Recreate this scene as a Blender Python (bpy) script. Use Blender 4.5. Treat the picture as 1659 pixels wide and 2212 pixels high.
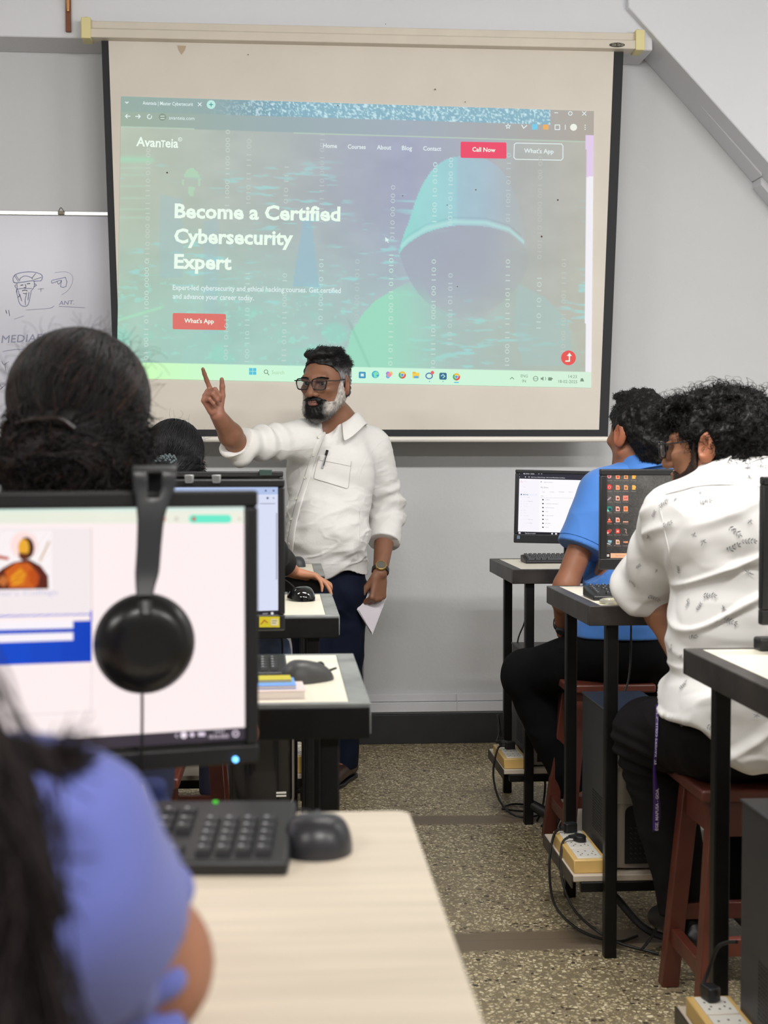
import bpy, bmesh, math, random
import numpy as np
from mathutils import Vector, Matrix

SC = bpy.context.scene
COL = SC.collection
for _o in list(bpy.data.objects):
    bpy.data.objects.remove(_o, do_unlink=True)
random.seed(7)
RNG = np.random.default_rng(11)

# ---------------------------------------------------------------- camera
FPX, CX, CY, CAMH = 3000.0, 829.5, 1106.0, 1.29
YAW, PIT = math.atan(214.5 / FPX), math.atan(109.0 / FPX)
cam_d = bpy.data.cameras.new('camera')
cam = bpy.data.objects.new('camera', cam_d)
COL.objects.link(cam)
cam.location = (0, 0, CAMH)
cam.rotation_euler = (math.pi / 2 - PIT, 0, -YAW)
cam_d.sensor_width = 36.0
cam_d.lens = FPX / 2212.0 * 36.0
cam_d.clip_start = 0.05
cam_d.dof.use_dof = True
cam_d.dof.focus_distance = 4.9
cam_d.dof.aperture_fstop = 6.2
SC.camera = cam

# ---------------------------------------------------------------- world, exposure, lamps
SC.view_settings.view_transform = 'Standard'
SC.view_settings.look = 'None'
SC.view_settings.gamma = 1.0
SC.view_settings.use_curve_mapping = False
SC.view_settings.exposure = 0.0
world = bpy.data.worlds.new('room_air')
SC.world = world
world.use_nodes = True
world.node_tree.nodes['Background'].inputs[0].default_value = (0.80, 0.88, 1.0, 1)
world.node_tree.nodes['Background'].inputs[1].default_value = 0.15


def tube_light(name, x, y, z, lx, ly, power, tilt=0.0, color=(1.0, 0.98, 0.95)):
    d = bpy.data.lights.new(name, 'AREA')
    d.shape = 'RECTANGLE'
    d.size, d.size_y = lx, ly
    d.energy = power
    d.color = color
    o = bpy.data.objects.new(name, d)
    o.location = (x, y, z)
    o.rotation_euler = (math.radians(tilt), 0, 0)
    COL.objects.link(o)
    return o


# hanging fluorescent tubes: one row in front of the screen wall, one above the camera
for _x, _p in ((0.6, 52), (-1.9, 36), (2.7, 54)):
    tube_light('hanging_tube', _x, 2.55, 2.80, 1.25, 0.10, _p, 42)
for _x, _p in ((0.5, 44), (-2.0, 34), (2.5, 44)):
    tube_light('hanging_tube', _x, -0.6, 2.85, 1.25, 0.10, _p, 20)


# ---------------------------------------------------------------- pixel geometry of the photograph
def _axes():
    fw = np.array([math.sin(YAW) * math.cos(PIT), math.cos(YAW) * math.cos(PIT), -math.sin(PIT)])
    rt = np.array([math.cos(YAW), -math.sin(YAW), 0.0])
    return fw, rt, np.cross(rt, fw)


_FW, _RT, _UP = _axes()
EYE = np.array([0, 0, CAMH])


def ray(px, py):
    return _FW + _RT * ((px - CX) / FPX) - _UP * ((py - CY) / FPX)


def at(px, py, Y):
    r = ray(px, py)
    return EYE + r * (Y / r[1])


def atz(px, py, z):
    r = ray(px, py)
    return EYE + r * ((z - CAMH) / r[2])


def onplane(px, py, p0, n):
    r = ray(px, py)
    t = np.dot(np.array(p0) - EYE, n) / np.dot(r, n)
    return EYE + r * t


def s2l(c):
    c = np.asarray(c, float) / 255.0
    return np.where(c <= 0.04045, c / 12.92, ((c + 0.055) / 1.055) ** 2.4)


def S(r, g, b):
    return tuple(float(v) for v in s2l([r, g, b])) + (1.0,)


# ---------------------------------------------------------------- materials
def mat(name, color=(0.5, 0.5, 0.5, 1), rough=0.6, metal=0.0, spec=0.5, bump=None, vary=None, attr=False, coat=0.0,
        trans=0.0, sss=0.0, sheen=0.0, emit=0.0):
    m = bpy.data.materials.new(name)
    m.use_nodes = True
    nt = m.node_tree
    b = nt.nodes['Principled BSDF']
    b.inputs['Base Color'].default_value = color
    b.inputs['Roughness'].default_value = rough
    b.inputs['Metallic'].default_value = metal
    b.inputs['Specular IOR Level'].default_value = spec
    b.inputs['Coat Weight'].default_value = coat
    b.inputs['Transmission Weight'].default_value = trans
    b.inputs['Sheen Weight'].default_value = sheen
    if sss:
        b.inputs['Subsurface Weight'].default_value = sss
        b.inputs['Subsurface Radius'].default_value = (0.012, 0.005, 0.003)
        b.inputs['Subsurface Scale'].default_value = 0.5
    tc = nt.nodes.new('ShaderNodeTexCoord')
    src = None
    if attr:
        a = nt.nodes.new('ShaderNodeAttribute')
        a.attribute_name = 'Col'
        src = a.outputs['Color']
        nt.links.new(src, b.inputs['Base Color'])
    if vary:
        sc, amt = vary[0], vary[1]
        n = nt.nodes.new('ShaderNodeTexNoise')
        n.inputs['Scale'].default_value = sc
        n.inputs['Detail'].default_value = 6
        mp = nt.nodes.new('ShaderNodeMapping')
        if len(vary) > 2:
            mp.inputs['Scale'].default_value = vary[2]
        nt.links.new(tc.outputs['Object'], mp.inputs['Vector'])
        nt.links.new(mp.outputs['Vector'], n.inputs['Vector'])
        rmp = nt.nodes.new('ShaderNodeMapRange')
        rmp.inputs['From Min'].default_value = 0.3
        rmp.inputs['From Max'].default_value = 0.7
        rmp.inputs['To Min'].default_value = 1 - amt
        rmp.inputs['To Max'].default_value = 1 + amt
        nt.links.new(n.outputs['Fac'], rmp.inputs['Value'])
        mx = nt.nodes.new('ShaderNodeMix')
        mx.data_type = 'RGBA'
        mx.blend_type = 'MULTIPLY'
        mx.inputs['Factor'].default_value = 1.0
        if src:
            nt.links.new(src, mx.inputs['A'])
        else:
            mx.inputs['A'].default_value = color
        nt.links.new(rmp.outputs['Result'], mx.inputs['B'])
        nt.links.new(mx.outputs['Result'], b.inputs['Base Color'])
    if bump:
        n = nt.nodes.new('ShaderNodeTexNoise')
        n.inputs['Scale'].default_value = bump[0]
        n.inputs['Detail'].default_value = 4
        mp = nt.nodes.new('ShaderNodeMapping')
        if len(bump) > 3:
            mp.inputs['Scale'].default_value = bump[3]
        nt.links.new(tc.outputs['Object'], mp.inputs['Vector'])
        nt.links.new(mp.outputs['Vector'], n.inputs['Vector'])
        bp = nt.nodes.new('ShaderNodeBump')
        bp.inputs['Strength'].default_value = bump[1]
        bp.inputs['Distance'].default_value = bump[2]
        nt.links.new(n.outputs['Fac'], bp.inputs['Height'])
        nt.links.new(bp.outputs['Normal'], b.inputs['Normal'])
    return m


def emit_attr_mat(name, strength=1.0, base=0.0, rough=0.5):
    """a lit display: emits the colours stored on its mesh"""
    m = bpy.data.materials.new(name)
    m.use_nodes = True
    nt = m.node_tree
    b = nt.nodes['Principled BSDF']
    b.inputs['Base Color'].default_value = (base, base, base, 1)
    b.inputs['Roughness'].default_value = rough
    b.inputs['Specular IOR Level'].default_value = 0.2
    a = nt.nodes.new('ShaderNodeAttribute')
    a.attribute_name = 'Col'
    nt.links.new(a.outputs['Color'], b.inputs['Emission Color'])
    b.inputs['Emission Strength'].default_value = strength
    return m


# ---------------------------------------------------------------- value noise in numpy
def _hash(i, j, k, seed):
    h = (i * 374761393 + j * 668265263 + k * 2147483647 + seed * 974634777) & 0xFFFFFFFF
    h = ((h ^ (h >> 13)) * 1274126177) & 0xFFFFFFFF
    h = h ^ (h >> 16)
    return (h & 0xFFFF) / 65535.0


def vnoise(P, seed=0):
    P = np.asarray(P, float)
    I = np.floor(P).astype(np.int64)
    f = P - I
    f = f * f * (3 - 2 * f)
    out = 0
    for dx in (0, 1):
        wx = f[..., 0] if dx else 1 - f[..., 0]
        for dy in (0, 1):
            wy = f[..., 1] if dy else 1 - f[..., 1]
            for dz in (0, 1):
                wz = f[..., 2] if dz else 1 - f[..., 2]
                out = out + wx * wy * wz * _hash(I[..., 0] + dx, I[..., 1] + dy, I[..., 2] + dz, seed)
    return out * 2 - 1


def fbm(P, seed=0, oct=3):
    a, s, out = 1.0, 1.0, 0
    for o in range(oct):
        out = out + a * vnoise(np.asarray(P) * s, seed + o * 17)
        a *= 0.5
        s *= 2.03
    return out


def smooth01(x, a, b):
    t = np.clip((x - a) / (b - a), 0, 1)
    return t * t * (3 - 2 * t)


# ---------------------------------------------------------------- mesh collector
class MB:
    """collects shapes (world or local coordinates); build() links them as ONE mesh object"""

    def __init__(self):
        self.v, self.f, self.c, self.n = [], [], [], 0

    def add(self, verts, faces, col=None):
        verts = np.asarray(verts, float).reshape(-1, 3)
        for fc in faces:
            self.f.append([int(i) + self.n for i in fc])
        self.v.append(verts)
        c = np.ones((len(verts), 4))
        if col is not None:
            col = np.asarray(col, float)
            c[:, :3] = col[..., :3]
        self.c.append(c)
        self.n += len(verts)
        return self

    def box(self, lo, hi, M=None, col=None):
        x0, y0, z0 = lo
        x1, y1, z1 = hi
        v = np.array([(x, y, z) for x in (x0, x1) for y in (y0, y1) for z in (z0, z1)], float)
        if M is not None:
            v = xf(M, v)
        f = [(0, 1, 3, 2), (4, 6, 7, 5), (0, 4, 5, 1), (2, 3, 7, 6), (0, 2, 6, 4), (1, 5, 7, 3)]
        return self.add(v, f, col)

    def quad(self, a, b, c, d, col=None):
        return self.add([a, b, c, d], [(0, 1, 2, 3)], col)

    def prism(self, poly, z0, z1, M=None, col=None):
        n = len(poly)
        v = np.array([(x, y, z0) for x, y in poly] + [(x, y, z1) for x, y in poly], float)
        if M is not None:
            v = xf(M, v)
        f = [tuple(range(n))[::-1], tuple(range(n, 2 * n))]
        f += [(i, (i + 1) % n, n + (i + 1) % n, n + i) for i in range(n)]
        return self.add(v, f, col)

    def tube(self, pts, r, n=8, col=None, cap=True):
        pts = np.asarray(pts, float)
        m = len(pts)
        rs = np.full(m, r) if np.isscalar(r) else np.asarray(r, float)
        t = np.gradient(pts, axis=0)
        t /= np.linalg.norm(t, axis=1)[:, None] + 1e-12
        u = np.cross(t[0], [0, 0, 1.0])
        if np.linalg.norm(u) < 1e-3:
            u = np.cross(t[0], [1.0, 0, 0])
        u /= np.linalg.norm(u)
        V = []
        for i in range(m):
            u = u - t[i] * np.dot(u, t[i])
            u /= np.linalg.norm(u) + 1e-12
            w = np.cross(t[i], u)
            for k in range(n):
                a = 2 * math.pi * k / n
                V.append(pts[i] + rs[i] * (math.cos(a) * u + math.sin(a) * w))
        F = []
        for i in range(m - 1):
            for k in range(n):
                F.append((i * n + k, i * n + (k + 1) % n, (i + 1) * n + (k + 1) % n, (i + 1) * n + k))
        if cap:
            F.append(tuple(range(n))[::-1])
            F.append(tuple((m - 1) * n + k for k in range(n)))
        return self.add(V, F, col)

    def lathe(self, prof, n=24, M=None, col=None, closed=False):
        V, F = [], []
        for r, z in prof:
            for k in range(n):
                a = 2 * math.pi * k / n
                V.append((r * math.cos(a), r * math.sin(a), z))
        m = len(prof)
        for i in range(m - 1 + (1 if closed else 0)):
            j = (i + 1) % m
            for k in range(n):
                F.append((i * n + k, i * n + (k + 1) % n, j * n + (k + 1) % n, j * n + k))
        if not closed:
            F.append(tuple(range(n))[::-1])
            F.append(tuple((m - 1) * n + k for k in range(n)))
        V = np.array(V)
        if M is not None:
            V = xf(M, V)
        return self.add(V, F, col)

    def grid(self, nu, nv, fn, col=None):
        """fn(u, v) arrays -> (N,3); col likewise"""
        u, v = np.meshgrid(np.linspace(0, 1, nu), np.linspace(0, 1, nv))
        P = fn(u.ravel(), v.ravel())
        c = col(u.ravel(), v.ravel()) if callable(col) else col
        F = []
        for j in range(nv - 1):
            b = j * nu
            for i in range(nu - 1):
                F.append((b + i, b + nu + i, b + nu + i + 1, b + i + 1))
        return self.add(P, F, c)

    def build(self, name, m=None, parent=None, origin=None, bevel=0.0, seg=2, smooth=35, solid=0.0, subd=0, offset=0.0):
        V = np.concatenate(self.v) if self.v else np.zeros((0, 3))
        C = np.concatenate(self.c)
        return mesh_obj(name, V, self.f, C, m, parent, origin, bevel, seg, smooth, solid, subd, offset)


def xf(M, v):
    M = np.array(M)
    return v @ M[:3, :3].T + M[:3, 3]


def mesh_obj(name, V, F, C, m, parent=None, origin=None, bevel=0, seg=2, smooth=35, solid=0, subd=0, offset=0.0):
    me = bpy.data.meshes.new(name)
    V = np.asarray(V, float)
    if origin is not None:
        V = V - np.asarray(origin, float)
    if isinstance(F, np.ndarray):
        me.vertices.add(len(V))
        me.vertices.foreach_set('co', V.astype(np.float32).ravel())
        nf = len(F)
        me.loops.add(nf * F.shape[1])
        me.loops.foreach_set('vertex_index', F.astype(np.int32).ravel())
        me.polygons.add(nf)
        me.polygons.foreach_set('loop_start', np.arange(0, nf * F.shape[1], F.shape[1], dtype=np.int32))
        me.update(calc_edges=True)
        me.validate()
    else:
        me.from_pydata(V.tolist(), [], F)
        me.update()
    if C is not None:
        a = me.color_attributes.new('Col', 'FLOAT_COLOR', 'POINT')
        a.data.foreach_set('color', np.asarray(C, np.float32).ravel())
    if smooth:
        me.polygons.foreach_set('use_smooth', np.ones(len(me.polygons), bool))
        if smooth < 180:
            me.set_sharp_from_angle(angle=math.radians(smooth))
    if m is not None:
        me.materials.append(m)
    o = bpy.data.objects.new(name, me)
    COL.objects.link(o)
    if parent is not None:
        o.parent = parent
    elif origin is not None:
        o.location = origin
    if solid:
        md = o.modifiers.new('thickness', 'SOLIDIFY')
        md.thickness = solid
        md.offset = offset
    if bevel:
        md = o.modifiers.new('edges', 'BEVEL')
        md.width = bevel
        md.segments = seg
        md.limit_method = 'ANGLE'
    if subd:
        md = o.modifiers.new('subdivision', 'SUBSURF')
        md.levels = md.render_levels = subd
    return o


def tag(o, label=None, cat=None, group=None, kind=None):
    if label:
        o['label'] = label
    if cat:
        o['category'] = cat
    if group:
        o['group'] = group
    if kind:
        o['kind'] = kind
    return o


def thing(name, label, cat, loc=(0, 0, 0), rz=0.0, group=None):
    o = bpy.data.objects.new(name, None)
    o.empty_display_size = 0.1
    COL.objects.link(o)
    o.location = loc
    o.rotation_euler = (0, 0, rz)
    return tag(o, label, cat, group)


def copy_tree(o, parent=None):
    c = o.copy()
    COL.objects.link(c)
    if parent is not None:
        c.parent = parent
    for ch in list(o.children):
        copy_tree(ch, c)
    return c


def rotm(rz=0, rx=0, ry=0, loc=(0, 0, 0)):
    return np.array(Matrix.Translation(loc) @ Matrix.Rotation(rz, 4, 'Z') @ Matrix.Rotation(ry, 4, 'Y') @ Matrix.Rotation(rx, 4, 'X'))


def spline(pts, n=24):
    """Catmull-Rom through pts"""
    p = np.asarray(pts, float)
    p = np.vstack([2 * p[0] - p[1], p, 2 * p[-1] - p[-2]])
    out = []
    m = len(p) - 3
    for i in range(m):
        p0, p1, p2, p3 = p[i:i + 4]
        k = max(2, n // m)
        for t in np.linspace(0, 1, k, endpoint=(i == m - 1)):
            out.append(0.5 * ((2 * p1) + (-p0 + p2) * t + (2 * p0 - 5 * p1 + 4 * p2 - p3) * t ** 2 + (-p0 + 3 * p1 - 3 * p2 + p3) * t ** 3))
    return np.array(out)


# ---------------------------------------------------------------- lettering
_TXT = {}


def glyphs(s, bold=0.0, shear=0.0):
    key = (s, bold, shear)
    if key not in _TXT:
        cu = bpy.data.curves.new('t', 'FONT')
        cu.body = s
        cu.size = 1.0
        cu.offset = bold
        cu.shear = shear
        cu.resolution_u = 2
        ob = bpy.data.objects.new('t', cu)
        COL.objects.link(ob)
        dg = bpy.context.evaluated_depsgraph_get()
        dg.update()
        me = ob.evaluated_get(dg).to_mesh()
        V = np.array([v.co[:] for v in me.vertices]).reshape(-1, 3)
        Fc = [tuple(p.vertices) for p in me.polygons]
        ob.evaluated_get(dg).to_mesh_clear()
        bpy.data.objects.remove(ob, do_unlink=True)
        bpy.data.curves.remove(cu)
        _TXT[key] = (V, Fc)
    return _TXT[key]


def text_px(mb, s, p0, p1, hpx, plane, col, bold=0.0, shear=0.0, vert=None):
    """letters of s from pixel p0 (left end of the baseline) to p1 (right end), capital height hpx; plane(px,py)->point"""
    V, Fc = glyphs(s, bold, shear)
    if not len(V):
        return
    x0, x1 = V[:, 0].min(), V[:, 0].max()
    u = (V[:, 0] - x0) / max(1e-6, x1 - x0)
    w = V[:, 1] / 0.72
    p0, p1 = np.array(p0, float), np.array(p1, float)
    d = p1 - p0
    nrm = np.array([d[1], -d[0]]) / (np.linalg.norm(d) + 1e-9)
    if vert is not None:
        nrm = np.array(vert, float)
    P = [plane(*(p0 + d * a + nrm * hpx * b)) for a, b in zip(u, w)]
    mb.add(P, Fc, col)


def poly_px(mb, pts, plane, col):
    mb.add([plane(*p) for p in pts], [tuple(range(len(pts)))[::-1]], col)


def rect_px(mb, x0, y0, x1, y1, plane, col, sk=0.0, r=0.0):
    """rectangle in picture pixels, horizontals sloping by sk, corners rounded by r"""
    if r <= 0:
        pts = [(x0, y0), (x1, y0 + sk * (x1 - x0)), (x1, y1 + sk * (x1 - x0)), (x0, y1)]
    else:
        pts = []
        for cx, cy, a0 in ((x1 - r, y0 + r, -90), (x1 - r, y1 - r, 0), (x0 + r, y1 - r, 90), (x0 + r, y0 + r, 180)):
            for k in range(5):
                a = math.radians(a0 + k * 22.5)
                x, y = cx + r * math.cos(a), cy + r * math.sin(a)
                pts.append((x, y + sk * (x - x0)))
    poly_px(mb, pts, plane, col)


def disc_px(mb, cx, cy, r, plane, col, n=20):
    poly_px(mb, [(cx + r * math.cos(2 * math.pi * k / n), cy + r * math.sin(2 * math.pi * k / n)) for k in range(n)], plane, col)


def line_px(mb, pts, w, plane, col):
    pts = np.asarray(pts, float)
    for a, b in zip(pts[:-1], pts[1:]):
        d = b - a
        L = np.linalg.norm(d)
        if L < 1e-6:
            continue
        n = np.array([-d[1], d[0]]) / L * w / 2
        e = d / L * w * 0.3
        poly_px(mb, [a - e + n, b + e + n, b + e - n, a - e - n], plane, col)


# ---------------------------------------------------------------- signed-distance modelling
class Field:
    def __init__(self, lo, hi, h):
        self.lo, self.h = np.array(lo, float), h
        self.n = np.ceil((np.array(hi) - self.lo) / h).astype(int) + 1
        self.F = np.full(tuple(self.n), 0.08, np.float32)

    def blk(self, mn, mx, pad):
        i0 = np.clip(np.floor((np.asarray(mn) - pad - self.lo) / self.h).astype(int), 0, self.n - 1)
        i1 = np.clip(np.ceil((np.asarray(mx) + pad - self.lo) / self.h).astype(int) + 1, 1, self.n)
        sl = tuple(slice(a, max(b, a + 1)) for a, b in zip(i0, i1))
        ax = [self.lo[k] + self.h * np.arange(sl[k].start, sl[k].stop) for k in range(3)]
        return sl, ax[0][:, None, None].astype(np.float32), ax[1][None, :, None].astype(np.float32), ax[2][None, None, :].astype(np.float32)

    def mix(self, sl, d, k, op):
        A = self.F[sl]
        if op == 'cut':
            d = -d
            if k > 0:
                t = np.maximum(k - np.abs(A - d), 0) / k
                self.F[sl] = np.maximum(A, d) + t * t * k * 0.25
            else:
                self.F[sl] = np.maximum(A, d)
        else:
            if k > 0:
                t = np.maximum(k - np.abs(A - d), 0) / k
                self.F[sl] = np.minimum(A, d) - t * t * k * 0.25
            else:
                self.F[sl] = np.minimum(A, d)

    def cap(self, a, b, ra, rb=None, k=0.02, op='u', flat=None):
        """tapered capsule; flat=(axis vector, factor) squeezes it along an axis"""
        rb = ra if rb is None else rb
        a, b = np.asarray(a, float), np.asarray(b, float)
        r = max(ra, rb)
        sl, x, y, z = self.blk(np.minimum(a, b) - r, np.maximum(a, b) + r, k + 3 * self.h)
        ab = b - a
        L2 = max(np.dot(ab, ab), 1e-9)
        px, py, pz = x - a[0], y - a[1], z - a[2]
        t = np.clip((px * ab[0] + py * ab[1] + pz * ab[2]) / L2, 0, 1)
        qx, qy, qz = px - t * ab[0], py - t * ab[1], pz - t * ab[2]
        if flat is not None:
            n, fac = np.asarray(flat[0], float), flat[1]
            n = n / np.linalg.norm(n)
            s = qx * n[0] + qy * n[1] + qz * n[2]
            e = (1 / fac - 1) * s
            qx, qy, qz = qx + e * n[0], qy + e * n[1], qz + e * n[2]
        d = np.sqrt(qx * qx + qy * qy + qz * qz) - (ra + t * (rb - ra))
        self.mix(sl, d, k, op)

    def chain(self, pts, rs, k=0.02, flat=None):
        for i in range(len(pts) - 1):
            self.cap(pts[i], pts[i + 1], rs[i], rs[i + 1], k, flat=flat)

    def ell(self, c, r, R=None, k=0.02, op='u'):
        c, r = np.asarray(c, float), np.asarray(r, float)
        R = np.eye(3) if R is None else np.asarray(R)[:3, :3]
        ext = np.sqrt(((R * r[None, :]) ** 2).sum(1))
        sl, x, y, z = self.blk(c - ext, c + ext, k + 3 * self.h)
        px, py, pz = x - c[0], y - c[1], z - c[2]
        q = [(px * R[0, i] + py * R[1, i] + pz * R[2, i]) for i in range(3)]
        k0 = np.sqrt(sum((q[i] / r[i]) ** 2 for i in range(3))) + 1e-6
        k1 = np.sqrt(sum((q[i] / r[i] ** 2) ** 2 for i in range(3))) + 1e-6
        self.mix(sl, k0 * (k0 - 1) / k1, k, op)

    def box(self, c, half, R=None, rad=0.005, k=0.01, op='u'):
        c, half = np.asarray(c, float), np.asarray(half, float)
        R = np.eye(3) if R is None else np.asarray(R)[:3, :3]
        ext = np.abs(R) @ half
        sl, x, y, z = self.blk(c - ext, c + ext, k + 3 * self.h)
        px, py, pz = x - c[0], y - c[1], z - c[2]
        q = [np.abs(px * R[0, i] + py * R[1, i] + pz * R[2, i]) - half[i] + rad for i in range(3)]
        out = np.sqrt(sum(np.maximum(v, 0) ** 2 for v in q))
        ins = np.minimum(np.maximum(np.maximum(q[0], q[1]), q[2]), 0)
        self.mix(sl, out + ins - rad, k, op)

    def halfspace(self, p, n, k=0.0):
        """keeps only the side n points away from"""
        n = np.asarray(n, float)
        n = n / np.linalg.norm(n)
        ax = [self.lo[i] + self.h * np.arange(self.n[i]) for i in range(3)]
        d = ((ax[0] - p[0]) * n[0])[:, None, None] + ((ax[1] - p[1]) * n[1])[None, :, None] + ((ax[2] - p[2]) * n[2])[None, None, :]
        self.F = np.maximum(self.F, d.astype(np.float32))

    def apply(self, fn):
        """fn(F, X, Y, Z) -> F on broadcastable axes"""
        ax = [(self.lo[i] + self.h * np.arange(self.n[i])).astype(np.float32) for i in range(3)]
        self.F = fn(self.F, ax[0][:, None, None], ax[1][None, :, None], ax[2][None, None, :]).astype(np.float32)

    def mesh(self):
        F, h = self.F, self.h
        F[0], F[-1] = 0.05, 0.05
        F[:, 0], F[:, -1] = 0.05, 0.05
        F[:, :, 0], F[:, :, -1] = 0.05, 0.05
        Sg = F < 0
        c = np.zeros(tuple(self.n - 1), np.int8)
        offs = [(i, j, k) for i in (0, 1) for j in (0, 1) for k in (0, 1)]
        for i, j, k in offs:
            c += Sg[i:self.n[0] - 1 + i, j:self.n[1] - 1 + j, k:self.n[2] - 1 + k]
        act = (c > 0) & (c < 8)
        cells = np.argwhere(act)
        idx = np.full(act.shape, -1, np.int32)
        idx[act] = np.arange(len(cells))
        val = np.stack([F[cells[:, 0] + i, cells[:, 1] + j, cells[:, 2] + k] for i, j, k in offs], 1)
        O = np.array(offs, float)
        acc = np.zeros((len(cells), 3))
        cnt = np.zeros(len(cells))
        for a in range(8):
            for b in range(a + 1, 8):
                if np.abs(O[a] - O[b]).sum() != 1:
                    continue
                va, vb = val[:, a], val[:, b]
                m = (va < 0) != (vb < 0)
                t = va[m] / (va[m] - vb[m])
                acc[m] += O[a] + t[:, None] * (O[b] - O[a])
                cnt[m] += 1
        V = self.lo + h * (cells + acc / cnt[:, None])
        Q = []
        for ax in range(3):
            o1, o2 = [(1, 2), (2, 0), (0, 1)][ax]
            A = [slice(None)] * 3
            B = [slice(None)] * 3
            A[ax], B[ax] = slice(0, -1), slice(1, None)
            d = Sg[tuple(A)] != Sg[tuple(B)]
            e = np.argwhere(d)
            e = e[(e[:, o1] > 0) & (e[:, o2] > 0) & (e[:, o1] < self.n[o1] - 1) & (e[:, o2] < self.n[o2] - 1)]
            st = Sg[e[:, 0], e[:, 1], e[:, 2]]

            def cell(a, b):
                t = e.copy()
                t[:, o1] -= a
                t[:, o2] -= b
                return idx[t[:, 0], t[:, 1], t[:, 2]]
            q = np.stack([cell(1, 1), cell(0, 1), cell(0, 0), cell(1, 0)], 1)
            q[~st] = q[~st][:, ::-1]
            Q.append(q)
        return V, np.concatenate(Q)


def vert_normals(V, Q):
    a = V[Q[:, 2]] - V[Q[:, 0]]
    b = V[Q[:, 3]] - V[Q[:, 1]]
    n = np.cross(a, b)
    N = np.zeros_like(V)
    for k in range(4):
        np.add.at(N, Q[:, k], n)
    return N / (np.linalg.norm(N, axis=1)[:, None] + 1e-12)


def relax(V, Q, it=2, lam=0.5):
    e = np.concatenate([Q[:, [0, 1]], Q[:, [1, 2]], Q[:, [2, 3]], Q[:, [3, 0]]])
    deg = np.bincount(e.ravel(), minlength=len(V)).astype(float)
    for _ in range(it):
        acc = np.zeros_like(V)
        for k in range(3):
            acc[:, k] = np.bincount(e[:, 0], V[e[:, 1], k], len(V)) + np.bincount(e[:, 1], V[e[:, 0], k], len(V))
        V = V + lam * (acc / np.maximum(deg, 1)[:, None] - V)
    return V
# ================================================================ THE ROOM
YW = 6.30


def wall_mat(name, c, bump=0.25):
    return mat(name, c, rough=0.75, spec=0.3, bump=(55, bump, 0.004), vary=(1.3, 0.035))


M_wall = wall_mat('wall_paint', S(201, 202, 204))
M_beam = wall_mat('beam_paint', S(214, 215, 220))
M_dado = mat('skirting_black', S(38, 39, 42), rough=0.45, bump=(30, 0.15, 0.003), vary=(6, 0.25))
M_ceil = mat('ceiling_paint', S(225, 225, 225), rough=0.9)


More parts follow.
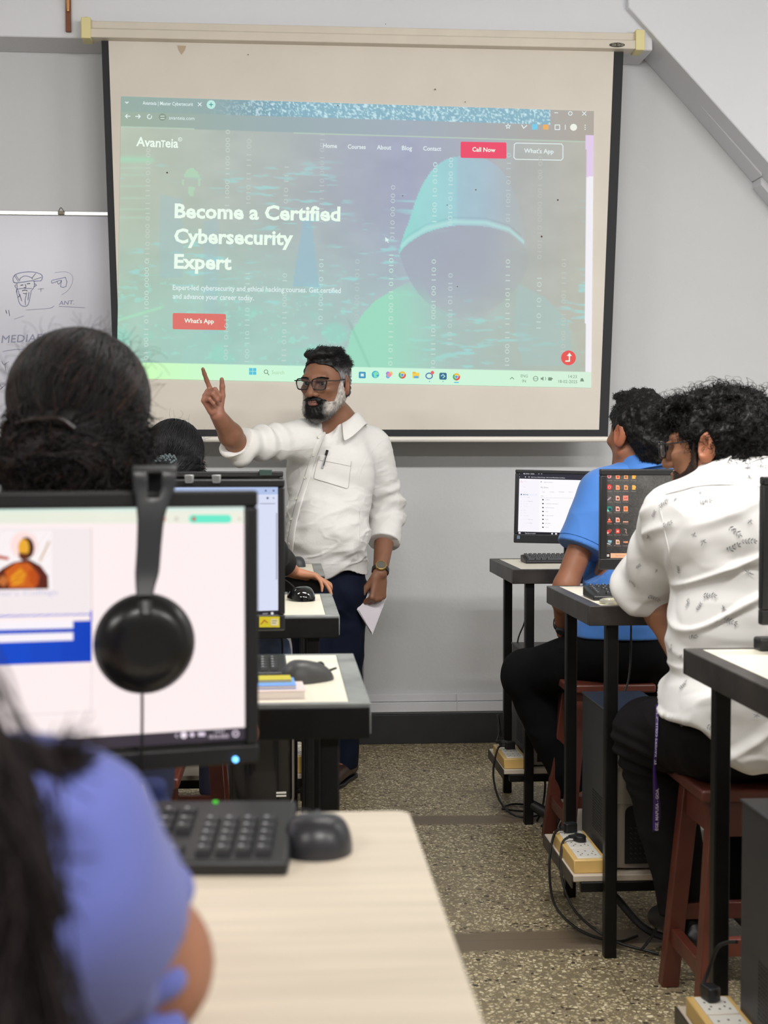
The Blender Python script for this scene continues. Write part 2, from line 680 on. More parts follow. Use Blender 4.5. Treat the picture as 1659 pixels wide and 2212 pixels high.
def floor_material():
    m = bpy.data.materials.new('terrazzo')
    m.use_nodes = True
    nt = m.node_tree
    N, L = nt.nodes, nt.links
    b = N['Principled BSDF']
    tc = N.new('ShaderNodeTexCoord')
    mp = N.new('ShaderNodeMapping')
    mp.inputs['Scale'].default_value = (1.0, 1.0, 1.0)
    L.new(tc.outputs['Object'], mp.inputs['Vector'])
    # warp so that the chips are irregular
    nz = N.new('ShaderNodeTexNoise')
    nz.inputs['Scale'].default_value = 40
    L.new(mp.outputs['Vector'], nz.inputs['Vector'])
    add = N.new('ShaderNodeVectorMath')
    add.operation = 'MULTIPLY_ADD'
    L.new(nz.outputs['Color'], add.inputs[0])
    add.inputs[1].default_value = (0.012, 0.012, 0.0)
    L.new(mp.outputs['Vector'], add.inputs[2])

    def chips(scale, keep, c0, c1):
        v = N.new('ShaderNodeTexVoronoi')
        v.inputs['Scale'].default_value = scale
        L.new(add.outputs[0], v.inputs['Vector'])
        e = N.new('ShaderNodeTexVoronoi')
        e.feature = 'DISTANCE_TO_EDGE'
        e.inputs['Scale'].default_value = scale
        L.new(add.outputs[0], e.inputs['Vector'])
        sep = N.new('ShaderNodeSeparateColor')
        L.new(v.outputs['Color'], sep.inputs[0])
        g = N.new('ShaderNodeMath')
        g.operation = 'LESS_THAN'
        L.new(sep.outputs[0], g.inputs[0])
        g.inputs[1].default_value = keep
        ed = N.new('ShaderNodeMapRange')
        ed.inputs['From Min'].default_value = 0.10
        ed.inputs['From Max'].default_value = 0.18
        L.new(e.outputs['Distance'], ed.inputs['Value'])
        mul = N.new('ShaderNodeMath')
        mul.operation = 'MULTIPLY'
        L.new(g.outputs[0], mul.inputs[0])
        L.new(ed.outputs[0], mul.inputs[1])
        ramp = N.new('ShaderNodeMix')
        ramp.data_type = 'RGBA'
        L.new(sep.outputs[1], ramp.inputs['Factor'])
        ramp.inputs['A'].default_value = c0
        ramp.inputs['B'].default_value = c1
        return mul.outputs[0], ramp.outputs['Result']

    big = N.new('ShaderNodeTexNoise')
    big.inputs['Scale'].default_value = 2.2
    big.inputs['Detail'].default_value = 5
    L.new(tc.outputs['Object'], big.inputs['Vector'])
    base = N.new('ShaderNodeMix')
    base.data_type = 'RGBA'
    L.new(big.outputs['Fac'], base.inputs['Factor'])
    base.inputs['A'].default_value = S(108, 96, 74)
    base.inputs['B'].default_value = S(146, 132, 104)
    cur = base.outputs['Result']
    for sc, kp, c0, c1 in ((190, 0.55, S(112, 101, 80), S(178, 167, 142)), (92, 0.58, S(172, 156, 116), S(226, 214, 180)), (70, 0.10, S(50, 44, 38), S(80, 68, 56))):
        f, c = chips(sc, kp, c0, c1)
        mx = N.new('ShaderNodeMix')
        mx.data_type = 'RGBA'
        L.new(f, mx.inputs['Factor'])
        L.new(cur, mx.inputs['A'])
        L.new(c, mx.inputs['B'])
        cur = mx.outputs['Result']
    # cement repair strips across the aisle and thin tile joints
    sp = N.new('ShaderNodeSeparateXYZ')
    L.new(tc.outputs['Object'], sp.inputs[0])
    wob = N.new('ShaderNodeTexNoise')
    wob.inputs['Scale'].default_value = 5
    L.new(tc.outputs['Object'], wob.inputs['Vector'])

    def band(y0, hw, soft):
        a = N.new('ShaderNodeMath')
        a.operation = 'MULTIPLY_ADD'
        L.new(wob.outputs['Fac'], a.inputs[0])
        a.inputs[1].default_value = 0.05
        L.new(sp.outputs[1], a.inputs[2])
        s = N.new('ShaderNodeMath')
        s.operation = 'SUBTRACT'
        L.new(a.outputs[0], s.inputs[0])
        s.inputs[1].default_value = y0 + 0.025
        ab = N.new('ShaderNodeMath')
        ab.operation = 'ABSOLUTE'
        L.new(s.outputs[0], ab.inputs[0])
        r = N.new('ShaderNodeMapRange')
        r.inputs['From Min'].default_value = hw + soft
        r.inputs['From Max'].default_value = hw - soft
        L.new(ab.outputs[0], r.inputs['Value'])
        return r.outputs[0]
    for y0, hw in ((4.93, 0.06), (3.66, 0.075)):
        mx = N.new('ShaderNodeMix')
        mx.data_type = 'RGBA'
        L.new(band(y0, hw, 0.012), mx.inputs['Factor'])
        L.new(cur, mx.inputs['A'])
        mx.inputs['B'].default_value = S(112, 98, 80)
        cur = mx.outputs['Result']
    for axis, off in ((0, 0.02), (1, 0.11)):
        fr = N.new('ShaderNodeMath')
        fr.operation = 'WRAP'
        ad = N.new('ShaderNodeMath')
        ad.operation = 'ADD'
        L.new(sp.outputs[axis], ad.inputs[0])
        ad.inputs[1].default_value = off
        L.new(ad.outputs[0], fr.inputs[0])
        fr.inputs[1].default_value = 0.21
        fr.inputs[2].default_value = -0.21
        ab = N.new('ShaderNodeMath')
        ab.operation = 'ABSOLUTE'
        L.new(fr.outputs[0], ab.inputs[0])
        lt = N.new('ShaderNodeMath')
        lt.operation = 'LESS_THAN'
        L.new(ab.outputs[0], lt.inputs[0])
        lt.inputs[1].default_value = 0.0013
        sc_ = N.new('ShaderNodeMath')
        sc_.operation = 'MULTIPLY'
        L.new(lt.outputs[0], sc_.inputs[0])
        sc_.inputs[1].default_value = 0.5
        mx = N.new('ShaderNodeMix')
        mx.data_type = 'RGBA'
        L.new(sc_.outputs[0], mx.inputs['Factor'])
        L.new(cur, mx.inputs['A'])
        mx.inputs['B'].default_value = S(70, 62, 52)
        cur = mx.outputs['Result']
    L.new(cur, b.inputs['Base Color'])
    b.inputs['Roughness'].default_value = 0.42
    b.inputs['Specular IOR Level'].default_value = 0.35
    return m


def struct(name, mb, m, **kw):
    o = mb.build(name, m, **kw)
    return tag(o, kind='structure')


XL, XR, YN, ZC = -4.2, 3.6, -2.6, 3.6
struct('floor', MB().box((XL, YN, -0.05), (XR, YW + 0.2, 0.0)), floor_material())
struct('ceiling', MB().box((XL, YN, ZC), (XR, YW + 0.2, ZC + 0.05)), M_ceil)
struct('wall_back', MB().box((XL, YW, 0), (XR, YW + 0.2, ZC)), M_wall)
struct('wall_left', MB().box((XL - 0.2, YN, 0), (XL, YW + 0.2, ZC)), M_wall)
struct('wall_right', MB().box((XR, YN, 0), (XR + 0.2, YW + 0.2, ZC)), M_wall)
struct('wall_front', MB().box((XL, YN - 0.2, 0), (XR, YN, ZC)), M_wall)
bb = MB()
z1 = at(950, 1541, YW)[2]
bb.box((XL, YW - 0.018, 0.0), (XR, YW + 0.01, z1))
struct('baseboard_back', bb, M_dado, bevel=0.003)
# painted cable trunking just above the skirting, with its groove, and the riser on the wall
tk = MB()
zt0, zt1 = at(950, 1535, YW)[2], at(950, 1497, YW)[2]
zm = 0.5 * (zt0 + zt1) + 0.006
tk.box((XL, YW - 0.028, zt0), (XR, YW, zm - 0.002))
tk.box((XL, YW - 0.020, zm), (XR, YW, zt1))
for jx in (986, 1310, 600):
    X = at(jx, 1520, YW)[0]
    tk.box((X - 0.002, YW - 0.031, zt0), (X + 0.002, YW - 0.02, zt1))
struct('trim_4', tk, M_beam, bevel=0.002)
X = at(784, 1420, YW)[0]
struct('trim_5', MB().box((X - 0.004, YW - 0.012, zt1), (X + 0.004, YW, zt1 + 0.55)), mat('riser_grey', S(150, 150, 150)))
# beam above the board and the sloping underside of the stairs
ZB, YBF = 3.095, 6.07
poly = [at(1357, -160, 6.03), at(1357, 15, 6.03), at(1659, 351, 6.03), at(1960, 690, 6.03)]
p2 = [(p[0], p[2]) for p in poly]
struct('trim_1', MB().box((XL, YBF, ZB), (p2[1][0] + 0.12, YW, ZC)), M_beam, bevel=0.006)
st = MB()
sl = (p2[2][1] - p2[1][1]) / (p2[2][0] - p2[1][0])
xe = XR
ze = p2[1][1] + sl * (xe - p2[1][0])
prof = [(p2[1][0], ZC), (p2[1][0], p2[1][1]), (xe, ze), (xe, ZC)]
Mx = np.array([[1, 0, 0, 0], [0, 0, 1, 0], [0, 1, 0, 0], [0, 0, 0, 1.0]])
st.prism(prof, 6.03, YW, Mx)
struct('trim_2', st, M_beam, bevel=0.006)
# second, lower batten of the stair underside
a_ = at(1430, 131, 6.16)
b_ = at(1659, 395, 6.16)
s2 = (b_[2] - a_[2]) / (b_[0] - a_[0])
st = MB()
xa = a_[0] - 0.02
za = a_[2] + s2 * (xa - a_[0])
xj = at(1640, 410, 6.2)[0]
zj = za + s2 * (xj - xa)
st.prism([(xa, za), (xj, zj), (xj, zj + 0.35), (xa, za + 0.35)][::-1], 6.16, YW, Mx)
st.prism([(xj + 0.004, zj - 0.03), (xe, zj - 0.03 + s2 * (xe - xj)), (xe, zj + 0.3), (xj + 0.004, zj + 0.3)][::-1], 6.19, YW, Mx)
struct('trim_3', st, M_beam, bevel=0.004)

# ---------------------------------------------------------------- crucifix on the beam
M_wood = mat('brown_wood', S(118, 66, 44), rough=0.45, vary=(12, 0.3, (1, 1, 0.15)))
M_brass = mat('brass', S(196, 140, 84), rough=0.35, metal=0.4)
pc = at(148, 60, YBF - 0.012)
cx_, cz = pc[0], at(148, 71, YBF)[2]
cr = thing('wooden_crucifix', 'small brown wooden crucifix fixed to the white beam above the board', 'crucifix', (cx_, YBF - 0.012, cz))
MB().box((-0.011, -0.008, 0), (0.011, 0.008, 0.34)).box((-0.08, -0.008, 0.225), (0.08, 0.008, 0.247)).build('cross', M_wood, cr, bevel=0.002)
f = Field((-0.08, -0.035, 0.06), (0.08, -0.004, 0.28), 0.0028)
f.cap((0, -0.016, 0.24), (0, -0.017, 0.16), 0.013, 0.009, 0.006)
f.ell((0, -0.02, 0.262), (0.009, 0.009, 0.011), k=0.003)
f.cap((0, -0.016, 0.235), (0.06, -0.014, 0.243), 0.0055, 0.004, 0.005)
f.cap((0, -0.016, 0.235), (-0.06, -0.014, 0.243), 0.0055, 0.004, 0.005)
f.cap((0.003, -0.017, 0.16), (0.003, -0.015, 0.085), 0.007, 0.004, 0.005)
f.cap((-0.003, -0.017, 0.16), (-0.002, -0.015, 0.085), 0.007, 0.004, 0.005)
V, Q = f.mesh()
mesh_obj('figure', V, Q, None, M_brass, cr, smooth=180)

# ---------------------------------------------------------------- whiteboard
M_board = mat('whiteboard_enamel', S(196, 196, 208), rough=0.28, spec=0.4, vary=(3, 0.03))
M_alu = mat('aluminium', S(205, 205, 203), rough=0.3, metal=0.7)
M_ink = mat('faded_blue_ink', S(120, 132, 176), rough=0.6)
M_ink2 = mat('dark_ink', S(142, 144, 170), rough=0.6)
YB = YW - 0.03
zb1 = at(120, 466, YB)[2]
zb0 = at(120, 1000, YB)[2]
xb1 = at(330, 600, YB)[0]
wb = thing('whiteboard', 'whiteboard with a faint pen drawing of a bearded head, behind the screen edge', 'whiteboard', (xb1 - 0.9, YB, zb0))
og = (xb1 - 0.9, YB, zb0)
MB().box((xb1 - 1.8, YB, zb0), (xb1, YW - 0.005, zb1)).build('panel', M_board, wb, og)
fr = MB()
for lo, hi in (((xb1 - 1.82, zb1), (xb1 + 0.02, zb1 + 0.02)), ((xb1 - 1.82, zb0 - 0.02), (xb1 + 0.02, zb0)), ((xb1 - 1.82, zb0), (xb1 - 1.8, zb1)), ((xb1, zb0), (xb1 + 0.02, zb1))):
    fr.box((lo[0], YB - 0.008, lo[1]), (hi[0], YW, hi[1]))
fr.build('frame', M_alu, wb, og, bevel=0.003)
pl = lambda x, y: at(x, y, YB - 0.0015)
dr = MB()
BZ = lambda pts, n=18: spline(pts, n)
S4 = 4.808


def zb(pts):
    return [(x / S4, 440 + y / S4) for x, y in pts]


for pts, w in (([(140, 815), (135, 775), (160, 735), (240, 712), (340, 708), (420, 730), (440, 760), (425, 800), (360, 805)], 1.5), ([(140, 815), (170, 822), (250, 812), (330, 800), (360, 805)], 1.5),
               ([(205, 790), (215, 770), (260, 750), (320, 765), (340, 785)], 1.2), ([(150, 745), (190, 810)], 1), ([(165, 740), (205, 805)], 1), ([(370, 725), (330, 775)], 1), ([(430, 765), (350, 790)], 1),
               ([(175, 825), (178, 880), (170, 920)], 1.2), ([(355, 805), (355, 860), (330, 900)], 1.2), ([(165, 840), (155, 855), (170, 880)], 1), ([(360, 830), (378, 845), (360, 860)], 1),
               ([(215, 848), (240, 842)], 1.6), ([(280, 832), (312, 828)], 1.6), ([(262, 835), (268, 870), (245, 870)], 1.2), ([(170, 890), (230, 880), (330, 880)], 1.2), ([(230, 905), (258, 897), (285, 905)], 1.4), ([(240, 930), (262, 935), (280, 925)], 1.2),
               ([(170, 900), (182, 960), (205, 1040), (250, 1066), (290, 1050), (310, 980), (325, 900)], 1.4), ([(205, 940), (225, 1010)], 1.2), ([(275, 935), (262, 1000), (265, 1050)], 1.2), ([(300, 920), (290, 1000)], 1.2), ([(190, 900), (200, 960), (185, 970)], 1.2),
               ([(535, 800), (540, 825), (610, 800), (640, 800), (628, 860), (685, 860), (680, 765), (540, 795)], 1.3), ([(590, 805), (610, 835), (635, 805)], 1)):
    line_px(dr, BZ(zb(pts), 20), w * 0.9, pl, None)
line_px(dr, BZ(zb([(570, 715), (690, 708), (755, 760), (740, 850), (690, 915), (640, 945)])), 0.5, pl, None)
dr.build('drawing_lines', M_ink, wb, og, smooth=0)
wr = MB()
for pts, w in (([(270, 1105), (400, 1095), (520, 1085), (560, 1062)], 0.9), ([(610, 1068), (740, 1072), (880, 1080)], 0.9), ([(30, 1535), (150, 1515), (300, 1510), (500, 1512)], 1.1),
               ([(20, 1640), (40, 1670), (90, 1640)], 1), ([(50, 1665), (60, 1735)], 1), ([(0, 1880), (20, 1905), (75, 1865)], 1), ([(30, 1905), (0, 1930)], 1), ([(60, 1105), (70, 1140)], 1.2), ([(90, 1105), (100, 1165)], 1.2), ([(395, 888), (455, 882)], 0.8), ([(425, 880), (425, 915)], 0.8), ([(145, 1200), (250, 1165)], 0.7)):
    line_px(wr, BZ(zb(pts), 12), w, pl, None)
text_px(wr, 'MEDIAFEST.', (3, 741), (135, 735), 17, pl, None, shear=0.15)
text_px(wr, 'ANT.', (127, 659), (160, 657), 9, pl, None, shear=0.2)
wr.build('handwritten_lettering', M_ink2, wb, og, smooth=0)
ck = MB()
pk = at(132, 458, YB - 0.012)
ck.box((pk[0] - 0.013, pk[1] - 0.012, pk[2] - 0.012), (pk[0] + 0.013, pk[1] + 0.008, pk[2] + 0.002))
ck.tube(spline([pk + np.array([-0.012, -0.004, 0]), pk + np.array([0.0, -0.004, 0.018]), pk + np.array([0.014, -0.004, 0])], 12), 0.0022, 6)
ck.build('board_clip', mat('clip_metal', S(96, 88, 76), rough=0.4, metal=0.6), None, tuple(pk), bevel=0.001)
tag(bpy.data.objects['board_clip'], 'tiny metal clip on the top rail of the whiteboard', 'clip')

# ---------------------------------------------------------------- projection screen
YS = 6.03
M_case = mat('cream_metal', S(206, 197, 183), rough=0.42, vary=(8, 0.04))
M_cap = mat('yellowed_plastic', S(216, 205, 150), rough=0.5)
M_fab = mat('screen_fabric', S(211, 204, 194), rough=0.85, vary=(4, 0.03), bump=(400, 0.05, 0.001))
M_blk = mat('screen_border', S(24, 26, 30), rough=0.7)
M_bar = mat('white_tube', S(228, 222, 214), rough=0.4)
c0, c1 = at(190, 50, YS), at(1378, 75, YS)
ps = thing('projection_screen', 'large pulled-down projection screen lit with a web page on cybersecurity', 'projection screen', (0.35, YS, c0[2]))
og = (0.35, YS, c0[2])
zt, zbm = 0.5 * (c0[2] + c1[2]), at(190, 87, YS)[2]
pm = [(-0.045, zbm), (0.035, zbm), (0.035, zt - 0.012), (0.02, zt), (-0.03, zt), (-0.03, zt - 0.032), (-0.045, zt - 0.036)]
Myz = np.array([[0, 0, 1, 0], [1, 0, 0, 0], [0, 1, 0, 0], [0, 0, 0, 1.0]])
cs = MB().prism([(YS + a, b) for a, b in pm], c0[0], c1[0], Myz)
cs.build('case', M_case, ps, og, bevel=0.003)
for nm, xx in (('end_cap', c0[0]), ('end_cap', c1[0])):
    e = MB()
    e.box((xx - 0.022, YS - 0.052, zbm - 0.006), (xx + 0.018, YS + 0.036, zt + 0.008))
    e.box((xx - 0.012, YS - 0.02, zt), (xx + 0.004, YS + 0.03, zt + 0.02))
    e.build(nm, M_cap, ps, og, bevel=0.003)
lg = MB()
pl = lambda x, y: at(x, y, YS - 0.0465)
lgp = [(1333 + 17 * math.cos(t), 97 + 5 * math.sin(t)) for t in np.linspace(0, 2 * math.pi, 24)[:-1]]
poly_px(lg, lgp, pl, S(60, 56, 50)[:3])
pl2 = lambda x, y: at(x, y, YS - 0.0475)
for k, (xx, ww) in enumerate(((1322, 8), (1334, 5), (1341, 5))):
    line_px(lg, [(xx, 95), (xx + ww, 95.4), (xx + ww, 98.5), (xx, 98)], 1.0, pl2, S(170, 165, 150)[:3])
lg.build('maker_badge', mat('badge', attr=True, rough=0.35, metal=0.3), ps, og, smooth=0)
# fabric: black border all round and light field, tapering to the bottom
fb = MB()
TL, TR, BR, BL = (219, 88), (1347, 112), (1313, 943), (250, 943)


def sq(u, v, Y):
    x = (TL[0] * (1 - u) + TR[0] * u) * (1 - v) + (BL[0] * (1 - u) + BR[0] * u) * v
    y = (TL[1] * (1 - u) + TR[1] * u) * (1 - v) + (BL[1] * (1 - u) + BR[1] * u) * v
    return np.array([at(a, b, Y) for a, b in zip(np.atleast_1d(x), np.atleast_1d(y))])


fb.grid(2, 2, lambda u, v: sq(u, v, YS + 0.004))
fb.build('black_border', M_blk, ps, og, smooth=0, solid=0.002)
ff = MB()
ff.grid(2, 2, lambda u, v: sq(0.0135 + u * (1 - 0.0135 - 0.0185), v * 0.9822, YS + 0.001))
ff.build('fabric', M_fab, ps, og, smooth=0)
br = MB()
p0, p1 = at(251, 949, YS), at(1312, 949, YS)
br.tube([p0, p1], 0.0125, 14)
br.build('bottom_bar', M_bar, ps, og)

# ---- the projected picture: colours per point, as sent by the projector
IMG = [(262, 208), (1283, 240), (1277, 838), (252, 817)]


def iq(u, v):
    x = (IMG[0][0] * (1 - u) + IMG[1][0] * u) * (1 - v) + (IMG[3][0] * (1 - u) + IMG[2][0] * u) * v
    y = (IMG[0][1] * (1 - u) + IMG[1][1] * u) * (1 - v) + (IMG[3][1] * (1 - u) + IMG[2][1] * u) * v
    return x, y


def inpoly(x, y, pts):
    pts = np.asarray(pts, float)
    r = np.zeros(np.shape(x), bool)
    j = len(pts) - 1
    for i in range(len(pts)):
        xi, yi, xj, yj = *pts[i], *pts[j]
        c = ((yi > y) != (yj > y)) & (x < (xj - xi) * (y - yi) / (yj - yi + 1e-9) + xi)
        r ^= c
        j = i
    return r


def nz2(x, y, sx, sy, seed, o=3):
    return fbm(np.stack([x / sx, y / sy, np.zeros_like(x)], -1), seed, o)


HOOD = spline([(1000, 336), (960, 346), (930, 372), (905, 415), (886, 470), (868, 520), (862, 548), (880, 528), (920, 503), (980, 488), (1050, 490), (1100, 505), (1135, 535), (1128, 480), (1112, 420), (1085, 370), (1045, 342), (1000, 336)], 80)
FACE = spline([(862, 548), (880, 528), (920, 503), (980, 488), (1050, 490), (1100, 505), (1135, 535), (1138, 580), (1100, 640), (1010, 690), (930, 660), (885, 605), (862, 548)], 60)
BODY = [(905, 598), (860, 620), (810, 650), (782, 680), (760, 715), (748, 760), (742, 800), (1262, 806), (1240, 720), (1205, 668), (1150, 628), (1120, 606), (1060, 680), (1000, 695), (940, 660)]


def image_color(x, y):
    lum = np.ones_like(x)
    # base of the web page
    stops = [260, 420, 620, 760, 880, 1000, 1120, 1280]
    top = np.array([(160, 172, 150), (157, 167, 154), (150, 156, 158), (140, 144, 166), (134, 136, 172), (142, 144, 164), (150, 150, 150), (166, 158, 146)], float)
    bot = np.array([(140, 184, 164), (132, 186, 172), (136, 182, 172), (142, 176, 172), (146, 170, 172), (150, 166, 166), (154, 160, 154), (164, 160, 144)], float)
    t = np.stack([np.interp(x, stops, top[:, k]) for k in range(3)], -1)
    b = np.stack([np.interp(x, stops, bot[:, k]) for k in range(3)], -1)
    w = smooth01(y, 400, 780)[:, None]
    c = t * (1 - w) + b * w
    c = c + 5 * nz2(x, y, 60, 40, 3)[:, None]
    # city lights: soft horizontal streaks
    k = smooth01(nz2(x, y, 42, 7, 5), 0.35, 0.9) * smooth01(nz2(x, y, 160, 90, 9, 2), -0.15, 0.5)
    k = k * smooth01(y, 330, 380)
    c = c + (np.array([126, 214, 214]) - c) * (0.62 * k)[:, None]
    k = smooth01(nz2(x, y, 14, 9, 21), 0.55, 1.0) * smooth01(y, 560, 640) * smooth01(x, 880, 700)
    c = c + (np.array([130, 215, 195]) - c) * (0.6 * k)[:, None]
    k = smooth01(nz2(x, y, 60, 45, 33, 2), 0.2, 0.9) * smooth01(y, 600, 720) * smooth01(x, 900, 760)
    c = c + (np.array([112, 205, 180]) - c) * (0.6 * k)[:, None]
    k = np.exp(-((y - (342 + 0.01 * x)) / 7) ** 2) * smooth01(x, 340, 320)
    c = c + (np.array([140, 205, 160]) - c) * (0.8 * k)[:, None]
    for yy in (363, 378, 402, 428, 452, 470):
        k = np.exp(-((y - yy) / 2.2) ** 2) * smooth01(x, 335, 300) * 0.45
        c = c + (np.array([160, 205, 175]) - c) * k[:, None]
    k = np.exp(-((y - (692 - (x - 255) * 0.30)) / 3.0) ** 2) * smooth01(x, 360, 345)
    c = c + (np.array([140, 220, 170]) - c) * (0.8 * k)[:, None]
    # dark block of buildings, pale tower
    k = inpoly(x, y, [(440, 480), (470, 470), (472, 720), (440, 720)]) | inpoly(x, y, [(345, 420), (395, 430), (395, 600), (345, 600)])
    c = c + (np.array([128, 168, 186]) - c) * (0.35 * k)[:, None]
    k = inpoly(x, y, [(655, 470), (664, 462), (672, 470), (690, 620), (632, 620)])
    c = c + (np.array([120, 165, 188]) - c) * (0.75 * k)[:, None]
    # small pale emblem
    k = inpoly(x, y, [(398, 382), (400, 372), (408, 364), (418, 364), (428, 372), (432, 384)]) | inpoly(x, y, [(393, 388), (398, 388), (398, 402), (393, 398)]) | inpoly(x, y, [(428, 386), (434, 386), (432, 402), (427, 400)]) | inpoly(x, y, [(406, 404), (420, 404), (418, 424), (408, 424)])
    c = c + (np.array([152, 204, 160]) - c) * (0.75 * k)[:, None]
    # hooded figure
    k = inpoly(x, y, BODY)
    sh = smooth01(x, 1010, 760) * 1.1 + 0.12
    c = np.where(k[:, None], c + (np.array([122, 206, 172]) - c) * np.clip(sh * smooth01(y, 590, 640), 0, 1)[:, None], c)
    k = inpoly(x, y, [(1118, 612), (1178, 642), (1225, 690), (1240, 790), (1130, 790), (1110, 700)])
    c = c + (np.array([140, 172, 172]) - c) * (0.55 * k)[:, None]
    k = np.exp(-((x - (752 + (y - 690) * 0.45)) / 3.5) ** 2) * smooth01(y, 680, 700)
    c = c - 14 * k[:, None]
    k = inpoly(x, y, HOOD)
    hc = np.stack([np.interp(x, [860, 930, 985, 990, 1060, 1130], v) for v in ((112, 124, 126, 132, 140, 150), (202, 198, 186, 172, 166, 160), (196, 202, 200, 194, 188, 174))], -1)
    hw = (0.3 + 0.7 * smooth01(x, 1135, 1040))[:, None]
    c = np.where(k[:, None], c * (1 - hw) + hw * (hc + 3 * nz2(x, y, 30, 30, 50)[:, None]), c)
    rim = np.interp(x, [862, 880, 920, 980, 1050, 1100, 1135], [548, 528, 503, 488, 490, 505, 535])
    k = np.exp(-((y - rim + 9) / 5) ** 2) * ((x > 866) & (x < 1132))
    c = c + (np.array([158, 216, 214]) - c) * (0.8 * k)[:, None]
    k = np.exp(-((y - rim + 18) / 2) ** 2) * ((x > 872) & (x < 1125))
    c = c - 14 * k[:, None]
    k = inpoly(x, y, FACE)
    fw_ = (0.75 * smooth01(y, 700, 590) * (0.25 + 0.75 * smooth01(x, 1130, 1030)))[:, None]
    c = np.where(k[:, None], c * (1 - fw_) + fw_ * np.array([132, 136, 160]), c)
    c = c + (np.array([214, 224, 218]) - c) * 0.34
    c = c * 1.03
    # browser frame
    ys = np.interp(x, [262, 1283], [208, 240])
    v = y - ys
    tool = np.stack([np.interp(x, [260, 600, 900, 1283], q) for q in ((160, 158, 165, 178), (178, 176, 176, 170), (160, 180, 188, 160))], -1)
    k = v < 66
    c = np.where(k[:, None], tool, c)
    k = (v < 33) & (x < 1188)
    g = smooth01(nz2(x, y, 3.2, 3.2, 71, 2), 0.0, 0.75)
    amt = smooth01(x, 420, 560) * 0.75 + 0.12
    gl = np.array([140, 180, 196]) * (0.9 + 0.1 * smooth01(x, 500, 700))[:, None]
    gl = gl + (np.array([212, 240, 245]) - gl) * (g * amt)[:, None]
    wgt = (0.25 + 0.75 * smooth01(x, 430, 600))[:, None]
    c = np.where(k[:, None], tool * (1 - wgt) + gl * wgt, c)
    k = np.abs(v - 66.5) < 1.0
    c = np.where(k[:, None], np.array([186, 208, 190]), c)
    # taskbar along the foot of the page
    yb_ = np.interp(x, [252, 1277], [782, 803])
    k = y > yb_
    tb = np.stack([np.interp(x, [255, 320, 500, 800, 1100, 1280], q) for q in ((170, 205, 205, 205, 208, 216), (250, 253, 248, 246, 244, 240), (215, 190, 214, 222, 216, 218))], -1)
    c = np.where(k[:, None], tb, c)
    # page scroll bar
    k = (x > np.interp(y, [290, 800], [1266, 1264])) & (v > 52) & (y < yb_)
    sb = np.where(((y > 292) & (y < 382))[:, None], np.array([226, 205, 235]), np.array([242, 240, 246]))
    c = np.where(k[:, None], sb, c)
    return c


M_img = emit_attr_mat('projected_light', 1.0, 0.0, 0.9)


def img_fn(u, v):
    x, y = iq(u, v)
    return np.array([at(a, b, YS - 0.002) for a, b in zip(x, y)])


im = MB()
im.grid(440, 270, img_fn, lambda u, v: s2l(np.clip(image_color(*iq(u, v)), 0, 255)))
img = im.build('projected_page', M_img, ps, og, smooth=0)
P1 = lambda x, y: at(x, y, YS - 0.004)
P2 = lambda x, y: at(x, y, YS - 0.006)
P3 = lambda x, y: at(x, y, YS - 0.008)
W = tuple(s2l([236, 252, 238]))
Wb = tuple(s2l([226, 240, 240]))
cl = lambda r, g, b: tuple(s2l([r, g, b]))
hd = MB()
text_px(hd, 'Become a Certified', (377, 470), (735, 477), 31, P1, W, bold=0.032)
text_px(hd, 'Cybersecurity', (376, 524), (633, 529), 31, P1, W, bold=0.032)
text_px(hd, 'Expert', (376, 579), (500, 582), 31, P1, W, bold=0.032)
text_px(hd, 'Avan', (294, 315), (347, 318), 20, P1, W, bold=0.022)
text_px(hd, 'T', (347, 317.5), (357, 318), 15, P1, W, bold=0.022)
text_px(hd, 'eia', (357, 318), (385, 319), 20, P1, W, bold=0.022)
text_px(hd, 'R', (387, 303), (391, 303), 4, P1, W)
line_px(hd, [(389 + 4 * math.cos(t), 301 + 4 * math.sin(t)) for t in np.linspace(0, 2 * math.pi, 14)], 1.0, P1, W)
text_px(hd, 'Expert-led cybersecurity and ethical hacking courses. Get certified', (373, 626), (736, 633), 11.5, P1, Wb, bold=0.012)
text_px(hd, 'and advance your career today.', (373, 645), (548, 649), 11.5, P1, Wb, bold=0.012)
for s, x0, x1, yb_ in (('Home', 698, 728, 319), ('Courses', 751, 790, 321), ('About', 814, 845, 322.5), ('Blog', 868, 890, 324), ('Contact', 914, 953, 325)):
    text_px(hd, s, (x0, yb_), (x1, yb_ + (x1 - x0) * 0.022), 9.5, P1, Wb, bold=0.016)
text_px(hd, 'avanteia.com', (365, 258), (420, 259.5), 8, P1, Wb)
text_px(hd, 'Avanteia | Master Cybersecurit', (308, 226), (417, 229), 8, P1, Wb, bold=0.01)
hd.build('page_lettering', M_img, img, og, smooth=0)
bt = MB()
rect_px(bt, 373, 676, 488, 711, P1, cl(222, 118, 110), 0.02, 3)
text_px(bt, "What's App", (398, 697), (462, 698.5), 9.5, P2, W, bold=0.02)
bt.build('page_button', M_img, img, og, smooth=0)
bt = MB()
rect_px(bt, 995, 306, 1094, 341, P1, cl(236, 84, 112), 0.018, 3)
text_px(bt, 'Call Now', (1020, 327), (1070, 328.5), 9.5, P2, W, bold=0.02)
bt.build('page_button', M_img, img, og, smooth=0)
bt = MB()
text_px(bt, "What's App", (1132, 330), (1196, 331.5), 9.5, P2, Wb, bold=0.02)
q = [(1111 + 4, 309), (1213, 311), (1216, 315), (1216, 342), (1212, 346), (1114, 344), (1110, 340), (1111, 312), (1115, 309)]
line_px(bt, q, 1.8, P1, Wb)
bt.build('page_button', M_img, img, og, smooth=0)
bt = MB()
disc_px(bt, 1228, 773, 16, P1, cl(232, 92, 88))
